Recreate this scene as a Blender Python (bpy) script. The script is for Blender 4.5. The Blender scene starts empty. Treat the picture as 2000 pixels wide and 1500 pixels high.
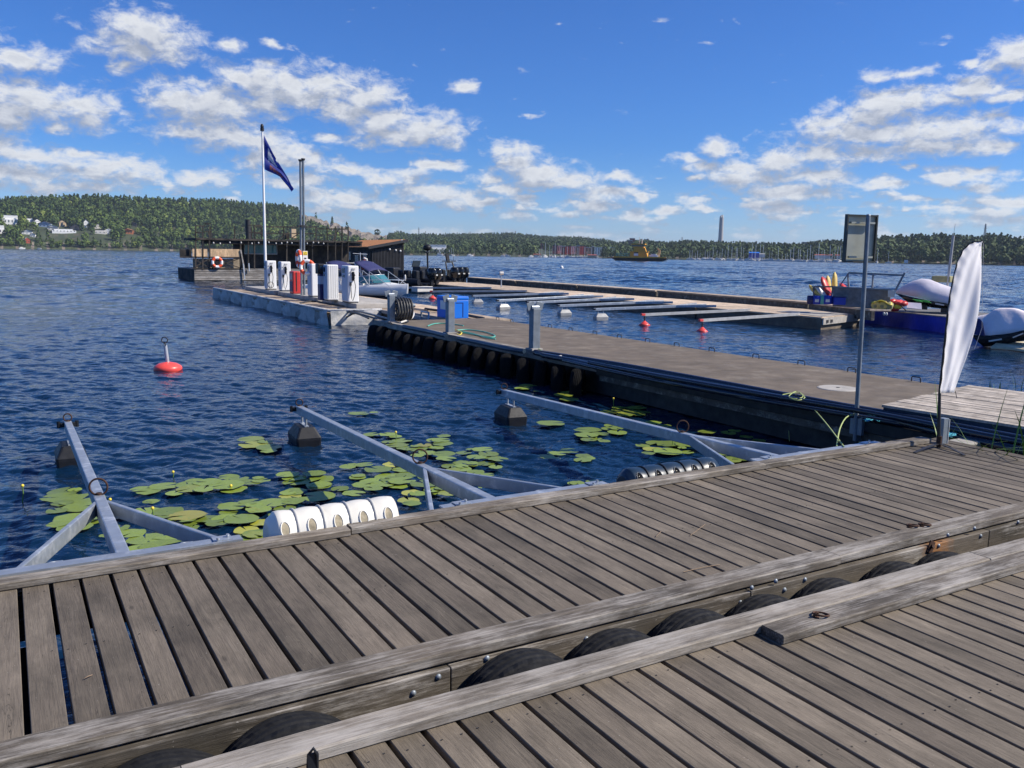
import bpy, math, random
import numpy as np
from mathutils import Vector, Matrix, noise
R = math.radians
random.seed(7); rng = np.random.default_rng(7)
sc = bpy.context.scene
COL = sc.collection
# ------------------------------------------------------------------ camera
FPX = 1680.0; H = 2.3; YAW = R(30.6)
ROLL = math.atan(0.0155)
PITCH = math.atan((750-(481+15.5))*math.cos(ROLL)/FPX)
fw = Vector((math.sin(YAW)*math.cos(PITCH), math.cos(YAW)*math.cos(PITCH), -math.sin(PITCH)))
r0 = Vector((math.cos(YAW), -math.sin(YAW), 0)); u0 = r0.cross(fw)
CR = r0*math.cos(ROLL)+u0*math.sin(ROLL); CU = u0*math.cos(ROLL)-r0*math.sin(ROLL)
CAM = Vector((0, 0, H))
cam = bpy.data.cameras.new('camera'); camo = bpy.data.objects.new('camera', cam); COL.objects.link(camo)
camo.matrix_world = Matrix(((CR.x, CU.x, -fw.x, 0), (CR.y, CU.y, -fw.y, 0), (CR.z, CU.z, -fw.z, H), (0, 0, 0, 1)))
cam.sensor_width = 36; cam.lens = FPX/2000*36; cam.clip_start = .05; cam.clip_end = 30000
sc.camera = camo

def ray(px, py): return (CR*((px-1000)/FPX) - CU*((py-750)/FPX) + fw)
def at(px, py, z=0.0):                       # ground-plan survey: picture point on a level plane
    d = ray(px, py); return CAM + d*((z-H)/d.z)
def aty(px, py, y):
    d = ray(px, py); return CAM + d*(y/d.y)
def onv(px, py, base):                       # point on the upright plane through base that faces the viewer
    n = Vector((base[0], base[1], 0)); d = ray(px, py); return CAM + d*(n.dot(n)/n.dot(d))
def azel(px, py):
    d = ray(px, py).normalized(); return math.atan2(d.x, d.y), math.asin(d.z)
def onp(px, py, base, n):                    # point on the upright plane through base with normal n
    n = Vector(n); d = ray(px, py); return CAM + d*(n.dot(Vector(base)-CAM)/n.dot(d))
def scl(p): return (Vector(p)-CAM).dot(fw)/FPX     # metres per picture point at p

# ------------------------------------------------------------------ sun
SUN_AZ = 34; SUN_EL = 41
sd = Vector((math.cos(R(SUN_EL))*math.cos(R(SUN_AZ)), -math.cos(R(SUN_EL))*math.sin(R(SUN_AZ)), math.sin(R(SUN_EL))))
sl = bpy.data.lights.new('sun', 'SUN'); sl.energy = 5.0; sl.angle = R(.55); sl.color = (1, .92, .79)
so = bpy.data.objects.new('sun', sl); COL.objects.link(so)
so.rotation_euler = sd.to_track_quat('Z', 'Y').to_euler(); so.location = (30, -20, 40)
sc.view_settings.view_transform = 'Standard'; sc.view_settings.look = 'None'
sc.view_settings.exposure = 0.32; sc.view_settings.gamma = 1

# ------------------------------------------------------------------ sky with clouds
CL = [(285,70,95,44),(275,88,95,30),(445,84,24,16),(540,88,26,10),(240,130,28,18),(40,118,70,26),(-60,110,90,40),
 (60,190,85,38),(165,212,75,36),(20,215,90,30),(350,190,70,38),(420,205,110,42),(520,205,55,28),(400,235,90,26),(470,150,50,26),(540,160,100,38),
 (640,165,90,36),(730,185,60,34),(650,212,50,26),(745,235,85,38),(830,255,95,40),(780,265,120,26),(690,220,60,30),(560,185,120,30),(910,167,30,13),(635,268,34,14),(450,268,90,28),
 (370,262,80,14),(520,275,60,24),(560,300,70,30),(30,245,40,20),(100,250,30,14),(-10,290,60,26),(70,302,80,16),(150,300,40,12),(40,340,90,30),(200,325,110,26),(260,345,60,24),(130,365,110,16),(395,350,60,20),
 (500,310,50,22),(665,328,70,18),(850,325,62,12),(545,360,40,14),(600,350,60,20),(660,385,90,18),(740,348,50,16),(800,345,60,16),(830,370,60,18),(880,385,90,20),(930,395,70,14),
 (1000,295,40,18),(1010,320,60,30),(1050,335,80,28),(1110,355,70,20),(960,350,50,16),(1180,380,60,24),(1210,345,45,14),(1160,405,70,16),(1045,376,30,7),(1120,398,16,8),(1300,412,50,9),(1110,418,28,9),(1240,420,34,12),(1130,443,40,7),(1020,408,14,10),(1010,425,50,10),
 (1405,288,42,18),(1340,311,36,10),(1375,325,60,14),(1440,330,70,22),(1520,318,80,30),(1600,300,80,30),(1480,350,90,24),(1550,375,100,22),(1600,345,70,22),(1500,397,60,10),(1520,405,60,16),(1530,425,50,10),
 (1620,240,60,24),(1690,230,70,34),(1740,210,80,38),(1780,190,50,20),(1720,260,150,30),(1820,255,90,30),(1900,250,80,26),(1800,285,100,24),(1700,295,80,18),(1890,175,85,24),(1960,190,50,12),(1960,290,24,10),(1900,290,70,16),(1715,150,30,14),(1770,143,50,11),
 (1990,115,60,38),(2080,110,70,50),(1895,124,20,10),(1720,358,42,15),(1778,330,16,7),(1850,345,50,18),(1910,340,60,16),(1920,368,40,12),(1885,352,70,10),(1765,388,26,8),(1855,432,46,12),(1960,392,70,16),(1930,415,70,14),(1980,430,60,14),(1775,412,12,5),(1310,350,0,0),
 (1365,350,24,9),(1070,360,100,16),(700,400,110,10),(990,370,60,12),(620,410,60,12)]
w = bpy.data.worlds.new("World"); sc.world = w; w.use_nodes = True
nt = w.node_tree; nt.nodes.clear(); N = nt.nodes.new; L = nt.links.new
def mth(nt, op, a, b=None, c=None, clamp=False):
    n = nt.nodes.new('ShaderNodeMath'); n.operation = op; n.use_clamp = clamp
    for i, x in enumerate((a, b, c)):
        if x is None: continue
        if isinstance(x, (int, float)): n.inputs[i].default_value = x
        else: nt.links.new(x, n.inputs[i])
    return n.outputs[0]
def vmth(nt, op, a, b=None, c=None, out=0):
    n = nt.nodes.new('ShaderNodeVectorMath'); n.operation = op
    for i, x in enumerate((a, b, c)):
        if x is None: continue
        if isinstance(x, (tuple, list)): n.inputs[i].default_value = x
        else: nt.links.new(x, n.inputs[i])
    return n.outputs[out]
def nz(nt, vec, scale, detail=4, rough=.55, dist=0, dim='3D', fac=True):
    n = nt.nodes.new('ShaderNodeTexNoise'); n.noise_dimensions = dim
    n.inputs['Scale'].default_value = scale; n.inputs['Detail'].default_value = detail
    n.inputs['Roughness'].default_value = rough; n.inputs['Distortion'].default_value = dist
    nt.links.new(vec, n.inputs['Vector']); return n.outputs[0] if fac else n.outputs[1]
def mapr(nt, v, a, b, c=0.0, d=1.0, smooth=True):
    n = nt.nodes.new('ShaderNodeMapRange'); n.interpolation_type = 'SMOOTHSTEP' if smooth else 'LINEAR'
    n.inputs[1].default_value = a; n.inputs[2].default_value = b; n.inputs[3].default_value = c; n.inputs[4].default_value = d
    nt.links.new(v, n.inputs[0]); return n.outputs[0]
# node group: cloud cover at an (azimuth, elevation)
g = bpy.data.node_groups.new('cloud_cover', 'ShaderNodeTree')
g.interface.new_socket('P', in_out='INPUT', socket_type='NodeSocketVector')
g.interface.new_socket('V', in_out='OUTPUT', socket_type='NodeSocketFloat')
gi = g.nodes.new('NodeGroupInput'); go = g.nodes.new('NodeGroupOutput'); P0 = gi.outputs[0]
wv = vmth(g, 'SUBTRACT', nz(g, vmth(g, 'MULTIPLY', P0, (1, 2.0, 1)), 26, 3, .6, fac=False), (.5, .5, .5))
PW = vmth(g, 'MULTIPLY_ADD', wv, (.035, .018, 0), P0)
acc = None
for (cx, cy, rx, ry) in CL:
    if rx < 1: continue
    a, e = azel(cx, cy); ax, ey = rx/FPX*.98, ry/FPX*.98
    q = vmth(g, 'MULTIPLY_ADD', PW, (1/ax, 1/ey, 0), (-a/ax, -e/ey, 0))
    l = vmth(g, 'LENGTH', q, out=1)
    acc = l if acc is None else mth(g, 'SMOOTH_MIN', acc, l, .25)
base = mth(g, 'SUBTRACT', 1.0, acc)
base = mth(g, 'MAXIMUM', base, -1.3)
sp = g.nodes.new('ShaderNodeSeparateXYZ'); g.links.new(P0, sp.inputs[0])
# small clouds crowd towards the horizon
pe = vmth(g, 'MULTIPLY', P0, (1, 3.2, 1))
field = mth(g, 'SUBTRACT', nz(g, pe, 21, 3, .5), .5)
low = mapr(g, sp.outputs[1], .045, .125, 1.0, 0.0)
lowc = mth(g, 'MULTIPLY_ADD', low, .95, -1.15)
lowv = mth(g, 'MULTIPLY_ADD', field, 5.0, lowc)
base = mth(g, 'MAXIMUM', base, lowv)
fb = mth(g, 'SUBTRACT', nz(g, vmth(g, 'MULTIPLY', P0, (1, 1.7, 1)), 38, 9, .66, .3), .5)
val = mth(g, 'MULTIPLY_ADD', fb, 2.9, base)
g.links.new(val, go.inputs[0])

tc = N('ShaderNodeTexCoord'); sx = N('ShaderNodeSeparateXYZ'); L(tc.outputs['Generated'], sx.inputs[0])
az = mth(nt, 'ARCTAN2', sx.outputs[0], sx.outputs[1]); el = mth(nt, 'ARCSINE', sx.outputs[2])
cb = N('ShaderNodeCombineXYZ'); L(az, cb.inputs[0]); L(el, cb.inputs[1])
def cover(v):
    n = N('ShaderNodeGroup'); n.node_tree = g; L(v, n.inputs[0]); return n.outputs[0]
c0 = cover(cb.outputs[0]); c1 = cover(vmth(nt, 'ADD', cb.outputs[0], (.006, .016, 0)))
alpha = mapr(nt, c0, -.28, .82)
horiz = mapr(nt, el, -.002, .05)
dif = mth(nt, 'SUBTRACT', c0, c1)
lit = mapr(nt, dif, -.55, .95)
thick = mapr(nt, c0, .25, 1.4, 1.0, .66)
lit2 = mth(nt, 'MULTIPLY', mth(nt, 'MULTIPLY_ADD', lit, .75, .25), thick)
cr = N('ShaderNodeValToRGB'); L(lit2, cr.inputs[0])
cr.color_ramp.elements[0].position = 0.1; cr.color_ramp.elements[0].color = (.33, .385, .50, 1)
cr.color_ramp.elements[1].position = .85; cr.color_ramp.elements[1].color = (.93, .95, .98, 1)
e_ = cr.color_ramp.elements.new(.45); e_.color = (.60, .64, .73, 1)
sky = N('ShaderNodeTexSky'); sky.sky_type = 'NISHITA'; sky.sun_disc = False
sky.sun_elevation = R(SUN_EL); sky.sun_rotation = math.atan2(sd.x, sd.y)
sky.altitude = 0; sky.air_density = 1.0; sky.dust_density = .15; sky.ozone_density = 2.2
tint = N('ShaderNodeMix'); tint.data_type = 'RGBA'; tint.blend_type = 'MULTIPLY'; tint.inputs[0].default_value = 1
L(sky.outputs[0], tint.inputs[6]); tc_ = N('ShaderNodeMix'); tc_.data_type = 'RGBA'; tc_.inputs[6].default_value = (.60, .88, 1.46, 1); tc_.inputs[7].default_value = (.325, .69, 1.35, 1); L(mapr(nt, el, .0, .13), tc_.inputs[0]); L(tc_.outputs[2], tint.inputs[7])
bg1 = N('ShaderNodeBackground'); L(tint.outputs[2], bg1.inputs[0]); bg1.inputs[1].default_value = .077
bg2 = N('ShaderNodeBackground'); L(cr.outputs[0], bg2.inputs[0]); bg2.inputs[1].default_value = .71
mx = N('ShaderNodeMixShader'); L(mth(nt, 'MULTIPLY', mth(nt, 'MULTIPLY', alpha, .94), mapr(nt, el, -.004, .06, .35, 1)), mx.inputs[0])
L(bg1.outputs[0], mx.inputs[1]); L(bg2.outputs[0], mx.inputs[2])
wo = N('ShaderNodeOutputWorld'); L(mx.outputs[0], wo.inputs[0])
w.cycles.sampling_method = 'MANUAL'; w.cycles.sample_map_resolution = 512

# ------------------------------------------------------------------ materials
MATS = {}
def newmat(name):
    m = bpy.data.materials.new(name); m.use_nodes = True; MATS[name] = m
    nt = m.node_tree; b = nt.nodes['Principled BSDF']; return m, nt, b
def rgbmul(nt, col, fac):
    n = nt.nodes.new('ShaderNodeMix'); n.data_type = 'RGBA'; n.blend_type = 'MULTIPLY'; n.inputs[0].default_value = 1
    if isinstance(col, tuple): n.inputs[6].default_value = (*col, 1)
    else: nt.links.new(col, n.inputs[6])
    nt.links.new(fac, n.inputs[7]); return n.outputs[2]
def mixc(nt, f, a, b):
    n = nt.nodes.new('ShaderNodeMix'); n.data_type = 'RGBA'
    if isinstance(f, float): n.inputs[0].default_value = f
    else: nt.links.new(f, n.inputs[0])
    for i, x in ((6, a), (7, b)):
        if isinstance(x, tuple): n.inputs[i].default_value = (*x, 1)
        else: nt.links.new(x, n.inputs[i])
    return n.outputs[2]
def bumpn(nt, b, h, dist=.002, strength=1.0):
    n = nt.nodes.new('ShaderNodeBump'); n.inputs['Distance'].default_value = dist; n.inputs['Strength'].default_value = strength
    nt.links.new(h, n.inputs['Height']); nt.links.new(n.outputs[0], b.inputs['Normal'])
def gen(name, col, rough=.6, metal=0.0, var=.25, scale=6, bump=.0, bscale=40, col2=None, c2amt=.5, spec=.5, stretch=(1, 1, 1), trans=0):
    m, nt, b = newmat(name)
    tc = nt.nodes.new('ShaderNodeTexCoord'); at_ = nt.nodes.new('ShaderNodeAttribute'); at_.attribute_name = 'rnd'
    off = nt.nodes.new('ShaderNodeCombineXYZ'); nt.links.new(mth(nt, 'MULTIPLY', at_.outputs['Fac'], 37.0), off.inputs[0])
    v = vmth(nt, 'ADD', vmth(nt, 'MULTIPLY', tc.outputs['Object'], stretch), off.outputs[0])
    n1 = nz(nt, v, scale, 6, .6)
    f = mapr(nt, n1, .25, .75, 1-var, 1+var, False)
    f = mth(nt, 'MULTIPLY', f, mth(nt, 'MULTIPLY_ADD', at_.outputs['Fac'], var*.8, 1-var*.4))
    c = rgbmul(nt, col, f)
    if col2:
        n2 = nz(nt, v, scale*.7, 8, .68); c = mixc(nt, mapr(nt, n2, .5, .5+.2/c2amt*.5), c, rgbmul(nt, col2, f))
    nt.links.new(c, b.inputs['Base Color'])
    nt.links.new(mapr(nt, nz(nt, v, scale*2.3, 3), .3, .7, rough*.8, min(1, rough*1.2), False), b.inputs['Roughness'])
    b.inputs['Metallic'].default_value = metal; b.inputs['Specular IOR Level'].default_value = spec
    if bump: bumpn(nt, b, nz(nt, v, bscale, 6, .65), bump)
    return m
def wood(name, c1, c2, axis, rough=.8, grain=1.0, knots=True, white=0.0, contrast=1.0):
    m, nt, b = newmat(name)
    tc = nt.nodes.new('ShaderNodeTexCoord'); at_ = nt.nodes.new('ShaderNodeAttribute'); at_.attribute_name = 'rnd'
    rnd = at_.outputs['Fac']
    off = nt.nodes.new('ShaderNodeCombineXYZ')
    for i, k in enumerate((53.0, 91.0, 17.0)): nt.links.new(mth(nt, 'MULTIPLY', rnd, k), off.inputs[i])
    s = {'y': (1, .055, 1), 'x': (.055, 1, 1), 'z': (1, 1, .055)}[axis]
    v0 = vmth(nt, 'ADD', tc.outputs['Object'], off.outputs[0])
    v = vmth(nt, 'MULTIPLY', v0, s)
    big = nz(nt, vmth(nt, 'MULTIPLY', v0, {'y': (1, .35, 1), 'x': (.35, 1, 1), 'z': (1, 1, .35)}[axis]), 5.5, 5, .62)
    fine = nz(nt, v, 120*grain, 6, .72, .6)
    mid = nz(nt, v, 26*grain, 5, .6, 1.0)
    blot = nz(nt, vmth(nt, 'MULTIPLY', v0, {'y': (1, .3, 1), 'x': (.3, 1, 1), 'z': (1, 1, .3)}[axis]), 17, 8, .7, 1.2)
    t = mth(nt, 'ADD', mth(nt, 'MULTIPLY', fine, .22), mth(nt, 'MULTIPLY_ADD', mid, .30, mth(nt, 'MULTIPLY', blot, .48)))
    t = mapr(nt, t, .5-.17/contrast, .5+.17/contrast, 0, 1, False)
    c = mixc(nt, t, c1, c2)
    c = rgbmul(nt, c, mapr(nt, big, .30, .70, .60, 1.36, False))
    c = rgbmul(nt, c, mth(nt, 'MULTIPLY_ADD', rnd, .62, .69))
    # hue drift between silver grey and brown from board to board
    c = mixc(nt, mapr(nt, nz(nt, v0, 1.7, 3), .35, .7, .0, .35), c, rgbmul(nt, (.19, .155, .12), mapr(nt, fine, .3, .7, .7, 1.3)))
    if knots:
        vo = nt.nodes.new('ShaderNodeTexVoronoi'); vo.inputs['Scale'].default_value = 2.6
        nt.links.new(vmth(nt, 'MULTIPLY', v0, {'y': (1.6, .6, 1), 'x': (.6, 1.6, 1), 'z': (1, 1, .6)}[axis]), vo.inputs['Vector'])
        k = mapr(nt, vo.outputs['Distance'], .025, .06, .55, 1.0); c = rgbmul(nt, c, k)
    ck = nz(nt, vmth(nt, 'MULTIPLY', v0, {'y': (1, .03, 1), 'x': (.03, 1, 1), 'z': (1, 1, .03)}[axis]), 34, 4, .6, 1.5); c = rgbmul(nt, c, mapr(nt, mth(nt, 'ABSOLUTE', mth(nt, 'SUBTRACT', ck, .60)), .0, .010, .42, 1.0))
    # fine cracks and dirt specks
    sp_ = nz(nt, vmth(nt, 'MULTIPLY', v0, (1, 1, 1)), 160, 2, .5); c = rgbmul(nt, c, mapr(nt, sp_, .66, .74, 1.0, .55))
    sp2 = nz(nt, vmth(nt, 'ADD', v0, (9, 3, 1)), 90, 2, .5); c = mixc(nt, mapr(nt, sp2, .74, .78, 0.0, .6), c, (.5, .48, .44))
    if white:
        wz = nz(nt, v, 60, 8, .75); wb = nz(nt, vmth(nt, 'MULTIPLY', v0, {'y': (1, .4, 1), 'x': (.4, 1, 1), 'z': (1, 1, .4)}[axis]), 6.0, 6, .68)
        c = mixc(nt, mapr(nt, mth(nt, 'ADD', wz, wb), 1.12-white*.25, 1.3, 0, .75), c, (.47, .44, .40))
    nt.links.new(c, b.inputs['Base Color']); b.inputs['Roughness'].default_value = rough
    b.inputs['Specular IOR Level'].default_value = .35
    bumpn(nt, b, mth(nt, 'ADD', mth(nt, 'MULTIPLY', fine, .7), mid), .0035)
    return m
M = {}
M['deck1'] = wood('weathered_deck', (.078, .065, .048), (.215, .180, .136), 'y', contrast=.8)
M['deck2'] = wood('weathered_deck_grey', (.068, .057, .044), (.19, .160, .123), 'y', contrast=.8)
M['kerbx'] = wood('kerb_timber', (.046, .039, .031), (.175, .150, .119), 'x', white=1.0, contrast=1.3)
M['kerbx2'] = wood('kerb_timber_pale', (.07, .060, .048), (.255, .222, .18), 'x', white=1.4, contrast=1.3)
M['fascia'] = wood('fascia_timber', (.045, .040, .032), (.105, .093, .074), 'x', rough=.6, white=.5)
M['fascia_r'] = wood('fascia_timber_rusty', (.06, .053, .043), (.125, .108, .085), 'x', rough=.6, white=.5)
M['kerby'] = wood('kerb_timber_long', (.17, .155, .135), (.40, .365, .32), 'y', white=.5)
M['paledeck'] = wood('pale_decking', (.30, .26, .215), (.52, .46, .39), 'x', white=.5, contrast=1.6)
M['farwood'] = wood('far_pier_wood', (.42, .32, .225), (.68, .54, .40), 'y', knots=False)
M['darkwood'] = wood('black_stained_wood', (.010, .010, .011), (.028, .026, .026), 'z', knots=False)
M['greywoodx'] = wood('grey_siding', (.20, .185, .17), (.42, .395, .36), 'x', knots=False)
M['bamboo'] = wood('bamboo', (.55, .35, .19), (.85, .62, .38), 'z', knots=False, contrast=1.4)
M['plywood'] = wood('plywood', (.26, .21, .15), (.40, .33, .25), 'x', knots=False)
M['greyply'] = wood('grey_ply', (.13, .135, .14), (.20, .20, .205), 'x', knots=False)
M['rustroof'] = gen('rust_roof', (.40, .17, .05), .75, var=.3, scale=3, col2=(.25, .13, .06))
M['concrete'] = gen('concrete', (.135, .108, .08), .9, var=.35, scale=2.6, bump=.004, bscale=60, col2=(.21, .18, .142), c2amt=.4)
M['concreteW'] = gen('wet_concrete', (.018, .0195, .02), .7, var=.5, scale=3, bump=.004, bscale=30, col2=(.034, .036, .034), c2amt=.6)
M['conclight'] = gen('light_concrete', (.36, .34, .31), .85, var=.25, scale=4, bump=.003, col2=(.20, .19, .17))
M['tarp'] = gen('pale_tarpaulin', (.55, .54, .52), .6, var=.18, scale=4, bump=.03, bscale=3.5, col2=(.34, .35, .34), c2amt=.6)
M['rubber'] = gen('tyre_rubber', (.009, .0095, .011), .85, spec=.25, var=.4, scale=8, bump=.002, bscale=60)
M['galv'] = gen('galvanised_steel', (.36, .40, .45), .42, metal=.5, var=.16, scale=9, col2=(.60, .63, .66), c2amt=.5)
M['galvd'] = gen('dull_galvanised_steel', (.20, .23, .26), .5, metal=.35, var=.2, scale=9)
M['rust'] = gen('rusty_iron', (.07, .035, .022), .85, metal=.3, var=.4, scale=30)
M['blackp'] = gen('black_plastic', (.012, .014, .019), .5, spec=.3, var=.3, scale=10)
M['blackpipe'] = gen('black_pipe', (.012, .016, .03), .2, var=.3, scale=3, spec=.6)
M['greyp'] = gen('grey_plastic', (.42, .42, .41), .45, var=.2, scale=6)
M['rubberd'] = gen('dull_rubber', (.006, .006, .007), .9, var=.4, scale=8, spec=.15)
M['whitep'] = gen('white_plastic', (.72, .70, .63), .4, var=.08, scale=5, col2=(.52, .50, .42), c2amt=.25)
M['stainp'] = gen('stained_plastic', (.30, .26, .18), .8, var=.4, scale=20)
M['bluegreyp'] = gen('slate_plastic', (.020, .040, .068), .33, var=.25, scale=6)
M['white'] = gen('white_paint', (.80, .80, .79), .35, var=.06, scale=3)
M['offwhite'] = gen('offwhite_paint', (.62, .60, .56), .45, var=.12, scale=3)
M['red'] = gen('red_paint', (.55, .035, .03), .4, var=.12, scale=4)
M['buoyred'] = gen('buoy_red', (.80, .085, .07), .35, var=.12, scale=12)
M['orange'] = gen('orange', (.80, .10, .03), .5, var=.1)
M['peach'] = gen('tan_foam', (.72, .43, .18), .7, var=.2)
M['navy'] = gen('navy', (.006, .008, .09), .5, var=.2)
M['navyt'] = gen('navy_canvas', (.025, .03, .12), .8, var=.25)
M['bluetarp'] = gen('blue_tarpaulin', (.006, .030, .36), .35, var=.3, scale=2, bump=.02, bscale=4)
M['bluebox'] = gen('bright_blue_plastic', (.004, .17, .72), .45, var=.07, scale=2)
M['bluebarrel'] = gen('blue_barrel', (.01, .035, .33), .4, var=.1)
M['black'] = gen('black', (.010, .010, .012), .5, var=.3)
M['blackg'] = gen('gloss_black', (.008, .009, .011), .15, var=.2)
M['dark'] = gen('dark_metal', (.03, .03, .033), .55, var=.3)
M['display'] = gen('display', (.02, .05, .09), .15, var=.2)
M['panelblue'] = gen('pale_blue_panel', (.35, .45, .60), .5, var=.1)
M['yellow'] = gen('yellow', (.80, .62, .06), .5, var=.1)
M['yellowf'] = gen('yellow_foam', (.66, .48, .13), .6, var=.25, scale=8)
M['khaki'] = gen('khaki', (.28, .26, .13), .8, var=.3)
M['green'] = gen('green_hose', (.10, .42, .33), .45, var=.15)
M['ropeg'] = gen('green_rope', (.35, .42, .16), .85, var=.3, scale=60)
M['ropeb'] = gen('blue_rope', (.06, .38, .48), .8, var=.3, scale=60)
M['ropeo'] = gen('dry_straw', (.24, .17, .11), .8, var=.3)
M['limeg'] = gen('lime', (.10, .55, .10), .5)
M['pinkcover'] = gen('pale_cover', (.84, .76, .77), .8, var=.10, scale=3, bump=.01, bscale=5)
M['cover'] = gen('grey_cover', (.62, .59, .66), .75, var=.12, scale=3, bump=.01, bscale=5)
M['cream'] = gen('cream', (.66, .57, .38), .7, var=.12)
M['signback'] = gen('sign_back', (.42, .43, .36), .5, metal=.3, var=.15, scale=5)
M['signframe'] = gen('sign_frame', (.05, .055, .05), .5, var=.2)
M['leaf'] = gen('reed_green', (.12, .22, .035), .6, var=.3)
M['glass'] = gen('tinted_glass', (.06, .20, .24), .08, var=.05)
M['hosegrey'] = gen('dark_hose', (.03, .032, .035), .5)
M['steel'] = gen('bright_steel', (.62, .64, .66), .38, metal=.5, var=.1)
M['boom_y'] = gen('ferry_yellow', (.80, .36, .02), .5, var=.12, scale=.5)
M['brick'] = gen('red_brick', (.50, .12, .10), .8, var=.12, scale=.3)
M['housew'] = gen('white_render', (.80, .80, .78), .7, var=.05, scale=.5)
M['houset'] = gen('tan_render', (.55, .42, .27), .8, var=.05, scale=.5)
M['houser'] = gen('red_timber', (.36, .07, .04), .8, var=.1, scale=.5)
M['houseo'] = gen('orange_tile', (.55, .20, .09), .8, var=.1, scale=.5)
M['roofd'] = gen('dark_roof', (.045, .045, .055), .7, var=.1, scale=.5)
M['win'] = gen('window_glass', (.04, .055, .07), .12, var=.1)
M['stack'] = gen('stack_concrete', (.36, .36, .37), .8, var=.1, scale=.05)
# water-lily pad
m, nt, b = newmat('lily_pad'); tc = nt.nodes.new('ShaderNodeTexCoord'); oi = nt.nodes.new('ShaderNodeObjectInfo')
c = mixc(nt, nz(nt, vmth(nt, 'ADD', tc.outputs['Object'], oi.outputs['Location']), 9, 5, .6), (.13, .195, .022), (.27, .345, .05))
c = mixc(nt, mapr(nt, oi.outputs['Random'], .82, 1.0, 0, .8), c, (.42, .38, .05))
c = mixc(nt, mapr(nt, nz(nt, vmth(nt, 'ADD', tc.outputs['Object'], oi.outputs['Location']), 28, 4, .6), .66, .74, 0, .7), c, (.20, .12, .03))
sxx = nt.nodes.new('ShaderNodeSeparateXYZ'); nt.links.new(tc.outputs['Object'], sxx.inputs[0])
an = mth(nt, 'ARCTAN2', sxx.outputs[1], sxx.outputs[0]); vn = mth(nt, 'ABSOLUTE', mth(nt, 'SINE', mth(nt, 'MULTIPLY', an, 11.0)))
c = rgbmul(nt, c, mapr(nt, vn, .0, .12, 1.25, 1.0)); rad_ = vmth(nt, 'LENGTH', tc.outputs['Object'], out=1); c = rgbmul(nt, c, mapr(nt, rad_, .90, .99, 1.0, .62)); c = rgbmul(nt, c, mapr(nt, mth(nt, 'FRACT', mth(nt, 'MULTIPLY', oi.outputs['Random'], 7.3)), 0, 1, .66, 1.16, False)); nt.links.new(c, b.inputs['Base Color'])
b.inputs['Roughness'].default_value = .34; M['pad'] = m
# banner and flag cloth
def cloth(name, col, rough=.6, tr=.4):
    m, nt, b = newmat(name); b.inputs['Base Color'].default_value = (*col, 1); b.inputs['Roughness'].default_value = rough
    t = nt.nodes.new('ShaderNodeBsdfTranslucent'); t.inputs[0].default_value = (*col, 1)
    x = nt.nodes.new('ShaderNodeMixShader'); x.inputs[0].default_value = tr
    nt.links.new(b.outputs[0], x.inputs[1]); nt.links.new(t.outputs[0], x.inputs[2])
    nt.links.new(x.outputs[0], nt.nodes['Material Output'].inputs[0]); return m
M['banner'] = cloth('banner_cloth', (.97, .96, .96), .3, .74)
M['flagblue'] = cloth('flag_blue', (.008, .028, .26)); M['flagwhite'] = cloth('flag_white', (.6, .63, .7)); M['flagorange'] = cloth('flag_orange', (.45, .13, .06))
# foliage: colour per tree and per leaf clump
def foliage(name, a, b2, y):
    m, nt, b = newmat(name); at_ = nt.nodes.new('ShaderNodeAttribute'); at_.attribute_name = 'rnd'
    at2 = nt.nodes.new('ShaderNodeAttribute'); at2.attribute_name = 'rnd2'
    c = mixc(nt, at_.outputs['Fac'], a, b2); c = mixc(nt, mapr(nt, at_.outputs['Fac'], .86, 1, 0, .8), c, y)
    c = rgbmul(nt, c, mth(nt, 'MULTIPLY_ADD', at2.outputs['Fac'], .45, .76))
    nt.links.new(c, b.inputs['Base Color']); b.inputs['Roughness'].default_value = .75; b.inputs['Specular IOR Level'].default_value = .2
    return m
M['fol'] = foliage('foliage', (.034, .066, .020), (.11, .16, .034), (.20, .24, .05))
M['folc'] = foliage('foliage_far', (.030, .058, .026), (.085, .125, .042), (.13, .16, .05))
M['trunk'] = gen('bark', (.12, .09, .065), .9)
M['grassy'] = gen('hill_ground', (.045, .062, .025), .95, var=.4, scale=.05, col2=(.09, .08, .05))
M['rock'] = gen('granite', (.20, .165, .13), .9, var=.45, scale=.12, bump=1.2, bscale=.25, col2=(.06, .07, .035), c2amt=.6)
# water
m, nt, b = newmat('lake_water'); geo = nt.nodes.new('ShaderNodeNewGeometry'); p = geo.outputs['Position']
def wrot(v, ang, s):
    n = nt.nodes.new('ShaderNodeMapping'); n.inputs['Rotation'].default_value = (0, 0, R(ang)); n.inputs['Scale'].default_value = s
    nt.links.new(v, n.inputs[0]); return n.outputs[0]
gust = mapr(nt, nz(nt, wrot(p, 20, (.5, 1, 1)), .045, 3, .6), .32, .66, .55, 1.25)
sep = nt.nodes.new('ShaderNodeSeparateXYZ'); nt.links.new(p, sep.inputs[0])
w1 = nz(nt, wrot(p, 35, (.55, 1, 1)), 1.15, 3, .5, .4)
w2 = nz(nt, wrot(p, 12, (.5, 1, 1)), 3.6, 4, .6, .5)
w3 = nz(nt, wrot(p, 60, (.6, 1, 1)), 9.5, 3, .6, .3)
w0 = nz(nt, wrot(p, 30, (.5, 1, 1)), .38, 2, .5)
def ridge(x): return mth(nt, 'POWER', mth(nt, 'SUBTRACT', 1.0, mth(nt, 'ABSOLUTE', mth(nt, 'MULTIPLY_ADD', x, 2.0, -1.0))), 1.6)
h = mth(nt, 'MULTIPLY', w0, .02)
h = mth(nt, 'MULTIPLY_ADD', ridge(w2), .010, h)
h = mth(nt, 'MULTIPLY_ADD', w3, .012, h)
h = mth(nt, 'MULTIPLY', h, gust)
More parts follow.
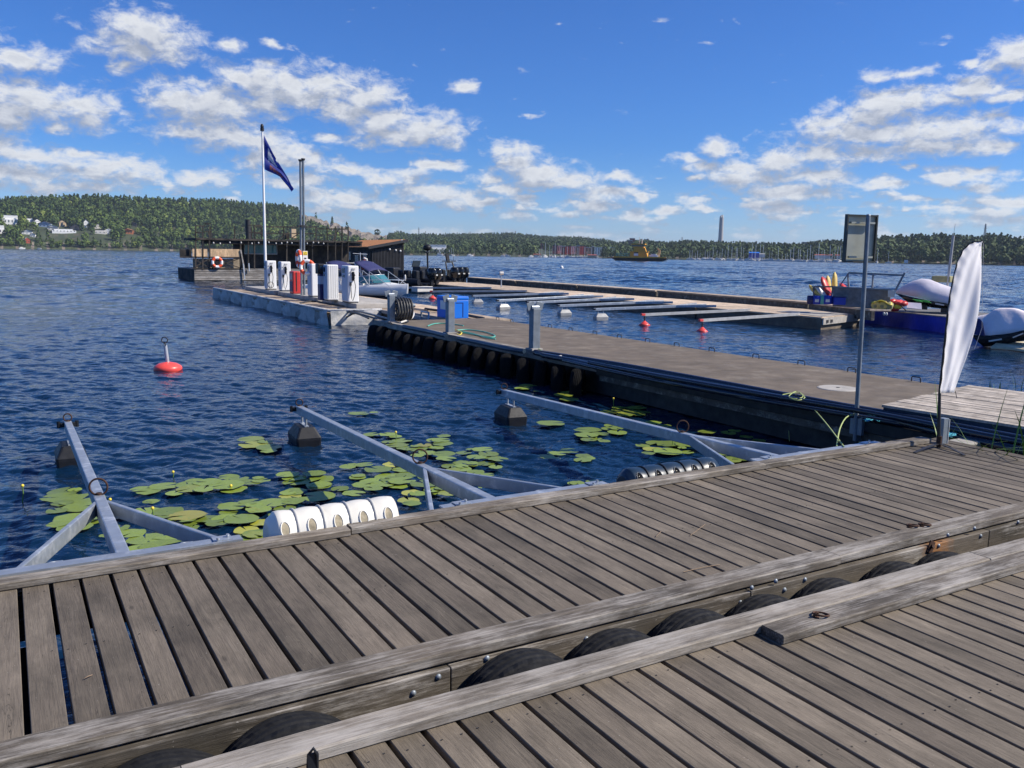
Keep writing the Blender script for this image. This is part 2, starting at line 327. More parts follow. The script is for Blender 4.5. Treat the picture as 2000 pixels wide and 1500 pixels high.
bumpn(nt, b, h, 1.0)
# facets of the small ripples: slopes that stay at full strength however far the water lies
s1 = vmth(nt, 'SUBTRACT', nz(nt, wrot(p, 25, (.45, 1, 1)), 2.6, 3, .6, fac=False), (.5, .5, .5))
s2 = vmth(nt, 'SUBTRACT', nz(nt, wrot(p, 40, (.5, 1, 1)), 8.0, 3, .65, fac=False), (.5, .5, .5))
ss = vmth(nt, 'MULTIPLY', vmth(nt, 'ADD', s1, s2), (1, 1, 0))
far = nt.nodes.new('ShaderNodeAttribute'); far.attribute_name = 'open_water'; fcx = nt.nodes.new('ShaderNodeCombineXYZ'); fv = mth(nt, 'MULTIPLY_ADD', far.outputs['Fac'], .75, .15); [nt.links.new(fv, fcx.inputs[i_]) for i_ in range(3)]; ss = vmth(nt, 'MULTIPLY', ss, fcx.outputs[0])
gs = nt.nodes.new('ShaderNodeCombineXYZ'); [nt.links.new(gust, gs.inputs[i_]) for i_ in range(3)]
ss = vmth(nt, 'MULTIPLY', ss, gs.outputs[0])
bn = [n for n in nt.nodes if n.type == 'BUMP'][0]
nn_ = vmth(nt, 'NORMALIZE', vmth(nt, 'ADD', bn.outputs[0], ss)); nt.links.new(nn_, b.inputs['Normal'])
nt.links.new(mixc(nt, mapr(nt, nz(nt, p, .03, 3), .35, .65), (.0026, .0165, .044), (.0034, .020, .054)), b.inputs['Base Color'])
b.inputs['Roughness'].default_value = .06; b.inputs['IOR'].default_value = 1.333
M['water'] = m
# orange rust stain on the board below the ring bolts
nt = M['fascia_r'].node_tree; b = nt.nodes['Principled BSDF']; tc = nt.nodes.new('ShaderNodeTexCoord'); old = b.inputs['Base Color'].links[0].from_socket
sx_ = nt.nodes.new('ShaderNodeSeparateXYZ'); nt.links.new(tc.outputs['Object'], sx_.inputs[0])
band = mth(nt, 'SUBTRACT', 1.0, mth(nt, 'MULTIPLY', mth(nt, 'ABSOLUTE', mth(nt, 'SUBTRACT', sx_.outputs[0], 1.55)), 3.2))
f_ = mapr(nt, mth(nt, 'ADD', band, nz(nt, vmth(nt, 'MULTIPLY', tc.outputs['Object'], (1, 1, .6)), 9, 6, .7)), .95, 1.45, 0, .8); nt.links.new(mixc(nt, f_, old, (.34, .15, .045)), b.inputs['Base Color'])
WATER_BUMP = [n for n in nt.nodes if n.type == 'BUMP'][0]

# ------------------------------------------------------------------ mesh builder
class MB:
    def __init__(s): s.v = []; s.f = []; s.m = []; s.r = []; s.s = []
    def add(s, vs, fs, mat=0, rnd=None, smooth=False):
        o = len(s.v); s.v += [tuple(x) for x in vs]; r = random.random() if rnd is None else rnd
        for f in fs: s.f.append(tuple(i+o for i in f)); s.m.append(mat); s.r.append(r); s.s.append(smooth)
        return s
    def box(s, x0, x1, y0, y1, z0, z1, **k):
        return s.add([(x0,y0,z0),(x1,y0,z0),(x1,y1,z0),(x0,y1,z0),(x0,y0,z1),(x1,y0,z1),(x1,y1,z1),(x0,y1,z1)],
            [(0,3,2,1),(4,5,6,7),(0,1,5,4),(1,2,6,5),(2,3,7,6),(3,0,4,7)], **k)
    def cbox(s, c, sx, sy, sz, rz=0, rx=0, ry=0, **k):
        mt = Matrix.Rotation(rz, 3, 'Z') @ Matrix.Rotation(ry, 3, 'Y') @ Matrix.Rotation(rx, 3, 'X'); c = Vector(c)
        vs = [c + mt @ Vector((a*sx/2, b_*sy/2, d*sz/2)) for d in (-1, 1) for a, b_ in ((-1,-1),(1,-1),(1,1),(-1,1))]
        return s.add(vs, [(0,3,2,1),(4,5,6,7),(0,1,5,4),(1,2,6,5),(2,3,7,6),(3,0,4,7)], **k)
    def beam(s, p0, p1, w_, h_, up=(0,0,1), **k):
        p0 = Vector(p0); p1 = Vector(p1); d = (p1-p0).normalized(); up = Vector(up)
        if abs(d.dot(up)) > .98: up = Vector((0, 1, 0))
        a = d.cross(up).normalized(); u = a.cross(d).normalized()
        vs = [q + a*(i*w_/2) + u*(j*h_/2) for q in (p0, p1) for i, j in ((-1,-1),(1,-1),(1,1),(-1,1))]
        return s.add(vs, [(3,2,1,0),(4,5,6,7),(0,1,5,4),(1,2,6,5),(2,3,7,6),(3,0,4,7)], **k)
    def tube(s, pts, r, n=8, closed=False, caps=True, smooth=True, **k):
        P = [Vector(p) for p in pts]; m_ = len(P); rs = r if isinstance(r, (list, tuple)) else [r]*m_
        vs = []; prev = None
        for i, q in enumerate(P):
            if closed: t = P[(i+1) % m_]-P[i-1]
            else: t = P[min(i+1, m_-1)]-P[max(i-1, 0)]
            t = t.normalized()
            if prev is None:
                a = t.cross(Vector((0,0,1)));
                if a.length < .1: a = t.cross(Vector((0,1,0)))
            else: a = prev - t*prev.dot(t)
            a.normalize(); prev = a; u = t.cross(a)
            for j in range(n):
                th = 2*math.pi*j/n; vs.append(q + (a*math.cos(th)+u*math.sin(th))*rs[i])
        fs = []
        for i in range(m_ if closed else m_-1):
            i2 = (i+1) % m_
            for j in range(n): j2 = (j+1) % n; fs.append((i*n+j, i*n+j2, i2*n+j2, i2*n+j))
        s.add(vs, fs, smooth=smooth, **k)
        if caps and not closed:
            r_ = s.r[-1]; k2 = dict(k); k2['rnd'] = r_
            s.add(vs[:n], [tuple(range(n))[::-1]], **k2); s.add(vs[-n:], [tuple(range(n))], **k2)
        return s
    def cyl(s, p0, p1, r, n=16, **k): return s.tube([p0, p1], r, n, **k)
    def torus(s, c, Rr, r, axis=(0,0,1), n=24, m=8, arc=1.0, start=0, **k):
        ax = Vector(axis).normalized(); a = ax.orthogonal().normalized(); b_ = ax.cross(a); c = Vector(c)
        cnt = n if arc >= 1 else n+1
        pts = [c + (a*math.cos(start+2*math.pi*arc*i/n)+b_*math.sin(start+2*math.pi*arc*i/n))*Rr for i in range(cnt)]
        return s.tube(pts, r, m, closed=(arc >= 1), **k)
    def lathe(s, prof, c=(0,0,0), axis='z', n=24, smooth=True, **k):
        c = Vector(c); vs = []
        for (r, h_) in prof:
            for j in range(n):
                th = 2*math.pi*j/n; x, y = r*math.cos(th), r*math.sin(th)
                vs.append(c + (Vector((x, y, h_)) if axis == 'z' else Vector((x, h_, y)) if axis == 'y' else Vector((h_, x, y))))
        fs = []
        for i in range(len(prof)-1):
            for j in range(n): j2 = (j+1) % n; fs.append((i*n+j, i*n+j2, (i+1)*n+j2, (i+1)*n+j))
        return s.add(vs, fs, smooth=smooth, **k)
    def prism(s, poly, z0, z1, **k):
        n = len(poly); vs = [(x, y, z0) for x, y in poly]+[(x, y, z1) for x, y in poly]
        return s.add(vs, [tuple(range(n))[::-1], tuple(range(n, 2*n))]+[(i, (i+1) % n, n+(i+1) % n, n+i) for i in range(n)], **k)
    def loft(s, rings, closed=True, caps=True, smooth=True, **k):
        n = len(rings[0]); vs = [p for r_ in rings for p in r_]; fs = []
        for i in range(len(rings)-1):
            for j in range(n if closed else n-1): j2 = (j+1) % n; fs.append((i*n+j, i*n+j2, (i+1)*n+j2, (i+1)*n+j))
        s.add(vs, fs, smooth=smooth, **k)
        if caps and closed:
            k2 = dict(k); k2['rnd'] = s.r[-1]; s.add(rings[0], [tuple(range(n))[::-1]], **k2); s.add(rings[-1], [tuple(range(n))], **k2)
        return s
    def ell(s, c, rx, ry, rz, n=16, m=8, **k):
        c = Vector(c); vs = []
        for i in range(m+1):
            ph = math.pi*i/m - math.pi/2
            for j in range(n):
                th = 2*math.pi*j/n; vs.append(c+Vector((rx*math.cos(ph)*math.cos(th), ry*math.cos(ph)*math.sin(th), rz*math.sin(ph))))
        fs = [(i*n+j, i*n+(j+1) % n, (i+1)*n+(j+1) % n, (i+1)*n+j) for i in range(m) for j in range(n)]
        return s.add(vs, fs, smooth=True, **k)
    def build(s, name, mats, parent=None, bevel=0, world=True, sub=0, solid=0):
        off = Vector((0, 0, 0)); q = parent
        if world:
            while q is not None: off += q.location; q = q.parent
        me = bpy.data.meshes.new(name)
        me.from_pydata([(x-off.x, y-off.y, z-off.z) for x, y, z in s.v], [], s.f)
        for mm in (mats if isinstance(mats, (list, tuple)) else [mats]): me.materials.append(M[mm])
        me.polygons.foreach_set('material_index', s.m); me.polygons.foreach_set('use_smooth', s.s)
        a = me.attributes.new('rnd', 'FLOAT', 'FACE'); a.data.foreach_set('value', s.r)
        o = bpy.data.objects.new(name, me); COL.objects.link(o); o.parent = parent
        if sub: md = o.modifiers.new('s', 'SUBSURF'); md.levels = sub; md.render_levels = sub
        if solid: md = o.modifiers.new('t', 'SOLIDIFY'); md.thickness = solid; md.offset = 0
        if bevel: md = o.modifiers.new('b', 'BEVEL'); md.width = bevel; md.segments = 2; md.limit_method = 'ANGLE'; md.angle_limit = R(40)
        return o
def tag(o, label=None, cat=None, group=None, kind=None):
    if label: o['label'] = label
    if cat: o['category'] = cat
    if group: o['group'] = group
    if kind: o['kind'] = kind
    return o
def thing(name, label, cat, loc=(0,0,0), group=None):
    o = bpy.data.objects.new(name, None); COL.objects.link(o); o.location = loc; o.empty_display_size = .2
    return tag(o, label, cat, group)
def kids(o): return [c for c in bpy.data.objects if c.parent == o]
def dup(root, loc, rz=0, label=None, scale=1, tree=None):
    r = root.copy(); COL.objects.link(r); r.location = loc; r.rotation_euler = (0, 0, rz); r.scale = (scale,)*3 if isinstance(scale, (int, float)) else scale
    if label: r['label'] = label
    for ch in (tree or TREE[root.name]):
        c = ch[0].copy(); COL.objects.link(c); c.parent = r
        for gch in ch[1]:
            d = gch.copy(); COL.objects.link(d); d.parent = c
    return r
TREE = {}
def reg(root): TREE[root.name] = [(c, kids(c)) for c in kids(root)]; return root

# ------------------------------------------------------------------ the lake
mb = MB()
xs = [-9000,-2500,-900,-300,-120,-60,-30,-15,0,15,30,60,120,300,900,2500,9000]
ys = [-400,-60,-10,0,10,20,40,80,160,320,640,1300,2600,9000]
vs = [(x, y, 0) for y in ys for x in xs]; nx = len(xs)
def lake():
    # calm sheet to the horizon, just below a finely waved sector in front of the jetties
    V0 = np.array([(x, y, -.07) for x, y, z in vs]); F0 = np.array([(j*nx+i, j*nx+i+1, (j+1)*nx+i+1, (j+1)*nx+i) for j in range(len(ys)-1) for i in range(nx-1)])
    rr = [2.2]
    while rr[-1] < 700: rr.append(rr[-1]+max(.026, min(rr[-1]**2*.00009+rr[-1]*.0014, .40+max(0, rr[-1]-60)*.0012)))
    rr = np.array(rr); aa = np.linspace(R(-16), R(76), 800)
    Rg, Ag = np.meshgrid(rr, aa, indexing='ij'); X = np.sin(Ag)*Rg; Y = np.cos(Ag)*Rg
    Z = np.zeros_like(X); DX = np.zeros_like(X); DY = np.zeros_like(X); r2 = np.random.default_rng(11)
    nw = 128; lam = np.exp(r2.uniform(np.log(.11), np.log(1.3), nw)); lam[90:] = np.exp(r2.uniform(np.log(1.5), np.log(5), nw-90)); th = R(70)-(R(34)+r2.normal(0, R(38), nw)); k = 2*np.pi/lam
    slope = .027*(lam/.5)**-.35*(.6+.8*r2.random(nw)); A_ = slope/k; ph = r2.random(nw)*6.283
    dr = np.gradient(rr)[:, None]
    for i in range(nw):
        vis = np.clip((lam[i]/dr-1.6)/1.5, .0, 1)
        p_ = k[i]*(X*np.cos(th[i])+Y*np.sin(th[i]))+ph[i]; a_ = A_[i]*vis
        a_ = a_ if i < 90 else a_*1.9*np.clip((Rg-14)/70, 0, 1); Z += a_*np.sin(p_); DX += a_*np.cos(th[i])*np.cos(p_)*1.0; DY += a_*np.sin(th[i])*np.cos(p_)*1.0
    gust_ = .75+.45*np.sin(X*.11+Y*.05+1)*np.sin(Y*.07-X*.03+2)+.2*np.sin(X*.31-Y*.23)
    pads_ = 1-.55*np.clip((7.6-Y)/2.2, 0, 1)*np.clip((8-X)/2, 0, 1)
    lee = pads_-.5*np.clip((X-5.2)/2.5, 0, 1)*np.clip((13-Y)/4, 0, 1)*np.clip((12-X)/3, 0, 1)   # sheltered corner by the pier
    calm = 1-.35*np.clip((X-11)/3, 0, 1)*np.clip((26-X)/3, 0, 1)*np.clip((24-Y)/6, 0, 1)
    g_ = gust_*lee*calm; edge = np.clip((Ag-aa[0])/.06, 0, 1)*np.clip((aa[-1]-Ag)/.06, 0, 1)*np.clip((700-Rg)/60, 0, 1)
    Z = Z*g_*edge - .068*(1-edge); X = X-DX*g_*edge; Y = Y-DY*g_*edge
    V1 = np.stack([X, Y, Z], -1).reshape(-1, 3); n_r, n_a = Rg.shape; I = np.arange(n_r*n_a).reshape(n_r, n_a)
    F1 = np.stack([I[:-1, :-1], I[:-1, 1:], I[1:, 1:], I[1:, :-1]], -1).reshape(-1, 4)[:, ::-1]+len(V0)
    VV = np.concatenate([V0, V1]); FF = np.concatenate([F0, F1]); me = bpy.data.meshes.new('water')
    me.vertices.add(len(VV)); me.vertices.foreach_set('co', VV.ravel()); me.loops.add(FF.size); me.loops.foreach_set('vertex_index', FF.ravel())
    me.polygons.add(len(FF)); me.polygons.foreach_set('loop_start', np.arange(len(FF))*4); me.polygons.foreach_set('use_smooth', np.ones(len(FF), bool)); me.materials.append(M['water'])
    ow = np.concatenate([np.ones(len(V0)), np.clip((Rg-14)/70, 0, 1).ravel()]); at_ = me.attributes.new('open_water', 'FLOAT', 'POINT'); at_.data.foreach_set('value', ow.astype(np.float32))
    me.update(calc_edges=True); o = bpy.data.objects.new('water', me); COL.objects.link(o); return o
tag(lake(), kind='structure')

# ------------------------------------------------------------------ far shores
def tab(T, x):
    return float(np.interp(x, [a for a, b_ in T], [b_ for a, b_ in T]))
D0T = [(-500,1050),(0,1100),(400,1150),(740,1060),(800,900),(1000,880),(1400,800),(1650,720),(2000,670),(2500,640)]
D1T = [(-500,1500),(0,1500),(740,1500),(800,2000),(1150,2000),(1230,1500),(1600,1300),(1660,1000),(2500,950)]
RYT = [(-500,402),(-100,398),(0,396),(40,393),(100,391),(180,388),(250,391),(340,395),(440,396),(490,402),(552,405),(577,410),(615,420),(665,435),(690,442),(730,452),(765,458),(840,459),(940,458),(1000,457),(1060,463),(1135,465),(1180,471),(1205,477),(1228,474),(1265,474),(1300,478),(1340,476),(1400,478),(1472,480),(1560,484),(1585,479),(1604,477),(1640,478),(1665,474),(1720,470),(1780,468),(1835,466),(1880,469),(1905,472),(1925,468),(1950,466),(1975,473),(2010,474),(2100,468),(2500,460)]
def polar(px, D): a, e = azel(px, 495); return Vector((math.sin(a)*D, math.cos(a)*D, 0))
def zray(px, py, D): a, e = azel(px, py); return H + D*math.tan(e)
TH = lambda px: 10 if px < 770 else 9
def ground(px, t):
    D1 = tab(D1T, px); hr = zray(px, tab(RYT, px), D1) - TH(px)*.9
    if px > 770 and px < 1240: s_ = min(1, t*1.05)**1.1
    else: s_ = min(1, t*1.15)**.8
    n = noise.noise(Vector((px*.012, t*3, 0)))*3*min(1, t*6)*max(0, 1-t)
    return -.5 + (max(hr, 3)+.5)*s_ + n + (1.2 if t > .01 else 0)
def hill(name, pa, pb, mats, rocks=None):
    mb = MB(); cols = int((pb-pa)/6); rows = 22; vs = []
    for i in range(cols+1):
        px = pa+(pb-pa)*i/cols; a0, a1 = tab(D0T, px), tab(D1T, px)
        for j in range(rows+1):
            t = j/rows*1.25; D = a0+(a1-a0)*t; q = polar(px, D)
            z = ground(px, min(t, 1)) if t <= 1 else ground(px, 1)*(1-(t-1)*2)
            if rocks and rocks(px, t): z += random.uniform(-2.5, 5)
            vs.append((q.x, q.y, z))
    for i in range(cols):
        for j in range(rows):
            px = pa+(pb-pa)*(i+.5)/cols; t = (j+.5)/rows*1.25
            mi = 1 if (rocks and rocks(px, t)) or (j == 0 and i % 5 == 0) else 0
            o = (rows+1)
            mb.f.append((i*o+j, (i+1)*o+j, (i+1)*o+j+1, i*o+j+1)); mb.m.append(mi); mb.r.append(random.random()); mb.s.append(False)
    mb.v = vs
    return tag(mb.build(name, mats), kind='structure')
def rocky(px, t):
    c = noise.noise(Vector((px*.03, t*5, 3)))
    return (585 < px < 770) and t > .12 + (1-(px-585)/185)*.5 + c*.3
hill('hill_west', -420, 790, ['grassy', 'rock'], rocky)
hill('hill_middle', 740, 1260, ['grassy', 'rock'])
hill('hill_east', 1170, 2450, ['grassy', 'rock'])

def forest(name, pa, pb, n, mat, hmin, hmax, conif, nq=46, avoid=(), label='', tmin=.0, yexp=.75, kmod=None, hmod=None):
    PX = []; 
    while len(PX) < n:
        px = random.uniform(pa, pb); t = random.random()**yexp*(1.0)+tmin*0
        if t < .015: t = .015
        if any(abs(px-h_[0]) < h_[2] and h_[1]-h_[3] < t < h_[1]+h_[4] for h_ in avoid): continue
        if kmod and not kmod(px, t): continue
        PX.append((px, t))
    for k in range(int((pb-pa)/4)): PX.append((pa+(pb-pa)*random.random(), random.uniform(.92, 1.0)))
    for k in range(int((pb-pa)/6)): PX.append((pa+(pb-pa)*random.random(), random.uniform(.012, .03)))
    if kmod: PX = [p_ for p_ in PX if kmod(*p_)]
    T_ = len(PX); base = np.zeros((T_, 3)); hh = np.zeros(T_); con = np.zeros(T_, bool)
    for i, (px, t) in enumerate(PX):
        a0, a1 = tab(D0T, px), tab(D1T, px); q = polar(px, a0+(a1-a0)*t)
        base[i] = (q.x, q.y, ground(px, t)-.5)
        cl_ = noise.noise(Vector((px*.02, t*6, 9)))
        con[i] = random.random() < min(.97, conif*(.5+t*.9)+cl_*.5)
        hh[i] = random.uniform(hmin, hmax)*(1 if con[i] else .85)*(.7 if t < .04 else 1)*(hmod(px, t) if hmod else 1)
    q = nq; u = rng.random((T_, q)); th = rng.random((T_, q))*2*np.pi; rr = np.sqrt(rng.random((T_, q)))*.35+.65
    hc = u**1.25*.92+.06
    rad_c = (1-hc)**.9*.23+.015
    hb = rng.random((T_, q)); sph = np.sqrt(np.clip(1-(2*hb-1)**2, .05, 1)); rad_b = sph*(.36+.08*rng.random((T_, 1)))*(1+.25*np.sin(th*2+rng.random((T_, 1))*6))
    zz = np.where(con[:, None], hc, .16+hb*.84); rad = np.where(con[:, None], rad_c, rad_b)*rr
    cx = base[:, None, 0]+np.cos(th)*rad*hh[:, None]; cy = base[:, None, 1]+np.sin(th)*rad*hh[:, None]; cz = base[:, None, 2]+zz*hh[:, None]
    s_ = np.where(con[:, None], .07, .105)*hh[:, None]*(.7+.6*rng.random((T_, q)))
    C_ = np.stack([cx, cy, cz], -1).reshape(-1, 3); S_ = s_.reshape(-1, 1)
    nrm = np.stack([np.cos(th), np.sin(th), np.where(con[:, None], .35, (zz-.5)*2.4)], -1).reshape(-1, 3)+rng.normal(0, .45, (T_*q, 3))
    nrm /= np.linalg.norm(nrm, axis=1, keepdims=True)
    a_ = np.cross(nrm, rng.normal(0, 1, nrm.shape)); a_ /= np.linalg.norm(a_, axis=1, keepdims=True); b_ = np.cross(nrm, a_)
    V = np.stack([C_-a_*S_-b_*S_*.6, C_+a_*S_*.9-b_*S_, C_+a_*S_+b_*S_*.8, C_-a_*S_*.7+b_*S_], 1).reshape(-1, 3)
    # trunks: thin three-sided posts
    me = bpy.data.meshes.new(name); F_ = T_*q
    tv = []
    for i in range(T_):
        x, y, z = base[i]; w2_ = hh[i]*.02
        for (dx, dy) in ((-1, 0), (1, 0)): tv += [(x+dx*w2_, y, z-1), (x+dx*w2_, y, z+hh[i]*.5)]
    tv = np.array(tv); nq_ = F_+T_
    me.vertices.add(4*nq_); me.vertices.foreach_set('co', np.concatenate([V, tv[:, :]]).ravel())
    idx = np.arange(4*nq_).reshape(-1, 4); idx[F_:] = idx[F_:][:, [0, 2, 3, 1]]
    me.loops.add(4*nq_); me.loops.foreach_set('vertex_index', idx.ravel())
    me.polygons.add(nq_); me.polygons.foreach_set('loop_start', np.arange(nq_)*4)
    me.materials.append(M[mat]); me.materials.append(M['trunk'])
    mi = np.zeros(nq_, int); mi[F_:] = 1; me.polygons.foreach_set('material_index', mi)
    trn = rng.random(T_)*.55+np.where(con, 0, .42); trn = np.clip(trn, 0, 1)
    a1_ = me.attributes.new('rnd', 'FLOAT', 'FACE'); a1_.data.foreach_set('value', np.concatenate([np.repeat(trn, q), rng.random(T_)]).astype(np.float32))
    a2_ = me.attributes.new('rnd2', 'FLOAT', 'FACE'); a2_.data.foreach_set('value', rng.random(nq_).astype(np.float32))
    me.update(calc_edges=True); me.validate()
    o = bpy.data.objects.new(name, me); COL.objects.link(o)
    return tag(o, label, 'forest', kind='stuff')

# houses of the west shore: (picture x, picture y of the base, width m, height m, wall, roof, kind, label)
def tfor(px, py):
    best = min((abs(zt-zray(px, py, D)), t) for t in [k/80 for k in range(2, 80)] for D in [tab(D0T, px)+(tab(D1T, px)-tab(D0T, px))*t] for zt in [ground(px, t)])
    return best[1]
HS = [(25,437,22,10,'housew','roofd','flat','large modern white house of two flat tiers with dark ground floor'),
 (4,455,11,9,'housew','roofd','flat','white two storey house at the left edge of the far shore'),
 (63,433,9,3.5,'housew','housew','flat','low white annex beside the large modern house'),
 (76,438,7,6,'housew','roofd','gable','white gabled house with a steep dark roof'),
 (92,443,13,6,'panelblue','roofd','gable','pale blue house under a wide dark roof'),
 (107,449,12,5.5,'offwhite','roofd','gable','grey roofed house above the white terrace row'),
 (125,441,8,7,'houset','houset','gable','tan gabled house standing high among the trees'),
 (128,453,26,3.5,'housew','roofd','flat','long low white terrace row on the far slope'),
 (150,448,12,6,'roofd','roofd','gable','dark navy house at the end of the terrace row'),
 (171,443,6.5,9,'housew','housew','gable','tall narrow white gabled house'),
 (194,446,9,5,'offwhite','roofd','gable','small cream house right of the tall white gable'),
 (198,456,13,3.5,'offwhite','roofd','flat','low grey terrace house below the cream house'),
 (214,456,9,6,'housew','housew','gable','white cottage lowest on its slope'),
 (251,455,14,5.5,'houseo','houseo','gable','orange house alone on the wooded slope'),
 (263,442,9,5,'roofd','roofd','gable','dark brown cabin above the orange house'),
 (56,456,11,4.5,'housew','roofd','gable','white cottage half hidden in leafy trees'),
 (54,473,6,5,'houser','housew','gable','small red boathouse near the far shoreline'),
 (67,463,6,4,'housew','roofd','gable','tiny white shed above the red boathouse')]
AV = []
def house(px, py, w_, h_, wall, roof, kind, label, t=None):
    t = tfor(px, py) if t is None else t
    D = tab(D0T, px)+(tab(D1T, px)-tab(D0T, px))*t; q = polar(px, D); z = ground(px, t)
    a = math.atan2(q.x, q.y); o = thing('house', label, 'house', (q.x, q.y, z)); o.rotation_euler = (0, 0, -a+random.uniform(-.3, .3)*(kind == 'gable'))
    d = w_*.7; mb = MB(); hw = h_*(.6 if kind == 'gable' else 1)
    if kind == 'gable': mb.box(-w_/2, w_/2, -d/2, d/2, -4, hw)
    else:
        mb.box(-w_/2, w_/2, -d/2, d/2, -4, hw*.5); mb.box(-w_*.42, w_*.36, -d*.4, d*.5, hw*.5, hw)
    mb.build('wall', wall, o, world=False)
    mb = MB()
    if kind == 'gable': mb.add([(-w_*.56,-d*.58,hw),(w_*.56,-d*.58,hw),(w_*.56,d*.58,hw),(-w_*.56,d*.58,hw),(0,-d*.58,h_*1.05),(0,d*.58,h_*1.05)], [(0,4,5,3),(1,2,5,4),(0,3,2,1)])
    else: mb.box(-w_*.44, w_*.38, -d*.42, d*.52, hw, hw+.25)
    mb.build('roof', roof, o, world=False)
    if kind == 'gable' and roof != wall or kind == 'gable':
        mb = MB(); mb.add([(-w_*.5,-d*.5-.02,hw-.05),(w_*.5,-d*.5-.02,hw-.05),(0,-d*.5-.02,h_)], [(0,1,2)]); mb.build('gable_wall', wall, o, world=False)
    for k in range(max(2, int(w_/3.5))):
        x = -w_/2+w_*(k+.5)/max(2, int(w_/3.5)); mb = MB(); mb.box(x-.6, x+.6, -d/2-.06, -d/2+.04, hw*.12, hw*.40); mb.build('window', 'win', o, world=False)
    wpx = w_/D*FPX*.5
    AV.append((px, t, wpx+1, .20, 9/400))
for h_ in HS: house(*h_)
forest('forest_west', -380, 790, 4300, 'fol', 8, 15, .62, 52, AV, 'mixed pine and leafy forest covering the long hill on the left shore', kmod=lambda px, t: not (rocky(px, t) and random.random() < .93))
# flats on the middle shore
def flats(px0, px1, ytop, ybot, D, wall, label, name='apartment_block', rows=5, side=None):
    q = polar((px0+px1)/2, D); a = math.atan2(q.x, q.y); w_ = (px1-px0)/FPX*D; zt = zray((px0+px1)/2, ytop, D); zb = zray((px0+px1)/2, ybot, D)
    o = thing(name, label, 'apartments', (q.x, q.y, zb-3), None); o.rotation_euler = (0, 0, -a)
    hh_ = zt-zb+3; mb = MB(); mb.box(-w_/2, w_/2, -5, 7, 0, hh_); mb.build('wall', wall, o, world=False)
    mb = MB(); mb.box(-w_/2-.3, w_/2+.3, -5.3, 7.3, hh_, hh_+.7); mb.build('roof', 'roofd' if wall == 'brick' else 'offwhite', o, world=False)
    nx_ = max(2, int(w_/3.6))
    for i in range(nx_):
        for j in range(rows):
            x = -w_/2+w_*(i+.5)/nx_; z = 3+(hh_-3)*(j+.55)/rows; mb = MB(); mb.box(x-.5, x+.5, -5.06, -4.96, z-.5, z+.5); mb.build('window', 'win', o, world=False)
    AV2.append(((px0+px1)/2, (D-tab(D0T, px0))/(tab(D1T, px0)-tab(D0T, px0)), (px1-px0)/2, .09, .01))
AV2 = []
for a in [(1052,1062,476,484,1150,'brick','far red roofed row above the trees'),
 (1079,1089,480,491,960,'brick','leftmost red brick block of the waterfront flats'),(1089,1097,481,490,970,'offwhite','cream block beside the leftmost red block'),
 (1097,1104,481.5,493,940,'houser','dark red slab before the middle brick block'),(1104,1115,481.5,494,950,'brick','middle red brick block with white floors'),(1115,1125,482,493,960,'offwhite','grey cream block right of the middle brick block'),
 (1126,1132,481,495,930,'houser','narrow dark red tower between cream and red blocks'),(1132,1143,481,496,940,'brick','tallest red brick block of the waterfront'),(1143,1155,484,491,960,'houset','pinkish block right of the tallest red block'),
 (1156,1160,482,495,940,'roofd','thin dark slab left of the white block'),(1161,1172,484,497,930,'housew','white block with vertical bands'),(1174,1184,484,493,950,'offwhite','grey block right of the white block'),(1190,1201,484,492,940,'housew','rightmost small white block on the slope'),
 (1226,1234,470,484,1250,'roofd','dark stepped hill building'),(1229,1239,466,479,1300,'houser','square brick tower on the hill skyline'),(1259,1266,468,480,1250,'houset','second slimmer tower on the skyline'),(1280,1286,472,480,1300,'roofd','small dark tower block on the skyline')]: flats(*a[:5], a[5], a[6])
forest('forest_middle', 760, 1215, 3600, 'folc', 7, 12, .45, 34, AV2, 'wooded low hill across the middle of the far shore', kmod=lambda px, t: not (1050 < px < 1202 and .02 < t < .13 and random.random() < .75), hmod=lambda px, t: .30 if (1048 < px < 1206 and t < .12) else 1)
house(855, 492, 26, 9, 'housew', 'housew', 'flat', 'white mansion in the trees of the middle shore', t=.06)
AV3 = [(1830, .33, 26, .05, .01)]
forest('forest_east', 1175, 2430, 4600, 'folc', 7, 13, .55, 44, AV3, 'dark wooded hill along the right hand shore')
def farbox(name, label, cat, px0, px1, y0, y1, D, mat, mat2=None, depth=10):
    q = polar((px0+px1)/2, D); a = math.atan2(q.x, q.y); w_ = (px1-px0)/FPX*D; zt = zray((px0+px1)/2, y0, D); zb = zray((px0+px1)/2, y1, D)
    o = thing(name, label, cat, (q.x, q.y, zb)); o.rotation_euler = (0, 0, -a); h_ = zt-zb
    mb = MB(); mb.box(-w_/2, w_/2, 0, depth, 0, h_*.85); mb.build('wall', mat, o, world=False)
    mb = MB(); mb.add([(-w_/2-.5,-.5,h_*.85),(w_/2+.5,-.5,h_*.85),(w_/2+.5,depth,h_*.85),(-w_/2-.5,depth,h_*.85),(-w_/2,depth/2,h_),(w_/2,depth/2,h_)], [(0,1,5,4),(3,4,5,2),(0,4,3),(1,2,5),(0,3,2,1)]); mb.build('roof', mat2 or mat, o, world=False)
    return o
farbox('boat_hall', 'bright blue boat hall behind the marina', 'hall', 1464, 1482, 492, 505, 765, 'bluebarrel', 'bluebox')
farbox('boat_hall', 'white domed hall right of the blue boat hall', 'hall', 1483, 1493, 495, 503, 768, 'offwhite')
farbox('long_building', 'long low white building among the trees of the right hill', 'building', 1808, 1830, 481, 485, 760, 'housew')
farbox('long_building', 'taller white building at the right of the long low one', 'building', 1831, 1858, 479, 486, 762, 'housew')
farbox('tower_block', 'pale tower block on the skyline behind the sign post', 'building', 1650, 1658, 468, 486, 1150, 'housew')
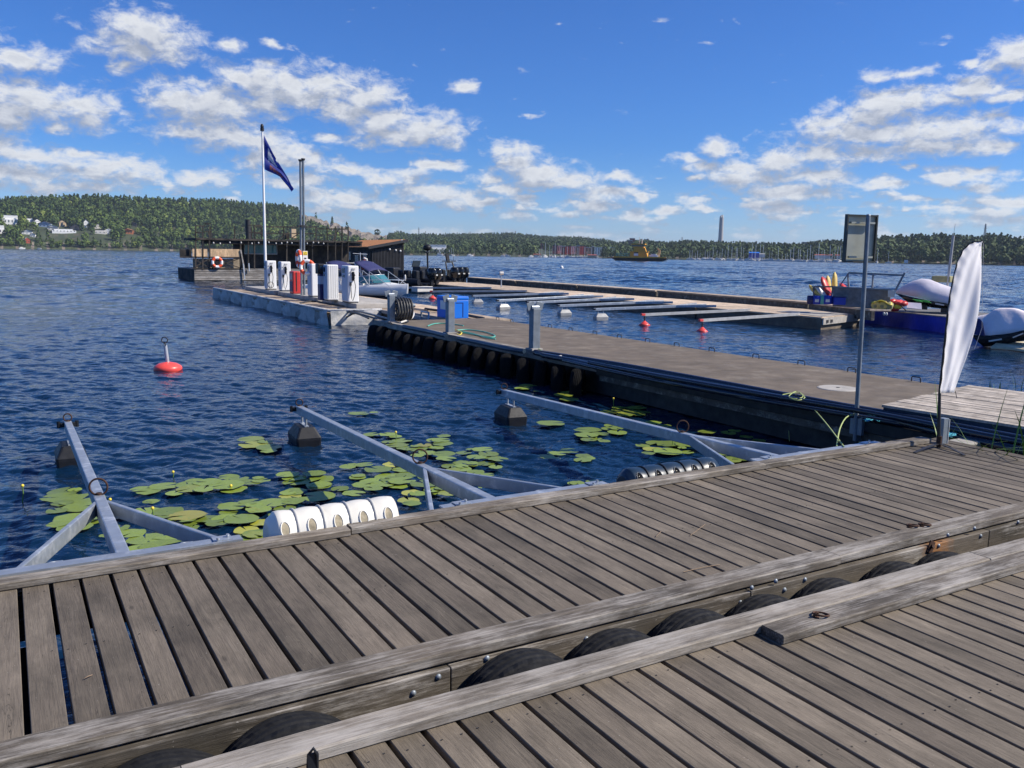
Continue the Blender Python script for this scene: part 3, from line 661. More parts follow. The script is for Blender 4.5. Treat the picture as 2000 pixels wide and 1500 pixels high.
farbox('warehouse', 'grey red roofed warehouse behind the marina boats', 'building', 1595, 1645, 497, 506, 735, 'offwhite', 'houser')
# chimney
o = thing('power_station_chimney', 'tall grey twin flue concrete chimney on the skyline', 'chimney', polar(1406, 1450)+Vector((0, 0, 0)))
zt = zray(1406, 421, 1450); mb = MB(); mb.lathe([(4.4, 0), (3.3, zt-3)], o.location, n=20); mb.lathe([(3.3, zt-3), (0.01, zt-3)], o.location, n=20); mb.build('shaft', 'stack', o)
mb = MB(); mb.lathe([(1.7, zt-4), (1.7, zt+1), (.01, zt+1)], o.location+Vector((1.4, 0, 0)), n=14); mb.lathe([(1.5, zt-4), (1.5, zt-.3), (.01, zt-.3)], o.location+Vector((-1.7, 0, 0)), n=14); mb.build('flue', 'stack', o)
def pylon(px, yt, yb, D, label, w_=4):
    q = polar(px, D); zt = zray(px, yt, D); zb = zray(px, yb, D)-6; o = thing('lattice_mast', label, 'mast', (q.x, q.y, zb))
    mb = MB(); h_ = zt-zb
    for a, b_ in ((-1,-1),(1,-1),(1,1),(-1,1)): mb.beam((a*w_/2, b_*w_/2, 0), (a*.25, b_*.25, h_), .35, .35)
    for k in range(9):
        z0, z1 = h_*k/9, h_*(k+1)/9; s0, s1 = (w_/2*(1-k/9)+.2), (w_/2*(1-(k+1)/9)+.2)
        mb.beam((-s0,-s0,z0), (s1,-s1,z1), .22, .22); mb.beam((s0,-s0,z0), (-s1,-s1,z1), .22, .22)
    mb.build('lattice', 'galvd', o, world=False)
    mb = MB(); mb.beam((-w_*.9, 0, h_*.82), (w_*.9, 0, h_*.82), .3, .3); mb.beam((-w_*.7, 0, h_*.92), (w_*.7, 0, h_*.92), .3, .3); mb.build('crossarm', 'galvd', o, world=False)
pylon(818, 444, 460, 2000, 'distant lattice mast nearest the rocky hill'); pylon(918, 452, 460, 2100, 'tiny lattice mast in the middle of the skyline', 3); pylon(1006, 451, 458, 2000, 'short lattice mast on the highest middle ridge', 3)
pylon(1331, 463, 480, 1500, 'lattice mast on the skyline right of the ferry', 4); pylon(1920, 437, 474, 950, 'slim lattice tower above the right hand hill', 2.6)
q = polar(1574, 1250); o = thing('sign_pylon', 'wide advertising board on a mast above the marina woods', 'sign', q); zt = zray(1574, 474, 1250); mb = MB(); mb.cyl(q+Vector((0,0,0)), q+Vector((0,0,zt)), .9, 8); mb.build('post', 'galvd', o)
mb = MB(); a = CR.copy(); a.z = 0; mb.beam(q+Vector((0,0,zt))-a*6.5, q+Vector((0,0,zt))+a*6.5, 2, 2.2); mb.build('board', 'galvd', o)
# ferry
q = polar(1250, 430); a = math.atan2(q.x, q.y); F = thing('car_ferry', 'yellow car ferry with a raised wheelhouse crossing the lake', 'ferry', (q.x, q.y, 0)); F.rotation_euler = (0, 0, -a-.12)
k = 430/FPX
def fx(px): return (px-1250)*k*1.02
def fbx(name, mat, x0, x1, z0, z1, y0=-3, y1=3): mb = MB(); mb.box(fx(x0), fx(x1), y0, y1, z0, z1); return mb.build(name, mat, F, world=False)
mb = MB(); mb.loft([[(fx(1198), -4, 1.4), (fx(1198), 4, 1.4), (fx(1200), 3.6, 1.0), (fx(1200), -3.6, 1.0)], [(fx(1208), -4.5, 1.5), (fx(1208), 4.5, 1.5), (fx(1208), 4, -.2), (fx(1208), -4, -.2)], [(fx(1285), -4.5, 1.5), (fx(1285), 4.5, 1.5), (fx(1285), 4, -.2), (fx(1285), -4, -.2)], [(fx(1301), -4, 1.5), (fx(1301), 4, 1.5), (fx(1299), 3.6, .4), (fx(1299), -3.6, .4)]], smooth=False); mb.build('hull', 'black', F, world=False)
fbx('bulwark', 'boom_y', 1203, 1297, 1.5, 2.1, -4.55, -4.3); fbx('bulwark', 'boom_y', 1203, 1297, 1.5, 2.1, 4.3, 4.55)
fbx('deckhouse', 'boom_y', 1233, 1264, 1.6, 4.4); fbx('upper_deckhouse', 'boom_y', 1239, 1259, 4.45, 6.2, -2.6, 2.6)
fbx('wheelhouse', 'boom_y', 1237, 1258, 6.25, 6.9, -2.4, 2.4); fbx('wheelhouse_window', 'win', 1236, 1258, 6.95, 7.8, -2.5, 2.5); fbx('wheelhouse_roof', 'boom_y', 1234, 1260, 7.85, 8.3, -3, 3)
fbx('deck_slab', 'boom_y', 1231, 1266, 4.3, 4.5, -3.3, 3.3); fbx('side_panel', 'white', 1240, 1248, 2.5, 3.6, -3.06, -2.98); fbx('door', 'dark', 1240, 1248, 3.7, 4.2, -3.06, -2.98)
mb = MB(); mb.beam((fx(1259), -2.7, 6.2), (fx(1265), -3.2, 1.8), .7, .9); mb.build('stair', 'boom_y', F, world=False)
mb = MB(); mb.cyl((fx(1248), 0, 8.3), (fx(1248), 0, 11.5), .12, 6); mb.cyl((fx(1253), 0, 8.3), (fx(1253), 0, 10.5), .2, 6); mb.build('mast', 'offwhite', F, world=False)
mb = MB()
for i in range(8): mb.cyl((fx(1208+i*3), -4.3, 1.5), (fx(1208+i*3), -4.3, 3.6), .08, 5)
mb.beam((fx(1208), -4.3, 3.6), (fx(1229), -4.3, 3.6), .12, .12); mb.build('railing', 'green', F, world=False)
fbx('ramp', 'houser', 1190, 1204, 1.3, 1.6, -2.5, 2.5)
mb = MB(); mb.cbox((fx(1276), -1, 2.4), 4.2, 1.9, 1.1); mb.cbox((fx(1276), -1, 3.1), 2.6, 1.7, .7); mb.build('car_on_deck', 'white', F, world=False)
mb = MB(); mb.beam((fx(1284), 0, 1.5), (fx(1286), 0, 5.4), 1.1, 1.1); mb.beam((fx(1286), 0, 5.2), (fx(1282), 0, 6.2), .6, .6); mb.build('ramp_gantry', 'peach', F, world=False)
# sailing boats of the marina, one built then copied
sb = thing('sailboat', 'small white sailboat with a bare mast moored in the far marina', 'sailboat', (0,0,0), 'sailboats in the far marina')
mb = MB(); rg = []
for x, wd, z0 in ((-3.4,.75,.1),(-2,1.15,-.1),(0,1.3,-.2),(2,.95,-.1),(3.6,.12,.2)): rg.append([(x,-wd,.95),(x,wd,.95),(x,wd*.6,z0),(x,-wd*.6,z0)])
mb.loft(rg, smooth=False); mb.build('hull', 'white', sb, world=False)
mb = MB(); mb.cbox((-.2,0,1.2), 2.8, 1.3, .5); mb.build('cabin', 'offwhite', sb, world=False)
mb = MB(); mb.cyl((.4,0,1), (.4,0,11), .16, 6); mb.cyl((.4,0,1.9), (-2.8,0,1.8), .10, 6); mb.build('mast', 'steel', sb, world=False)
reg(sb); first = True
spots = [(px, .985) for px in np.linspace(1345, 1655, 52)]+[(px, .985) for px in np.linspace(1052, 1168, 18)]+[(1692,.98),(1704,.98),(1712,.98),(1738,.98),(880,.98),(884,.98)]
for i, (px, f_) in enumerate(spots):
    px += random.uniform(-2.5, 2.5); D = tab(D0T, px)*f_-random.uniform(0, 14); q = polar(px, D); s_ = random.uniform(.6, 1.15)
    o = sb if first else dup(sb, (0,0,0)); first = False
    o.location = (q.x, q.y, 0); o.rotation_euler = (0, 0, random.uniform(0, 6.28)); o.scale = (s_, s_, s_*random.uniform(.8, 1.25))
# motor cruisers and a timber vessel by the middle shore
mc = thing('motor_cruiser', 'small white motor cruiser moored along the far shore', 'motor boat', (0,0,0), 'motor cruisers along the far shore')
mb = MB(); rg = []
for x, wd, z0 in ((-3.5,1.2,-.1),(0,1.4,-.2),(2.4,1.0,-.1),(4,.15,.5)): rg.append([(x,-wd,1.2),(x,wd,1.2),(x,wd*.7,z0),(x,-wd*.7,z0)])
mb.loft(rg, smooth=False); mb.build('hull', 'white', mc, world=False)
mb = MB(); mb.cbox((-.4,0,1.7), 3.4, 1.9, 1.0); mb.build('cabin', 'offwhite', mc, world=False); mb = MB(); mb.cbox((1.35,0,1.85), .2, 1.7, .6); mb.build('windscreen', 'win', mc, world=False)
reg(mc); first = True
for px in [42,75,862,917,984,990,1038,1046,1083,1092,1100,1110]+list(np.linspace(1350, 1660, 26)):
    D = tab(D0T, px)*.975-random.uniform(0, 8); q = polar(px+random.uniform(-3,3), D)
    o = mc if first else dup(mc, (0,0,0)); first = False
    o.location = (q.x, q.y, 0); o.rotation_euler = (0, 0, random.uniform(-.5, .5)-math.atan2(q.x, q.y)); o.scale = (random.uniform(.6, 1),)*3
farbox('old_wooden_vessel', 'brown timber passenger vessel moored before the white block', 'ship', 1148, 1165, 497, 505.5, 800, 'houset', 'houser')
farbox('boathouse', 'red roofed boathouse at the water below the middle woods', 'building', 1042, 1056, 496, 502, 880, 'houset', 'houser')
q = polar(1771, 560); o = thing('channel_marker', 'small white square board standing in open water before the right shore', 'sign', q); mb = MB(); mb.cyl(q, q+Vector((0,0,2)), .12, 6); mb.build('post', 'galvd', o)
mb = MB(); mb.cbox(q+Vector((0,0,1.6)), 2.0, .15, 1.7, rz=-.8); mb.build('board', 'white', o)
q = at(1097, 524); o = thing('white_buoy', 'small white mooring buoy far out on open water', 'buoy', q); mb = MB(); mb.ell(q+Vector((0,0,.1)), .32, .32, .34); mb.build('ball', 'white', o); mb = MB(); mb.torus(q+Vector((0,0,.48)), .07, .02, (0,1,0), 12, 6); mb.build('ring', 'galv', o)

# ------------------------------------------------------------------ near jetties
DZ = .70
def decking(mb, x0, x1, y0, y1, z, pitch=.1305, th=.045, phase=0.0, gmin=.010, gmax=.023):
    x = x0+phase
    while x < x1:
        gp = random.uniform(gmin, gmax); dz = random.uniform(-.0012, .0012); e = random.uniform(-.004, .004)
        sk = random.uniform(-.0018, .0018)
        a, b_ = x+gp/2, x+pitch-gp/2; zt = z+dz; c = .0025
        # board with softened edges
        mb.add([(a,y0+e,z-th),(b_,y0+e,z-th),(b_+sk,y1+e,z-th),(a+sk,y1+e,z-th),(a,y0+e,zt-c),(b_,y0+e,zt-c),(b_+sk,y1+e,zt-c),(a+sk,y1+e,zt-c),(a+c,y0+e,zt),(b_-c,y0+e,zt),(b_-c+sk,y1+e,zt),(a+c+sk,y1+e,zt)],
               [(0,3,2,1),(8,9,10,11),(4,5,9,8),(5,6,10,9),(6,7,11,10),(7,4,8,11),(0,1,5,4),(1,2,6,5),(2,3,7,6),(3,0,4,7)])
        x += pitch
    return mb
def kerb(mb, x0, x1, y0, y1, z0, z1, seg=3.6, along='x', jit=.003):
    a = x0 if along == 'x' else y0; b_ = x1 if along == 'x' else y1
    while a < b_:
        e = min(b_, a+seg*random.uniform(.85, 1.15)); j = random.uniform(-jit, jit); n = 7; c = .006; rings = []
        for i in range(n+1):
            t = a+(e-a-.004)*i/n; w1, w2, w3 = (random.uniform(-.0022, .0022) for _ in range(3))
            if along == 'x': rings.append([(t,y0+w1+c+j,z0),(t,y1+w2-c+j,z0),(t,y1+w2+j,z0+c),(t,y1+w2+j,z1-c+w3),(t,y1+w2-c+j,z1+w3),(t,y0+w1+c+j,z1+w3),(t,y0+w1+j,z1-c+w3),(t,y0+w1+j,z0+c)][::-1])
            else: rings.append([(x0+w1+c+j,t,z0),(x1+w2-c+j,t,z0),(x1+w2+j,t,z0+c),(x1+w2+j,t,z1-c+w3),(x1+w2-c+j,t,z1+w3),(x0+w1+c+j,t,z1+w3),(x0+w1+j,t,z1-c+w3),(x0+w1+j,t,z0+c)])
        mb.loft(rings, smooth=False); a = e
    return mb
def ringbolt(mb, c, Rr=.035, r=.005, tilt=(0,0,1)):
    c = Vector(c); mb.torus(c+Vector((-Rr*.95,0,.012)), .012, .0045, (0,1,.3), 12, 6); mb.torus(c+Vector((0,0,r+.003)), Rr, r, tilt, 22, 7)
    mb.lathe([(.016,0),(.016,.003),(.004,.004)], c+Vector((-Rr*.95,0,.0)), n=10); return mb

J1 = thing('wooden_jetty', 'nearest weathered plank jetty filling the lower right of the view', 'jetty', (3, 1, 0))
decking(MB(), -4, 9.5, -3.2, 2.6, DZ, phase=.045).build('decking', 'deck1', J1)
def screws(x0, x1, rows, z, phase, par):
    mb = MB(); x = x0+phase
    while x < x1:
        for y in rows:
            for dx in (.032, .098):
                if random.random() < .93: cx, cy = x+dx+random.uniform(-.006,.006), y+random.uniform(-.012,.012); mb.lathe([(.0040, .0012), (.0028, -.0004), (.0003, .0002)], (cx, cy, z), n=7, smooth=False)
        x += .1305
    tag(mb.build('screw_heads', 'dark', par), kind='stuff')
screws(-4, 9.5, (-.55, .62, 1.70, 2.40), DZ, .045, J1)
kerb(MB(), -4, 9.5, 2.462, 2.588, DZ+.001, DZ+.046, seg=4.2).build('kerb_beam', 'kerbx2', J1)
p = MB(); kerb(p, 2.72, 6.9, 2.335, 2.459, DZ+.001, DZ+.044, seg=9); p.build('loose_plank', 'kerbx', J1)
rb = MB(); ringbolt(rb, (3.02, 2.40, DZ+.044), .034, .0045, (.15, .1, 1)); rb.build('ring_bolt', 'rust', J1)
mb = MB(); mb.box(-4, 9.5, 2.52, 2.58, .46, .653); mb.box(-4, 9.5, -3.15, -3.1, .46, .653)
for x in np.arange(-3.8, 9.4, 1.2): mb.box(x, x+.07, -3.1, 2.52, .50, .654)
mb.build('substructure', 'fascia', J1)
mb = MB()
for x in np.arange(-3.5, 9.5, 3.2): MB().box(x, x+1.9, -2.9, 2.2, -.35, .44).build('float', 'concreteW', J1)
b1 = at(603, 1492, DZ+.03); mb = MB(); mb.tube([b1+Vector((0,.01,-.03)), b1+Vector((0,0,.03)), b1+Vector((.012,-.012,.055)), b1+Vector((.024,-.01,.03)), b1+Vector((.026,0,-.03))], .006, 6)
mb.cbox(b1+Vector((.012,-.004,.0)), .034, .006, .07); mb.build('mooring_strap', 'blackp', J1, bevel=.001)

J2 = thing('wooden_jetty', 'second weathered plank jetty carrying the mooring booms', 'jetty', (3, 3.8, 0))
decking(MB(), -5, 7.18, 2.90, 4.66, DZ, phase=.02).build('decking', 'deck2', J2)
screws(-5, 7.1, (3.06, 3.72, 4.42), DZ, .02, J2)
kerb(MB(), -5, 9.0, 2.866, 2.998, DZ+.001, DZ+.048, seg=3.9).build('kerb_beam', 'kerbx', J2)
kb = MB(); kerb(kb, -5, 1.62, 4.505, 4.60, DZ+.001, DZ+.040, seg=6.7); kerb(kb, 1.63, 7.0, 4.525, 4.63, DZ+.001, DZ+.046, seg=3.1); kb.build('kerb_beam', 'kerbx', J2)
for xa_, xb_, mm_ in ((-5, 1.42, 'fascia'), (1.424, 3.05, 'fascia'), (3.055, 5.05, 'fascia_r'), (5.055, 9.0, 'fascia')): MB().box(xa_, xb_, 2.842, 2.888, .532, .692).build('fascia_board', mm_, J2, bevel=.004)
mb = MB()
mb.box(-5, 7.1, 2.91, 2.95, .42, .653); mb.box(-5, 7.15, 4.60, 4.65, .40, .653)
for x in np.arange(-4.8, 7.1, 1.1): mb.box(x, x+.07, 2.95, 4.60, .50, .654)
mb.box(7.09, 7.15, 2.95, 4.60, .42, .653)
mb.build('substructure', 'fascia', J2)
mb = MB()
for x in np.arange(-4.5, 6.5, 3.0): MB().box(x, x+1.6, 3.1, 4.5, -.35, .41).build('float', 'blackp', J2)
for g_ in [(807,1354),(856,1322),(951,1286),(1145,1248),(1468,1148),(1515,1135),(1446,1177),(1532,1152),(1572,1132),(1851,1045),(1833,1066),(1903,1032),(1915,1047),(1988,1020)]:
    q = aty(*g_, 2.842); mb = MB(); mb.lathe([(.013, 0), (.012, -.003), (.008, -.007), (.001, -.009)], q, 'y', 14); mb.build('bolt', 'galvd', J2)
for g_ in [(1782,1029),(1806,1027)]:
    q = at(*g_, DZ+.048); mb = MB(); ringbolt(mb, q+Vector((0,0,0)), .032, .006, (.1,.12,1)); mb.build('ring_bolt', 'rust', J2)
q = aty(1817, 1068, 2.842); mb = MB(); mb.cbox(q+Vector((0,-.004,0)), .05, .008, .07, ry=.4); mb.cyl(q+Vector((0,-.02,.01)), q, .012, 8); mb.build('bracket', 'rust', J2, bevel=.002)
# galvanised rail bolted along the outer edge, with shackle rings
def rail(x0, x1): mb = MB(); mb.box(x0, x1, 4.645, 4.662, .58, .735); mb.box(x0, x1, 4.664, 4.735, .722, .732); mb.build('edge_rail', 'galv', J2)
rail(-.35, 1.05); rail(2.28, 3.55); rail(5.0, 6.5)
for g_ in [(112,1113),(371,1071),(895,987),(1052,957),(1478,898),(1563,882)]:
    q = at(*g_, .72); q.y = 4.76; mb = MB(); mb.torus(q+Vector((0,.0,.0)), .030, .006, (0,.25,1), 20, 6); mb.build('shackle_ring', 'galv', J2)
for x in (-.2, .95, 2.42, 3.45, 5.15, 6.35):
    mb = MB(); mb.box(x-.05, x+.05, 4.665, 4.74, .734, .740); mb.cyl((x-.03,4.66,.745), (x-.03,4.66,.757), .009, 8); mb.cyl((x+.03,4.70,.745), (x+.03,4.70,.757), .009, 8); mb.build('fixing_plate', 'galv', J2)

# tyres squeezed between the two jetties
def tyre_mesh(n=84, R0=.30, wd=.2, ribs=5, cuts=3):
    mb = MB(); prof = []
    for i in range(ribs*4+1):
        t = i/(ribs*4)*2-1; rr = R0-.018*abs(t)**3; gr = (i % 4 == 0) and 0 < i < ribs*4
        prof.append((rr-(.006 if gr else 0), t*wd/2*.86))
    prof = [(R0*.58, -wd*.36), (R0*.62, -wd*.49), (R0*.80, -wd*.53), (R0*.93, -wd*.5)]+prof+[(R0*.93, wd*.5), (R0*.80, wd*.53), (R0*.62, wd*.49), (R0*.58, wd*.36), (R0*.80, wd*.34), (R0*.88, 0), (R0*.80, -wd*.34), (R0*.58, -wd*.36)]
    vs = []
    for i in range(n):
        th = 2*math.pi*i/n
        for k, (r, y) in enumerate(prof):
            th2 = th + (abs(y)*1.3 if 4 <= k < 4+ribs*4+1 else 0)
            rr = r-(.004 if (i % 3 == 0 and 4 <= k < 5+ribs*4 and cuts and k % 8 < 4) else 0)
            vs.append((rr*math.cos(th2), y, rr*math.sin(th2)))
    m_ = len(prof); fs = [(i*m_+k, ((i+1) % n)*m_+k, ((i+1) % n)*m_+k+1, i*m_+k+1) for i in range(n) for k in range(m_-1)]
    mb.add(vs, fs, smooth=False); return mb
ty = thing('tyre_fender', 'x', 'tyre', (0,0,0), 'tyres squeezed between the two jetties')
tyre_mesh().build('tyre', 'rubber', ty, world=False, bevel=0)
reg(ty)
tl = ['worn tyre cut by the bottom edge, nearest to the left corner','smooth worn tyre in the gap, second from the lower left','deeply treaded black tyre in the gap below three bolt heads','smooth grey tyre just right of the deeply treaded one','dusty tyre in the gap left of the loose plank end','small arc of a tyre behind the end of the loose plank','grey tyre right of the loose plank ring, ribs running around it','tyre with circular ribs left of the rust stained board','last tyre of the gap, under the rusty bracket']
for i, g_ in enumerate([(310,1480),(570,1402),(1025,1272),(1212,1232),(1365,1192),(1505,1163),(1632,1130),(1762,1097),(1855,1077)]):
    q = aty(*g_, 2.72); o = ty if i == 0 else dup(ty, (0,0,0)); o.location = (q.x, 2.725, q.z-.315); o.rotation_euler = (random.uniform(-.05,.05), random.uniform(0,0), random.uniform(-.06,.06)); o['label'] = tl[i]
# rubbing strip under them
# ------------------------------------------------------------------ mooring booms
ZT = .36; ZB = .66
def float_block(o, mat, x=0, y=0, zpost=.36):
    rg = []
    for yy, sx, zt in ((-.31,.16,.0),(-.30,.19,.12),(-.17,.15,.245),(.17,.15,.245),(.30,.19,.12),(.31,.16,.0)): pass
    mb = MB(); a = .25; b_ = .15
    low = [(-b_*.9,-a*.92,-.12),(b_*.9,-a*.92,-.12),(b_*.9,a*.92,-.12),(-b_*.9,a*.92,-.12)]
    mid = [(-b_,-a,.07),(b_,-a,.07),(b_,a,.07),(-b_,a,.07)]
    md2 = [(-b_,-a,.10),(b_,-a,.10),(b_,a,.10),(-b_,a,.10)]
    top = [(-b_*.6,-a*.66,.215),(b_*.6,-a*.66,.215),(b_*.6,a*.66,.215),(-b_*.6,a*.66,.215)]
    sh = lambda r_: [(p_[0]+x, p_[1]+y, p_[2]) for p_ in r_]
    mb.loft([sh(low), sh(mid), sh(md2), sh(top)], smooth=False); f = mb.build('float', mat, o, world=False, bevel=.022)
    for d in (-.10, .10):
        mb = MB(); mb.cyl((x, y+d, .20), (x, y+d, zpost), .014, 8); mb.build('post', 'galv', o, world=False)
    mb = MB(); mb.cbox((x, y, .222), .05, .28, .012); mb.build('mount_plate', 'galv', o, world=False)
def boom(name, label, L_, kind, braces, mat='galv', group=None, ring=True, y0=0):
    # root at the jetty edge, pointing along +Y, top at z=.6
    o = thing(name, label, 'boom', (0,0,0), group)
    mb = MB(); mb.beam((0,0,ZB), (0,L_,ZT), .072, .10); mb.build('beam', mat, o, world=False, bevel=.008)
    for (bx, by, jy) in braces:
        mb = MB(); mb.beam((0.0 if abs(bx)<.01 else math.copysign(.03,bx), jy, ZB-(ZB-ZT)*jy/L_), (bx, by, ZB+.005), .03, .09); mb.build('brace', mat, o, world=False, bevel=.006)
    mb = MB(); mb.cbox((0, L_-.01, ZT+.01), .15, .05, .05); mb.cyl((-.09,L_-.01,ZT-.02), (-.09,L_-.01,ZT+.05), .02, 8); mb.cyl((.09,L_-.01,ZT-.02), (.09,L_-.01,ZT+.05), .02, 8); mb.build('end_bracket', 'blackp', o, world=False, bevel=.006)
    if ring:
        for yy, rr in ((L_-.05, .042), (jr, .058)):
            mb = MB(); zy = ZB+.05-(ZB-ZT)*yy/L_; mb.torus((0,yy,zy+.01+rr*.8), rr, .007, (.35,1,0), 24, 6); mb.cyl((0,yy,zy), (0,yy,zy+.015), .02, 8); mb.build('ring', 'rust', o, world=False)
    if kind == 'block': float_block(o, 'greyp' if group and 'far pier' in group else 'blackp', 0, L_-.28)
    return o
jr = 1.7
def place_boom(tip, base, label, bl, br, yj):
    global jr
    tip = Vector(tip); base = Vector(base); d = tip-base; L_ = Vector((d.x, d.y)).length; ang = math.atan2(-d.x, d.y)
    mt = Matrix.Rotation(-ang, 3, 'Z')
    fb = [mt @ (Vector(q)-Vector((base.x, base.y, 0))) for q in (bl, br)]; jr = yj+.18
    o = boom('mooring_boom', label, L_, 'block', [(f_.x, f_.y, yj) for f_ in fb], group='grey Y booms on the plank jetty')
    o.location = (base.x, base.y, 0); o.rotation_euler = (0, 0, ang); return o
tp = at(132, 822, ZT+.05); bs = at(246, 1092, .71); j1 = at(207, 980, .62)
place_boom(tp, (bs.x, 4.72, 0), 'steel mooring boom furthest left, pointing almost straight out', (at(22,1130,.70).x, 4.72, 0), (at(445,1058,.70).x, 4.72, 0), j1.y-4.72)
tp = at(583, 792, ZT+.05); bs = at(965, 974, .71); j1 = at(850, 917, .62)
place_boom(tp, (bs.x, 4.74, 0), 'steel mooring boom between the white and the slate fender', (at(838,995,.70).x, 4.74, 0), (at(1110,955,.70).x, 4.74, 0), j1.y-4.74)
tp = at(982, 760, ZT+.05); bs = at(1526, 891, .71); j1 = at(1370, 853, .62)
place_boom(tp, (bs.x, 4.78, 0), 'steel mooring boom nearest the concrete pier', (at(1422,905,.70).x, 4.76, 0), (at(1610,880,.70).x, 4.76, 0), j1.y-4.78)

# ------------------------------------------------------------------ plastic fenders lashed to the outer edge
def fender(name, label, pa, pb, mat, holemat, n, r, yb=4.72, z=.70):
    a = at(*pa, z); b_ = at(*pb, z); x0, x1 = a.x, b_.x; o = thing(name, label, 'fender', ((x0+x1)/2, yb, z)); L_ = x1-x0
    def sec(x, s_, zo=0):     # arch-shaped section standing on the edge
        pts = []
        for k in range(15):
            th = math.pi*(-.12+1.24*k/14); pts.append((x, yb+r*.95*s_*math.cos(th), z-.03+zo+ r*1.12*s_*max(-.35, math.sin(th))))
        return pts[::-1]
    mb = MB(); rg = [sec(x0+.0, .62), sec(x0+.010, .80), sec(x0+.04, .94)]
    seg = L_/n
    for i in range(n):
        c = x0+seg*i
        rg += [sec(c+seg*.08+.03*(i==0), .985), sec(c+seg*.3, 1.02), sec(c+seg*.5, 1.03), sec(c+seg*.7, 1.02), sec(c+seg*.93, .985)]
        if i < n-1: rg += [sec(c+seg*.985, .97), sec(c+seg*1.01, .97)]
    rg += [sec(x1-.03, .93), sec(x1-.008, .78), sec(x1, .60)]
    mb.loft(rg); mb.build('body', mat, o)
    for i in range(n-1):
        c = x0+seg*(i+1); s = [(c, yb+r*1.005*.95*math.cos(math.pi*(-.1+1.2*k/18)), z-.03+r*1.12*1.005*max(-.3, math.sin(math.pi*(-.1+1.2*k/18)))) for k in range(19)]
        mb = MB(); mb.tube(s, .007, 6); mb.build('lashing_strap', 'greyp' if mat == 'whitep' else 'blackp', o)
    for i in range(n):         # hand holes: surface discs on the jetty side, stain and pocket shade in their colour
        c = x0+seg*(i+.5); th = R(206); cy = yb+r*.985*math.cos(th)*1; cz = z+.048
        mb = MB(); pts = []
        for k in range(16):
            t = 2*math.pi*k/16; zz = cz+r*.29*math.sin(t); pts.append((c+.026*math.cos(t), yb-math.sqrt(max(0, 1-((zz-z+.03)/(r*1.12*1.03))**2))*r*.95*1.055, zz))
        mb.add(pts+[(c, yb-math.sqrt(max(0, 1-((cz-z+.03)/(r*1.12*1.03))**2))*r*.95*1.055, cz)], [(k, (k+1) % 16, 16) for k in range(16)]); mb.tube(pts, .004, 6, closed=True, mat=1); mb.build('hand_hole', [holemat, mat], o)
    return o
fender('jetty_fender', 'long white plastic fender in five bulges on the jetty edge', (528,1052), (776,1012), 'whitep', 'stainp', 5, .135, z=.715)
fender('jetty_fender', 'glossy slate grey fender with four dark hand holes on the jetty edge', (1206,940), (1375,912), 'bluegreyp', 'rubberd', 5, .115, z=.70)

# ------------------------------------------------------------------ water lilies
PADS = '''125,960,28 117,971,30 146,956,12 160,975,38 122,982,18 162,989,32 111,997,18 149,1012,36 113,1023,18 177,1016,25 187,1002,15 290,959,20 320,949,24 365,946,20 372,954,24 405,941,24 443,946,30 398,955,18 456,955,24 447,931,18 468,941,12 491,941,20 510,938,16 295,979,14 286,999,26 329,998,26 365,1006,32 320,1014,25 360,1022,22 405,1013,22 441,1013,25 423,1021,18 471,1013,30 453,988,24 489,980,18 494,995,12 481,1035,22 466,1054,26 236,1000,24 253,1003,20 284,1052,32 256,1041,25 205,1046,10 266,1070,16 313,1066,34 284,1084,22 228,995,15 495,868,25 525,873,22 518,862,14 701,807,18 731,805,8 562,926,20 614,924,20 579,941,24 628,935,22 622,948,22 577,958,18 567,969,20 621,969,30 534,981,28 572,978,20 505,994,22 514,1020,22 517,1038,14 510,1051,18 557,993,20 545,1005,18 679,911,15 711,907,16 738,916,24 767,907,18 698,932,15 728,941,24 758,931,24 711,946,20 795,927,20 785,917,18 785,938,24 829,944,26 832,931,16 780,948,20 664,954,16 691,963,20 803,962,18 798,977,20 845,956,16 875,963,18 879,951,14 862,953,12 785,860,18 775,869,20 815,876,18 850,859,16 865,866,18 828,869,14 835,884,16 867,886,20 815,889,12 792,875,16 849,873,14 725,848,14 758,848,16 905,884,14 942,877,18 931,892,18 954,886,18 973,896,18 949,905,16 880,910,17 902,904,16 924,908,10 902,916,18 929,922,16 952,927,12 942,951,8 1076,826,24 1065,891,16 1088,885,17 1112,880,17 1117,943,8 1139,890,14 1138,898,16 1127,943,14 1162,941,16 1377,913,8 1148,839,24 1197,831,16 1192,837,16 1206,844,18 1173,847,15 1150,858,14 1180,861,11 1121,804,7 1192,804,18 1211,796,14 1243,796,18 1227,805,26 1255,805,14 1220,810,14 1276,825,14 1300,831,10 1257,838,7 1281,845,7 1031,753,16 1022,758,12 1048,764,5 1111,767,16 1101,771,18 1125,763,12 1381,843,16 1423,845,14 1458,853,12 1482,860,12 1255,870,13 1283,865,20 1307,866,22 1276,877,18 1304,881,26 1342,868,20 1365,872,14 1332,874,8 1342,883,12 1416,884,20 1444,893,24 1430,898,18 1507,884,20 1528,887,12 1463,884,14'''
def lily(R_=1.0, notch=.22, nn=30):
    mb = MB(); vs = [(0, 0, .0)]; 
    for k in range(nn+1):
        th = notch+(2*math.pi-2*notch)*k/nn; rr = R_*(1+.03*math.sin(5*th)+.02*math.sin(9*th+1)); vs.append((rr*math.cos(th), rr*.92*math.sin(th), .02*math.sin(3*th)+.012*math.sin(7*th)))
    mb.add(vs, [(0, k+1, k+2) for k in range(nn)], smooth=True); return mb
protos = []
for k in range(4):
    o = lily(1, .12+.07*k).build('lily_pad', 'pad', None, world=False); me = o.data; protos.append(me); bpy.data.objects.remove(o)
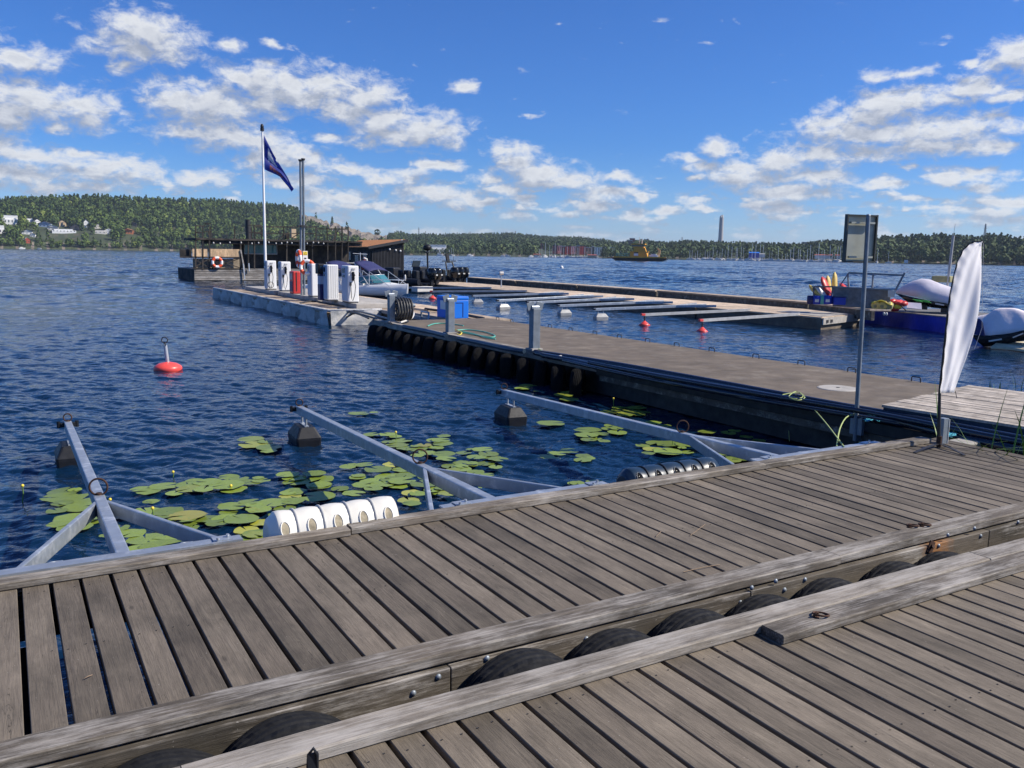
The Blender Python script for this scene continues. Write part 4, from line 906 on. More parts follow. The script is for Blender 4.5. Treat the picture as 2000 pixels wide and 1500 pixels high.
def padlabel(x, y):
    if x < 240 and y < 1030: return 'lily pad in the cluster beneath the leftmost boom'
    if y > 1028 and x < 520: return 'lily pad close to the jetty edge left of the white fender'
    if x < 520 and y < 960 and y > 900: return 'lily pad in the long upper raft between two booms'
    if x < 560 and y < 900: return 'lily pad in the small patch behind the middle boom float'
    if x < 520: return 'lily pad in the broad raft right of the leftmost boom'
    if x < 650: return 'lily pad in the loose group behind the white fender'
    if x < 760 and y < 860: return 'faint lily pad far out beside the middle boom'
    if x < 900 and y > 900: return 'lily pad crowded under the middle boom joint'
    if x < 870: return 'lily pad in the patch just beyond the middle boom'
    if x < 1000: return 'lily pad in the scattered group right of the middle boom'
    if y < 780: return 'lily pad in the shadow of the tyre lined pier'
    if x > 1370: return 'lily pad caught between the struts of the right boom'
    if y > 930: return 'lily pad beside the slate fender left end'
    if y > 860 and x > 1200: return 'lily pad in the raft behind the slate fender'
    if y > 870: return 'lily pad in the open string left of the slate fender'
    if x > 1180 and y < 826: return 'lily pad between the right boom and the pier'
    return 'lily pad in the patch under the right boom'
pr = random.Random(5); EX = []
for s in PADS.split():
    x, y, w_ = [float(v_) for v_ in s.split(',')]
    if w_ >= 14 and pr.random() < .5: EX.append('%.1f,%.1f,%.1f' % (x+pr.uniform(-1.3,1.3)*w_, y+pr.uniform(-.5,.5)*w_, w_*pr.uniform(.6,.95)))
for k, s in enumerate(PADS.split()+EX):
    x, y, w_ = [float(v_) for v_ in s.split(',')]
    z = .022+.0035*(k % 9); q = at(x, y, z); r_ = w_*1.17*scl(q)
    o = bpy.data.objects.new('lily_pad', protos[k % 4]); COL.objects.link(o); o.location = q
    o.rotation_euler = (random.uniform(-.025,.025), random.uniform(-.025,.025), random.uniform(0, 6.28)); o.scale = (r_, r_, min(r_, .13))
    lb = padlabel(x, y); tag(o, lb, 'lily pad', 'lily pads: '+lb[12:])
FLW = [(44,950,978,'yellow water lily bud standing alone at the left edge'),(298,994,1016,'yellow water lily bud over the raft right of the leftmost boom'),(338,923,932,'small green bud beyond the long upper raft'),(451,950,960,'yellow bloom lying on the long upper lily raft'),(772,902,916,'yellow bud among the pads under the middle boom'),(773,845,862,'white tipped bud just beyond the middle boom'),(1198,779,800,'pale bud on a tall stalk between right boom and pier'),(1313,856,874,'pale bud on a curved stalk behind the slate fender'),(215,977,990,'yellow bloom beside the ring of the leftmost boom')]
for (x, yt, yb, lb) in FLW:
    b_ = at(x, yb, 0); t_ = onv(x, yt, b_); o = thing('water_lily_bud', lb, 'flower', b_, 'water lily buds')
    mb = MB(); mb.tube([b_-Vector((0,0,.1)), b_, (b_+t_)/2+Vector((.006,0,0)), t_], .005, 6); mb.build('stalk', 'leaf', o)
    mb = MB(); mb.lathe([(.003,-.009),(.013,0),(.015,.010),(.009,.019),(.002,.022)], t_, n=10); mb.build('bud', 'yellow', o)
# red mooring buoy
b_ = at(328, 722, 0); o = thing('mooring_buoy', 'red saucer shaped mooring buoy with a steel post on open water', 'buoy', b_)
s_ = scl(b_); mb = MB(); rr = 26.5*s_
mb.lathe([(.02,-.1),(rr*.8,-.07),(rr*.97,-.01),(rr,.035),(rr*.93,.075),(rr*.6,.125),(rr*.2,.15),(.02,.155)], b_, n=36); mb.build('body', 'buoyred', o)
zt = onv(324, 674, b_).z; mb = MB(); mb.cyl(b_+Vector((0,0,.14)), b_+Vector((-.03,0,zt)), .035, 14); mb.build('post', 'steel', o)
mb = MB(); mb.torus(b_+Vector((-.035,0,zt+.10)), .055, .010, (.4,1,0), 20, 8); mb.torus(b_+Vector((-.033,0,zt+.015)), .04, .009, (1,.2,0), 16, 8); mb.build('ring', 'dark', o)
# straws and a twig lying on the deck
for (a, b2, c, nm, lb) in [((1335,1117),(1372,1108),(1405,1103),'straw','long dry straw lying on the second jetty near its kerb'),((1348,1046),(1360,1037),(1377,1024),'twig','short brown twig across a plank seam of the second jetty'),((1281,1048),(1286,1043),(1291,1038),'straw','tiny pale straw on the middle of the second jetty'),((165,1325),(172,1321),(180,1318),'twig','small pale twig on the lower left planks')]:
    mb = MB(); mb.tube([at(*a, DZ+.006), at(*b2, DZ+.012), at(*c, DZ+.005)], .0022, 5); tag(mb.build(nm, 'ropeo'), lb, nm)

# ------------------------------------------------------------------ the concrete pier and what stands on it
PZ = .50; PX0, PX1 = 8.36, 11.76
o = P1 = thing('concrete_pier', 'long stained concrete pier with lifting handles along its far edge', 'pier', (10, 13, 0))
def slab(mb, x0, x1, y0, y1, z0, z1, ny): 
    for i in range(ny): mb.box(x0, x1, y0+(y1-y0)*i/ny+.004, y0+(y1-y0)*(i+1)/ny-.004, z0, z1)
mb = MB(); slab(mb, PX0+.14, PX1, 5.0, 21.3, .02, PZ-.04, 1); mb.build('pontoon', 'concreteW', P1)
mb = MB(); slab(mb, PX0+.10, PX1+.02, 5.0, 21.35, PZ-.035, PZ, 2); mb.build('deck_slab', 'concrete', P1)
mb = MB(); kerb(mb, PX0-.02, PX0+.13, 11.4, 21.3, PZ-.10, PZ+.045, seg=5, along='y'); mb.build('kerb_beam', 'kerby', P1)
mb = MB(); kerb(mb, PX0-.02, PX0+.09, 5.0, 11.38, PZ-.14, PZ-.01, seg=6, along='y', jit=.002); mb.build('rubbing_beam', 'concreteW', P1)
mb = MB(); mb.box(PX0+.03, PX0+.13, 5.0, 11.36, PZ-.24, PZ-.145); mb.build('wale', 'fascia', P1)
ybs = [at(*g_, PZ).y for g_ in [(937,626),(971,630),(1007,636),(1048,641),(1092,647),(1140,654),(1192,661),(1251,669),(1317,677),(1388,687),(1471,700),(1562,713),(1667,727),(1788,746)]]
for y in ybs:
    mb = MB(); x = PX1-.05; h_ = .075; mb.tube([(x,y-.075,PZ),(x,y-.075,PZ+h_-.015),(x,y-.06,PZ+h_),(x,y+.06,PZ+h_),(x,y+.075,PZ+h_-.015),(x,y+.075,PZ)], .009, 6); mb.build('lifting_handle', 'dark', P1)
for g_ in [(1185,712),(1265,727),(1345,742)]:
    q = at(*g_, PZ); q.x = PX0+.16; mb = MB(); mb.tube([q+Vector((0,-.06,0)), q+Vector((0,-.06,.06)), q+Vector((0,.06,.06)), q+Vector((0,.06,0))], .008, 6); mb.build('lifting_handle', 'galv', P1)
q = at(1637, 757, PZ+.012); mb = MB(); mb.lathe([(.001,.012),(.26,.012),(.28,.006),(.285,0)], (q.x,q.y,PZ), n=40, smooth=False); mb.build('manhole_cover', 'conclight', P1)
mb = MB(); mb.lathe([(.001,.016),(.028,.016),(.03,.0)], (q.x,q.y,PZ), n=14); mb.build('cover_socket', 'dark', P1)
# row of tyres threaded along the pier side
tr = thing('tyre_fender', 'x', 'tyre', (0,0,0), 'tyres hung along the concrete pier')
tyre_mesh(60, .335, .20, 6, 0).build('tyre', 'rubberd', tr, world=False); MB().cyl((0,-.05,0),(0,.05,0),.24,24).build('filling', 'rubberd', tr, world=False); reg(tr)  # dark disc added in the hub, standing in for the shaded hollow
ny = 17
for i in range(ny):
    y = 11.75+(21.0-11.75)*i/(ny-1); o = tr if i == 0 else dup(tr, (0,0,0)); o.location = (PX0-.13+random.uniform(-.01,.01), y, .085+random.uniform(-.03,.03)); o.rotation_euler = (random.uniform(-.08,.08), 0, R(50)+random.uniform(-.09,.09))
    o['label'] = 'nearest of the black tyres hung on the pier side' if i == 0 else 'farthest of the tyres hung on the pier side, by the fuel dock' if i == ny-1 else 'second nearest tyre hung on the pier side' if i == 1 else 'third tyre from the near end of the pier row' if i == 2 else 'black tyre hung on the pier side below the '+('nearest bollard' if i < 6 else 'middle bollard' if i < 11 else 'bollard with the hose reel')
# bollards
def bollard(base, ytop, label):
    b_ = Vector(base); zt = onv(0+px_of(b_), ytop, b_).z; o = thing('steel_bollard', label, 'bollard', b_, 'forked steel bollards on the pier')
    h_ = zt-b_.z; w_ = .155
    mb = MB(); mb.box(b_.x-w_/2, b_.x+w_/2, b_.y-w_/2, b_.y+w_/2, b_.z, zt-.10); mb.build('post', 'galvd', o, bevel=.006)
    mb = MB(); mb.cbox(b_+Vector((0,0,.015)), .24, .24, .03); mb.build('base_plate', 'conclight', o, bevel=.004)
    for s_ in (-1, 1):
        mb = MB(); c = b_+Vector((s_*w_*.5,0,h_-.07)); mb.beam(c+Vector((0,0,-.05)), c+Vector((s_*.035,0,.085)), .02, w_*1.0, up=(1,0,0)); mb.build('fork_plate', 'galvd', o, bevel=.004)
    mb = MB(); mb.cyl(b_+Vector((-w_*.5,0,h_-.075)), b_+Vector((w_*.5,0,h_-.075)), .035, 14); mb.build('roller', 'galv', o)
    return o
def px_of(p):
    v = Vector(p)-CAM; return 1000+FPX*v.dot(CR)/v.dot(fw)
B3 = Vector((PX0+.12, at(1035,688,PZ).y, PZ+.045)); B2 = Vector((PX0+.12, at(880,655,PZ).y, PZ+.045)); B1 = Vector((PX0+.14, at(766,632,PZ).y, PZ+.045))
bollard(B3, 592, 'forked steel bollard standing nearest, apart from the blue box'); bollard(B2, 578, 'forked steel bollard in front of the blue storage box'); bollard(B1, 569, 'forked steel bollard beside the coiled black hose')
# blue box
q0 = at(866, 620, PZ); q1 = at(918, 622, PZ); yb = q0.y-.2
a = at(880, 624, PZ); o = thing('storage_box', 'bright blue plastic storage box standing on the pier', 'box', a)
c = at(898, 622.5, PZ); wz_ = (918-880)*scl(c)*1.03; hz_ = onv(898, 579, c).z-PZ
mb = MB(); x0 = at(882,624,PZ).x; y0 = at(900,623,PZ).y; x1 = x0+wz_*1.02; mb.box(x0, x1, y0, y0+.85, PZ+.01, PZ+hz_-.10); mb.build('tub', 'bluebox', o, bevel=.02)
mb = MB(); mb.box(x0-.004, x1+.004, y0-.006, y0+.856, PZ+hz_-.095, PZ+hz_); mb.build('lid', 'bluebox', o, bevel=.02)
mb = MB(); mb.box(x0+wz_*.30, x0+wz_*.72, y0-.004, y0+.0, PZ+hz_*.70, PZ+hz_*.73); mb.box(x0+wz_*.68, x0+wz_*.72, y0-.004, y0+.0, PZ+.05, PZ+hz_*.70); mb.build('painted_recess_shadow', 'navy', o)  # navy strips painted as the shadow along the recessed panel's top and right
mb = MB(); mb.box(x0-.006, x0-.001, y0+.3, y0+.62, PZ+hz_*.4, PZ+hz_*.8); mb.build('notice', 'white', o)
# sign post with the board seen from behind
b_ = Vector((at(1675,835,PZ-.1).x, at(1675,835,PZ-.1).y, PZ-.25)); b_.x = min(b_.x, PX0-.06); t_ = onv(1696, 421, b_)
o = thing('pier_sign', 'tall sign on a grey post, its board seen from behind', 'sign', b_)
mb = MB(); mb.cyl(b_, t_, .024, 16); mb.lathe([(.025,0),(.021,.012),(.001,.016)], t_, n=16); mb.build('post', 'galvd', o)
mb = MB(); mb.cbox(b_+Vector((.02,0,.18)), .05, .16, .22); mb.cbox(b_+Vector((.05,0,.05)), .10, .03, .12); mb.build('clamp', 'galvd', o, bevel=.004)
s_ = scl(t_); cz = onv(1688, 466, b_); n_ = Vector((-.27,-.96,0)).normalized(); tx = Vector((0,0,1)).cross(n_).normalized(); wB = 60*s_*1.12; hB = 90*s_
cc = Vector((cz.x, cz.y, cz.z))-n_*(.075); cc -= tx*0.0
def pl(u, v_, d): return cc+tx*u+Vector((0,0,v_))+n_*d
mb = MB(); mb.add([pl(-wB/2,-hB/2,0),pl(wB/2,-hB/2,0),pl(wB/2,hB/2,0),pl(-wB/2,hB/2,0),pl(-wB/2,-hB/2,-.012),pl(wB/2,-hB/2,-.012),pl(wB/2,hB/2,-.012),pl(-wB/2,hB/2,-.012)], [(0,1,2,3),(7,6,5,4),(0,4,5,1),(1,5,6,2),(2,6,7,3),(3,7,4,0)]); mb.build('panel', 'signback', o)
mb = MB()
for (u0,v0,u1,v1) in ((-wB/2,hB/2,wB/2,hB/2),(-wB/2,-hB/2,wB/2,-hB/2),(-wB/2,-hB/2-.01,-wB/2,hB/2+.01),(wB/2,-hB/2-.01,wB/2,hB/2+.01)): mb.beam(pl(u0,v0,.005), pl(u1,v1,.005), .016, .05, up=n_)
mb.build('frame', 'signframe', o)
for v_ in (hB*.34, -hB*.40):
    mb = MB(); mb.beam(pl(-wB*.40,v_,.028), pl(wB*.40,v_,.028), .02, .028, up=n_); mb.build('cross_rail', 'signback', o)
# black pipes along the edge
paths = [[(1045,688),(1200,712),(1400,748),(1600,786),(1800,822),(2060,872)],[(1060,694),(1250,728),(1450,764),(1650,800),(1850,838),(2080,884)],[(1048,690),(1180,718),(1350,755),(1500,781),(1700,812),(1850,848),(2060,894)],[(1100,704),(1240,735),(1420,770),(1600,801),(1780,832),(2000,880)],[(1150,708),(1300,737),(1500,772),(1700,806),(1900,846),(2080,880)]]
plab = ['thick shiny black pipe nearest the pier walkway','black pipe lying second from the walkway side','kinked black pipe that crosses from the inner to the outer side','thin black pipe nearest the pier edge','slim black pipe lying on top of the bundle']
for i, pth in enumerate(paths):
    r_ = [.052,.045,.042,.028,.032][i]; z0 = PZ+r_+.002+(.075 if i == 4 else 0)
    pts = [at(x, y, z0+.0) for x, y in pth]; pts = [p_ if p_.y > 4.9 else p_ for p_ in pts]
    # smooth
    sp_ = []
    for k in range(len(pts)-1):
        for t in (0, .25, .5, .75): 
            p0, p1, p2, p3 = pts[max(k-1,0)], pts[k], pts[k+1], pts[min(k+2,len(pts)-1)]
            sp_.append(.5*((2*p1)+(-p0+p2)*t+(2*p0-5*p1+4*p2-p3)*t*t+(-p0+3*p1-3*p2+p3)*t**3))
    sp_.append(pts[-1]); mb = MB(); mb.tube(sp_, r_, 12); tag(mb.build('black_pipe', 'blackpipe'), plab[i], 'pipe')
def rope(name, label, px, z, r_, mat, cat='rope', wob=0.0):
    pts = [at(x, y, (z if len(g_) < 1 else g_[0])) for x, y, *g_ in px]; sp_ = []
    for k in range(len(pts)-1):
        for t in (0, .33, .66):
            p0, p1, p2, p3 = pts[max(k-1,0)], pts[k], pts[k+1], pts[min(k+2,len(pts)-1)]
            sp_.append(.5*((2*p1)+(-p0+p2)*t+(2*p0-5*p1+4*p2-p3)*t*t+(-p0+3*p1-3*p2+p3)*t**3)+Vector((random.uniform(-wob,wob), random.uniform(-wob,wob), 0)))
    sp_.append(pts[-1]); mb = MB(); mb.tube(sp_, r_, 8); return tag(mb.build(name, mat), label, cat)
rope('conduit_pipe', 'straight grey pipe between the reel bollard and the blue box bollard', [(788,638),(830,646),(872,656)], PZ+.09, .05, 'bluegreyp', 'pipe')
rope('conduit_pipe', 'grey blue pipe end lying between the middle and nearest bollards', [(896,661),(940,670),(990,681),(1024,686)], PZ+.06, .045, 'bluegreyp', 'pipe')
rope('water_hose', 'thin turquoise hose looped on the pier behind the middle bollard', [(835,637),(850,632),(875,632),(905,636)], PZ+.02, .014, 'green', 'hose')
rope('water_hose', 'tangled turquoise hose left on the pier right of the middle bollard', [(893,645),(915,644),(945,648),(966,655),(960,659),(935,655),(905,650),(898,647),(925,652),(950,660),(968,662)], PZ+.02, .014, 'green', 'hose')
rope('rope', 'short yellow rope knotted at the foot of the middle bollard', [(888,643),(895,646),(902,650),(897,654),(890,650)], PZ+.03, .012, 'yellow')
rope('rope', 'yellow green rope running right from the nearest bollard foot', [(1046,676),(1058,685),(1075,690),(1092,692)], PZ+.07, .008, 'ropeg')
b_ = at(1100, 697, PZ+.05); mb = MB(); mb.cyl(b_+Vector((-.09,.02,.0)), b_+Vector((.10,-.02,.02)), .025, 10); tag(mb.build('pipe_fitting', 'offwhite'), 'small pale pipe fitting on the pier kerb by the pipes', 'fitting')
# hose coil on the first bollard
cb = at(783, 608, PZ+.36); o = thing('hose_reel', 'large coil of black hose hanging by the left bollard', 'hose', (B1.x+.35, B1.y, PZ))
for i in range(6): 
    mb = MB(); mb.torus((B1.x+.12+.075*i, B1.y+.02, PZ+.36+.0*i), .29-.012*abs(i-2.5), .032, (1,-.05,0), 36, 8); mb.build('hose_loop', 'hosegrey', o)
mb = MB(); mb.cyl((B1.x+.05,B1.y+.02,PZ+.45), (B1.x+.66,B1.y+.02,PZ+.45), .05, 12); mb.build('hanger_bar', 'galvd', o)
q = at(803, 612, PZ+.06); rope('rope', 'thick pale mooring line bent at the foot of the hose coil', [(802,606,PZ+.24),(808,612,PZ+.18),(803,622,PZ+.10),(782,630,PZ+.06)], PZ, .026, 'offwhite')
# ropes round the pipes near the sign
rope('rope', 'yellow green rope wound in a bundle over the black pipes', [(1528,771),(1545,768),(1562,768),(1568,775),(1555,779),(1540,775),(1556,764),(1572,776),(1558,782),(1545,778)], PZ+.13, .006, 'ropeg')
rope('rope', 'green rope hanging from the pipe bundle down the pier side', [(1546,787,PZ),(1541,800,.4),(1540,830,.2),(1542,862,.02)], PZ, .005, 'ropeg')
rope('rope', 'long rope slanting from the pipe bundle towards the jetty corner', [(1560,778,PZ+.06),(1585,795,PZ),(1612,825,.62),(1648,872,.74)], PZ, .006, 'ropeg')
rope('rope', 'green rope loop tied at the foot of the sign post', [(1634,872,.72),(1640,838,.62),(1652,816,PZ+.05),(1668,809,PZ+.05),(1680,812,PZ),(1679,835,.4),(1678,866,.2)], PZ, .007, 'ropeg')
for i_ in range(1):
    pts = [(1684+random.uniform(0,36), 818+random.uniform(-4,5)) for k in range(14)]; rope('rope', 'tangled turquoise rope on the beam beside the sign post foot', pts, PZ+.03, .004, 'ropeb')
pts = [(1846+random.uniform(0,26), 846+random.uniform(-6,8)) for k in range(18)]; rope('rope', 'bunch of turquoise rope behind the short steel post', pts, PZ+.08, .005, 'ropeb')
# pale timber platform at the pier root
zt = .66; A = at(1722,790,zt); B_ = at(1893,752,zt); C2 = at(2060,764,zt); D2 = at(2060,842,zt)
pf = thing('timber_platform', 'pale bleached timber landing at the root of the concrete pier', 'platform', (10.5, 5.5, 0))
mb = MB(); y = D2.y-.3; ax, ay = A.x, A.y
e1 = (B_-A); n_b = int(e1.length/.12)
for i in range(n_b):
    p0 = A+e1*(i+.04)/n_b; p1 = A+e1*(i+.96)/n_b; d_ = (D2-A).normalized(); L2 = 4.2
    mb.prism([(p0.x,p0.y),(p1.x,p1.y),(p1.x+d_.x*L2,p1.y+d_.y*L2),(p0.x+d_.x*L2,p0.y+d_.y*L2)][::-1], zt-.03, zt+random.uniform(-.004,.004))
mb.build('decking', 'paledeck', pf)
mb = MB(); d_ = (D2-A).normalized(); e2 = e1.normalized(); mb.beam(A+d_*.02+e2*.05+Vector((0,0,-.12)), A+d_*4.2+e2*.05+Vector((0,0,-.12)), .05, .18); mb.beam(A+e2*.02+d_*.04+Vector((0,0,-.12)), B_+d_*.04+Vector((0,0,-.12)), .05, .18); mb.build('edge_beam', 'bluegreyp', pf)
# feather banner
b_ = at(1833, 874, DZ); o = thing('feather_banner', 'blank white feather banner on a black pole at the jetty corner', 'banner', b_)
LE = [(1836,768),(1840,730),(1844,690),(1848,650),(1852,610),(1857,575),(1864,540),(1871,512),(1881,490),(1893,477),(1905,472),(1919,471)]
RE = [(1866,766),(1878,730),(1888,700),(1896,670),(1903,640),(1908,610),(1911,580),(1914,550),(1916,525),(1918,505),(1919,488),(1920,473)]
def interp(P_, t):
    k = t*(len(P_)-1); i = min(int(k), len(P_)-2); f = k-i; return (P_[i][0]*(1-f)+P_[i+1][0]*f, P_[i][1]*(1-f)+P_[i+1][1]*f)
nn = Vector((-.98,-.2,0)).normalized(); mb = MB(); NU, NV = 26, 60; vs = []
for j in range(NV+1):
    t = j/NV; l_ = interp(LE, t); r_ = interp(RE, t)
    for i in range(NU+1):
        u = i/NU; p_ = onp(l_[0]*(1-u)+r_[0]*u, l_[1]*(1-u)+r_[1]*u, b_, nn)
        fold = .012*math.sin(u*7+t*5.0+1.3*math.sin(t*4))*min(1, u*3)*(1-.5*t)+.005*math.sin(u*17-t*9)+.03*math.sin(t*6+u*2)*u + .006*math.sin(t*70+3*u)*math.exp(-u*7)
        vs.append(p_+nn*fold)
mb.add(vs, [(j*(NU+1)+i, j*(NU+1)+i+1, (j+1)*(NU+1)+i+1, (j+1)*(NU+1)+i) for j in range(NV) for i in range(NU)], smooth=True); mb.build('flag_cloth', 'banner', o, solid=.0015)
mb = MB(); pp = [b_+Vector((0,0,.0)), onv(1834,820,b_)]+[onp(x-1.2, y, b_, nn)-nn*.004 for x, y in LE]+[onp(1921,474,b_,nn)]; mb.tube(pp, [.016,.015]+[.012-.0007*k for k in range(len(pp)-2)], 8); mb.build('pole', 'black', o)
mb = MB(); mb.tube([onp(1921,474,b_,nn), onp(1919,560,b_,nn), onp(1918,640,b_,nn), onp(1903,682,b_,nn)], .0018, 4); mb.build('cord', 'offwhite', o)
mb = MB(); mb.tube([onp(1866,764,b_,nn), onp(1869,778,b_,nn)], .003, 5); mb.build('tie_cord', 'black', o)
for (x, y) in ((1786,884),(1884,889),(1856,872)):
    e_ = at(x, y, DZ+.006); m_ = (b_+e_)/2+Vector((0,0,.025)); mb = MB(); mb.beam(b_+Vector((0,0,.035)), m_, .026, .006); mb.beam(m_, e_, .026, .006); mb.build('foot', 'dark', o)
mb = MB(); mb.cyl(b_+Vector((0,0,.01)), b_+Vector((0,0,.10)), .022, 10); mb.build('socket', 'rust', o)
# short steel post by the banner, block, lamp unit
q = at(1838, 868, DZ); x = q.x; tz = onv(1838, 818, q).z; o = thing('steel_post', 'short blue grey steel channel post behind the banner foot', 'post', q)
mb = MB(); q2 = q+Vector((.05,.03,0)); mb.box(q2.x-.035, q2.x+.035, q2.y-.03, q2.y+.03, -.3, tz); mb.build('channel', 'galvd', o, bevel=.003)
mb = MB(); mb.box(q2.x+.036, q2.x+.044, q2.y-.035, q2.y-.02, -.3, tz-.01); mb.build('bright_edge', 'steel', o)
q = at(1880, 862, .55); mb = MB(); mb.box(q.x-.13, q.x+.17, q.y-.1, q.y+.12, -.2, .55); tag(mb.build('concrete_block', 'conclight', bevel=.015), 'pale concrete block end in the water beside the jetty corner', 'block')
q = at(1905, 845, PZ+.02); o = thing('mooring_cleat', 'silvery cleat on the dark edge behind the concrete block', 'cleat', q); mb = MB(); mb.cbox(q+Vector((0,0,.03)), .16, .05, .02, rz=-.5); mb.build('bar', 'steel', o, bevel=.004); mb = MB(); mb.cbox(q, .05, .04, .05, rz=-.5); mb.build('base', 'galvd', o)
mb = MB(); c_ = at(1800,858,.5); mb.beam(Vector((PX0-.02,4.98,.42)), Vector((12.6,3.2,.42)), .10, .14); tag(mb.build('shore_beam', 'concreteW'), 'dark wet beam running right from the pier end under the pipes', 'beam')
# reeds
def reed(px, py, n, hmax, label, lean=.3, z=0.0, wide=.010):
    b_ = at(px, py, z); o = thing('reed_tuft', label, 'reeds', b_)
    for k in range(n):
        a = random.uniform(0, 6.28) if k % 3 else random.uniform(2.6, 4.4); ln = random.uniform(.5, 1)*hmax; le = random.uniform(.1, 1)*lean; c_ = b_+Vector((random.uniform(-.08,.08), random.uniform(-.08,.08), -.1)); pts = []; 
        for i in range(7):
            t = i/6; pts.append(c_+Vector((math.cos(a)*le*ln*t*t*1.6, math.sin(a)*le*ln*t*t*1.6, ln*(t-.28*le*t**3*2))))
        sd_ = Vector((-math.sin(a), math.cos(a), .1)).normalized(); w_ = wide*random.uniform(.7, 1.3); vs = []
        for i, p_ in enumerate(pts): ww = w_*(1-(i/6)**2)+.0008; vs += [p_-sd_*ww, p_+sd_*ww+Vector((0,0,.001))]
        mb = MB(); mb.add(vs, [(2*i,2*i+1,2*i+3,2*i+2) for i in range(6)], smooth=True); mb.build('blade', 'leaf', o)
    return o
reed(1812, 885, 5, .62, 'reeds rising between the banner pole and the jetty corner', .4); reed(1888, 905, 7, .55, 'reed tuft bending over the concrete block', .6, wide=.013); reed(1955, 925, 14, .62, 'dense green reeds beside the jetty side at the right edge', .8, wide=.012); reed(1998, 905, 12, .75, 'tall reeds cut by the right edge of the view', .8, wide=.012)
reed(1925, 850, 6, .60, 'broad leaved reed in front of the pale landing', .7, wide=.02); reed(1850, 860, 3, .85, 'single tall reed beside the short steel post', .1, wide=.014)
reed(1936, 768, 5, .42, 'small reeds in the water behind the pale landing', .25); reed(1958, 770, 4, .35, 'short reed stub right of the small reeds behind the landing', .15); reed(1990, 760, 5, .5, 'thin reeds in open water at the right edge', .4, wide=.006)
for k, (rx_, ry_, n_, h_, lb_) in enumerate([(7.38, 4.62, 5, 1.5, 'reeds at the very corner of the jetty beside the banner foot'), (7.50, 4.25, 9, 1.5, 'leafy reeds leaning over the jetty end near the right edge'), (7.60, 3.90, 12, 1.55, 'thick reeds against the jetty end at the right edge'), (7.95, 4.25, 8, 1.6, 'tall reeds between the jetty end and the black pipes'), (8.2, 3.7, 10, 1.6, 'reeds cut off by the right edge beside the jetty')]):
    pxy = (Vector((rx_, ry_, 0))-CAM); o_ = reed(1000, 900, int(n_*1.9), h_, lb_, .75, 0.0, .011); o_.location = (rx_, ry_, 0)
# ------------------------------------------------------------------ fuel dock
FZ = .40
D_ = thing('fuel_dock', 'fuel dock with pale tarpaulin covered sides and a low kerbed island', 'dock', (10, 33, 0))
fx0, fx1, fy0, fy1 = 8.75, 13.0, 26.0, 43.0
mb = MB(); mb.box(fx0, fx1, fy0+.1, fy1, -.3, FZ-.06); mb.build('pontoon', 'conclight', D_)
mb = MB(); mb.box(fx0, fx1, fy0, fy1, FZ-.055, FZ); mb.build('deck', 'farwood', D_)
def tarp(pts, name='tarpaulin'):
    mb = MB(); vs = []; n = len(pts)
    for k, p_ in enumerate(pts):
        for j in range(7):
            t = j/6; off_ = .05*math.sin(k*1.1+t*2)+.04*noise.noise(Vector((k*.5, t*3, 1))); d_ = p_[2]
            vs.append((p_[0]+d_[0]*(off_+.04), p_[1]+d_[1]*(off_+.04), FZ+.07-t*(FZ+.16)))
    mb.add(vs, [(k*7+j, k*7+j+1, (k+1)*7+j+1, (k+1)*7+j) for k in range(n-1) for j in range(6)], smooth=True); mb.build(name, 'tarp', D_)
tarp([(fx0, y, (-1, 0)) for y in np.linspace(fy1, fy0, 48)]); tarp([(x, fy0, (0, -1)) for x in np.linspace(fx0, fx0+1.7, 10)])
mb = MB(); mb.tube([(fx0-.02, fy1, FZ+.07), (fx0-.02, fy0-.02, FZ+.07), (fx0+1.7, fy0-.02, FZ+.07)], .05, 8); mb.build('edge_roll', 'tarp', D_)
island = [(1.45, 27.6, 31.2),(1.40, 31.6, 37.0),(1.35, 37.4, 42.6)]
for (dx, ya, yb2) in island:
    mb = MB(); mb.box(fx0+dx, fx0+dx+1.9, ya, yb2, FZ+.002, FZ+.17); mb.build('island_kerb', 'conclight', D_, bevel=.02)
IZ = FZ+.17
mb = MB(); mb.box(10.9, 12.9, 21.9, 26.0, .34, .40); mb.build('walkway', 'farwood', D_)
mb = MB(); mb.box(11.95, 13.0, 25.8, 42.5, FZ+.002, FZ+.06); mb.build('side_plank', 'farwood', D_)
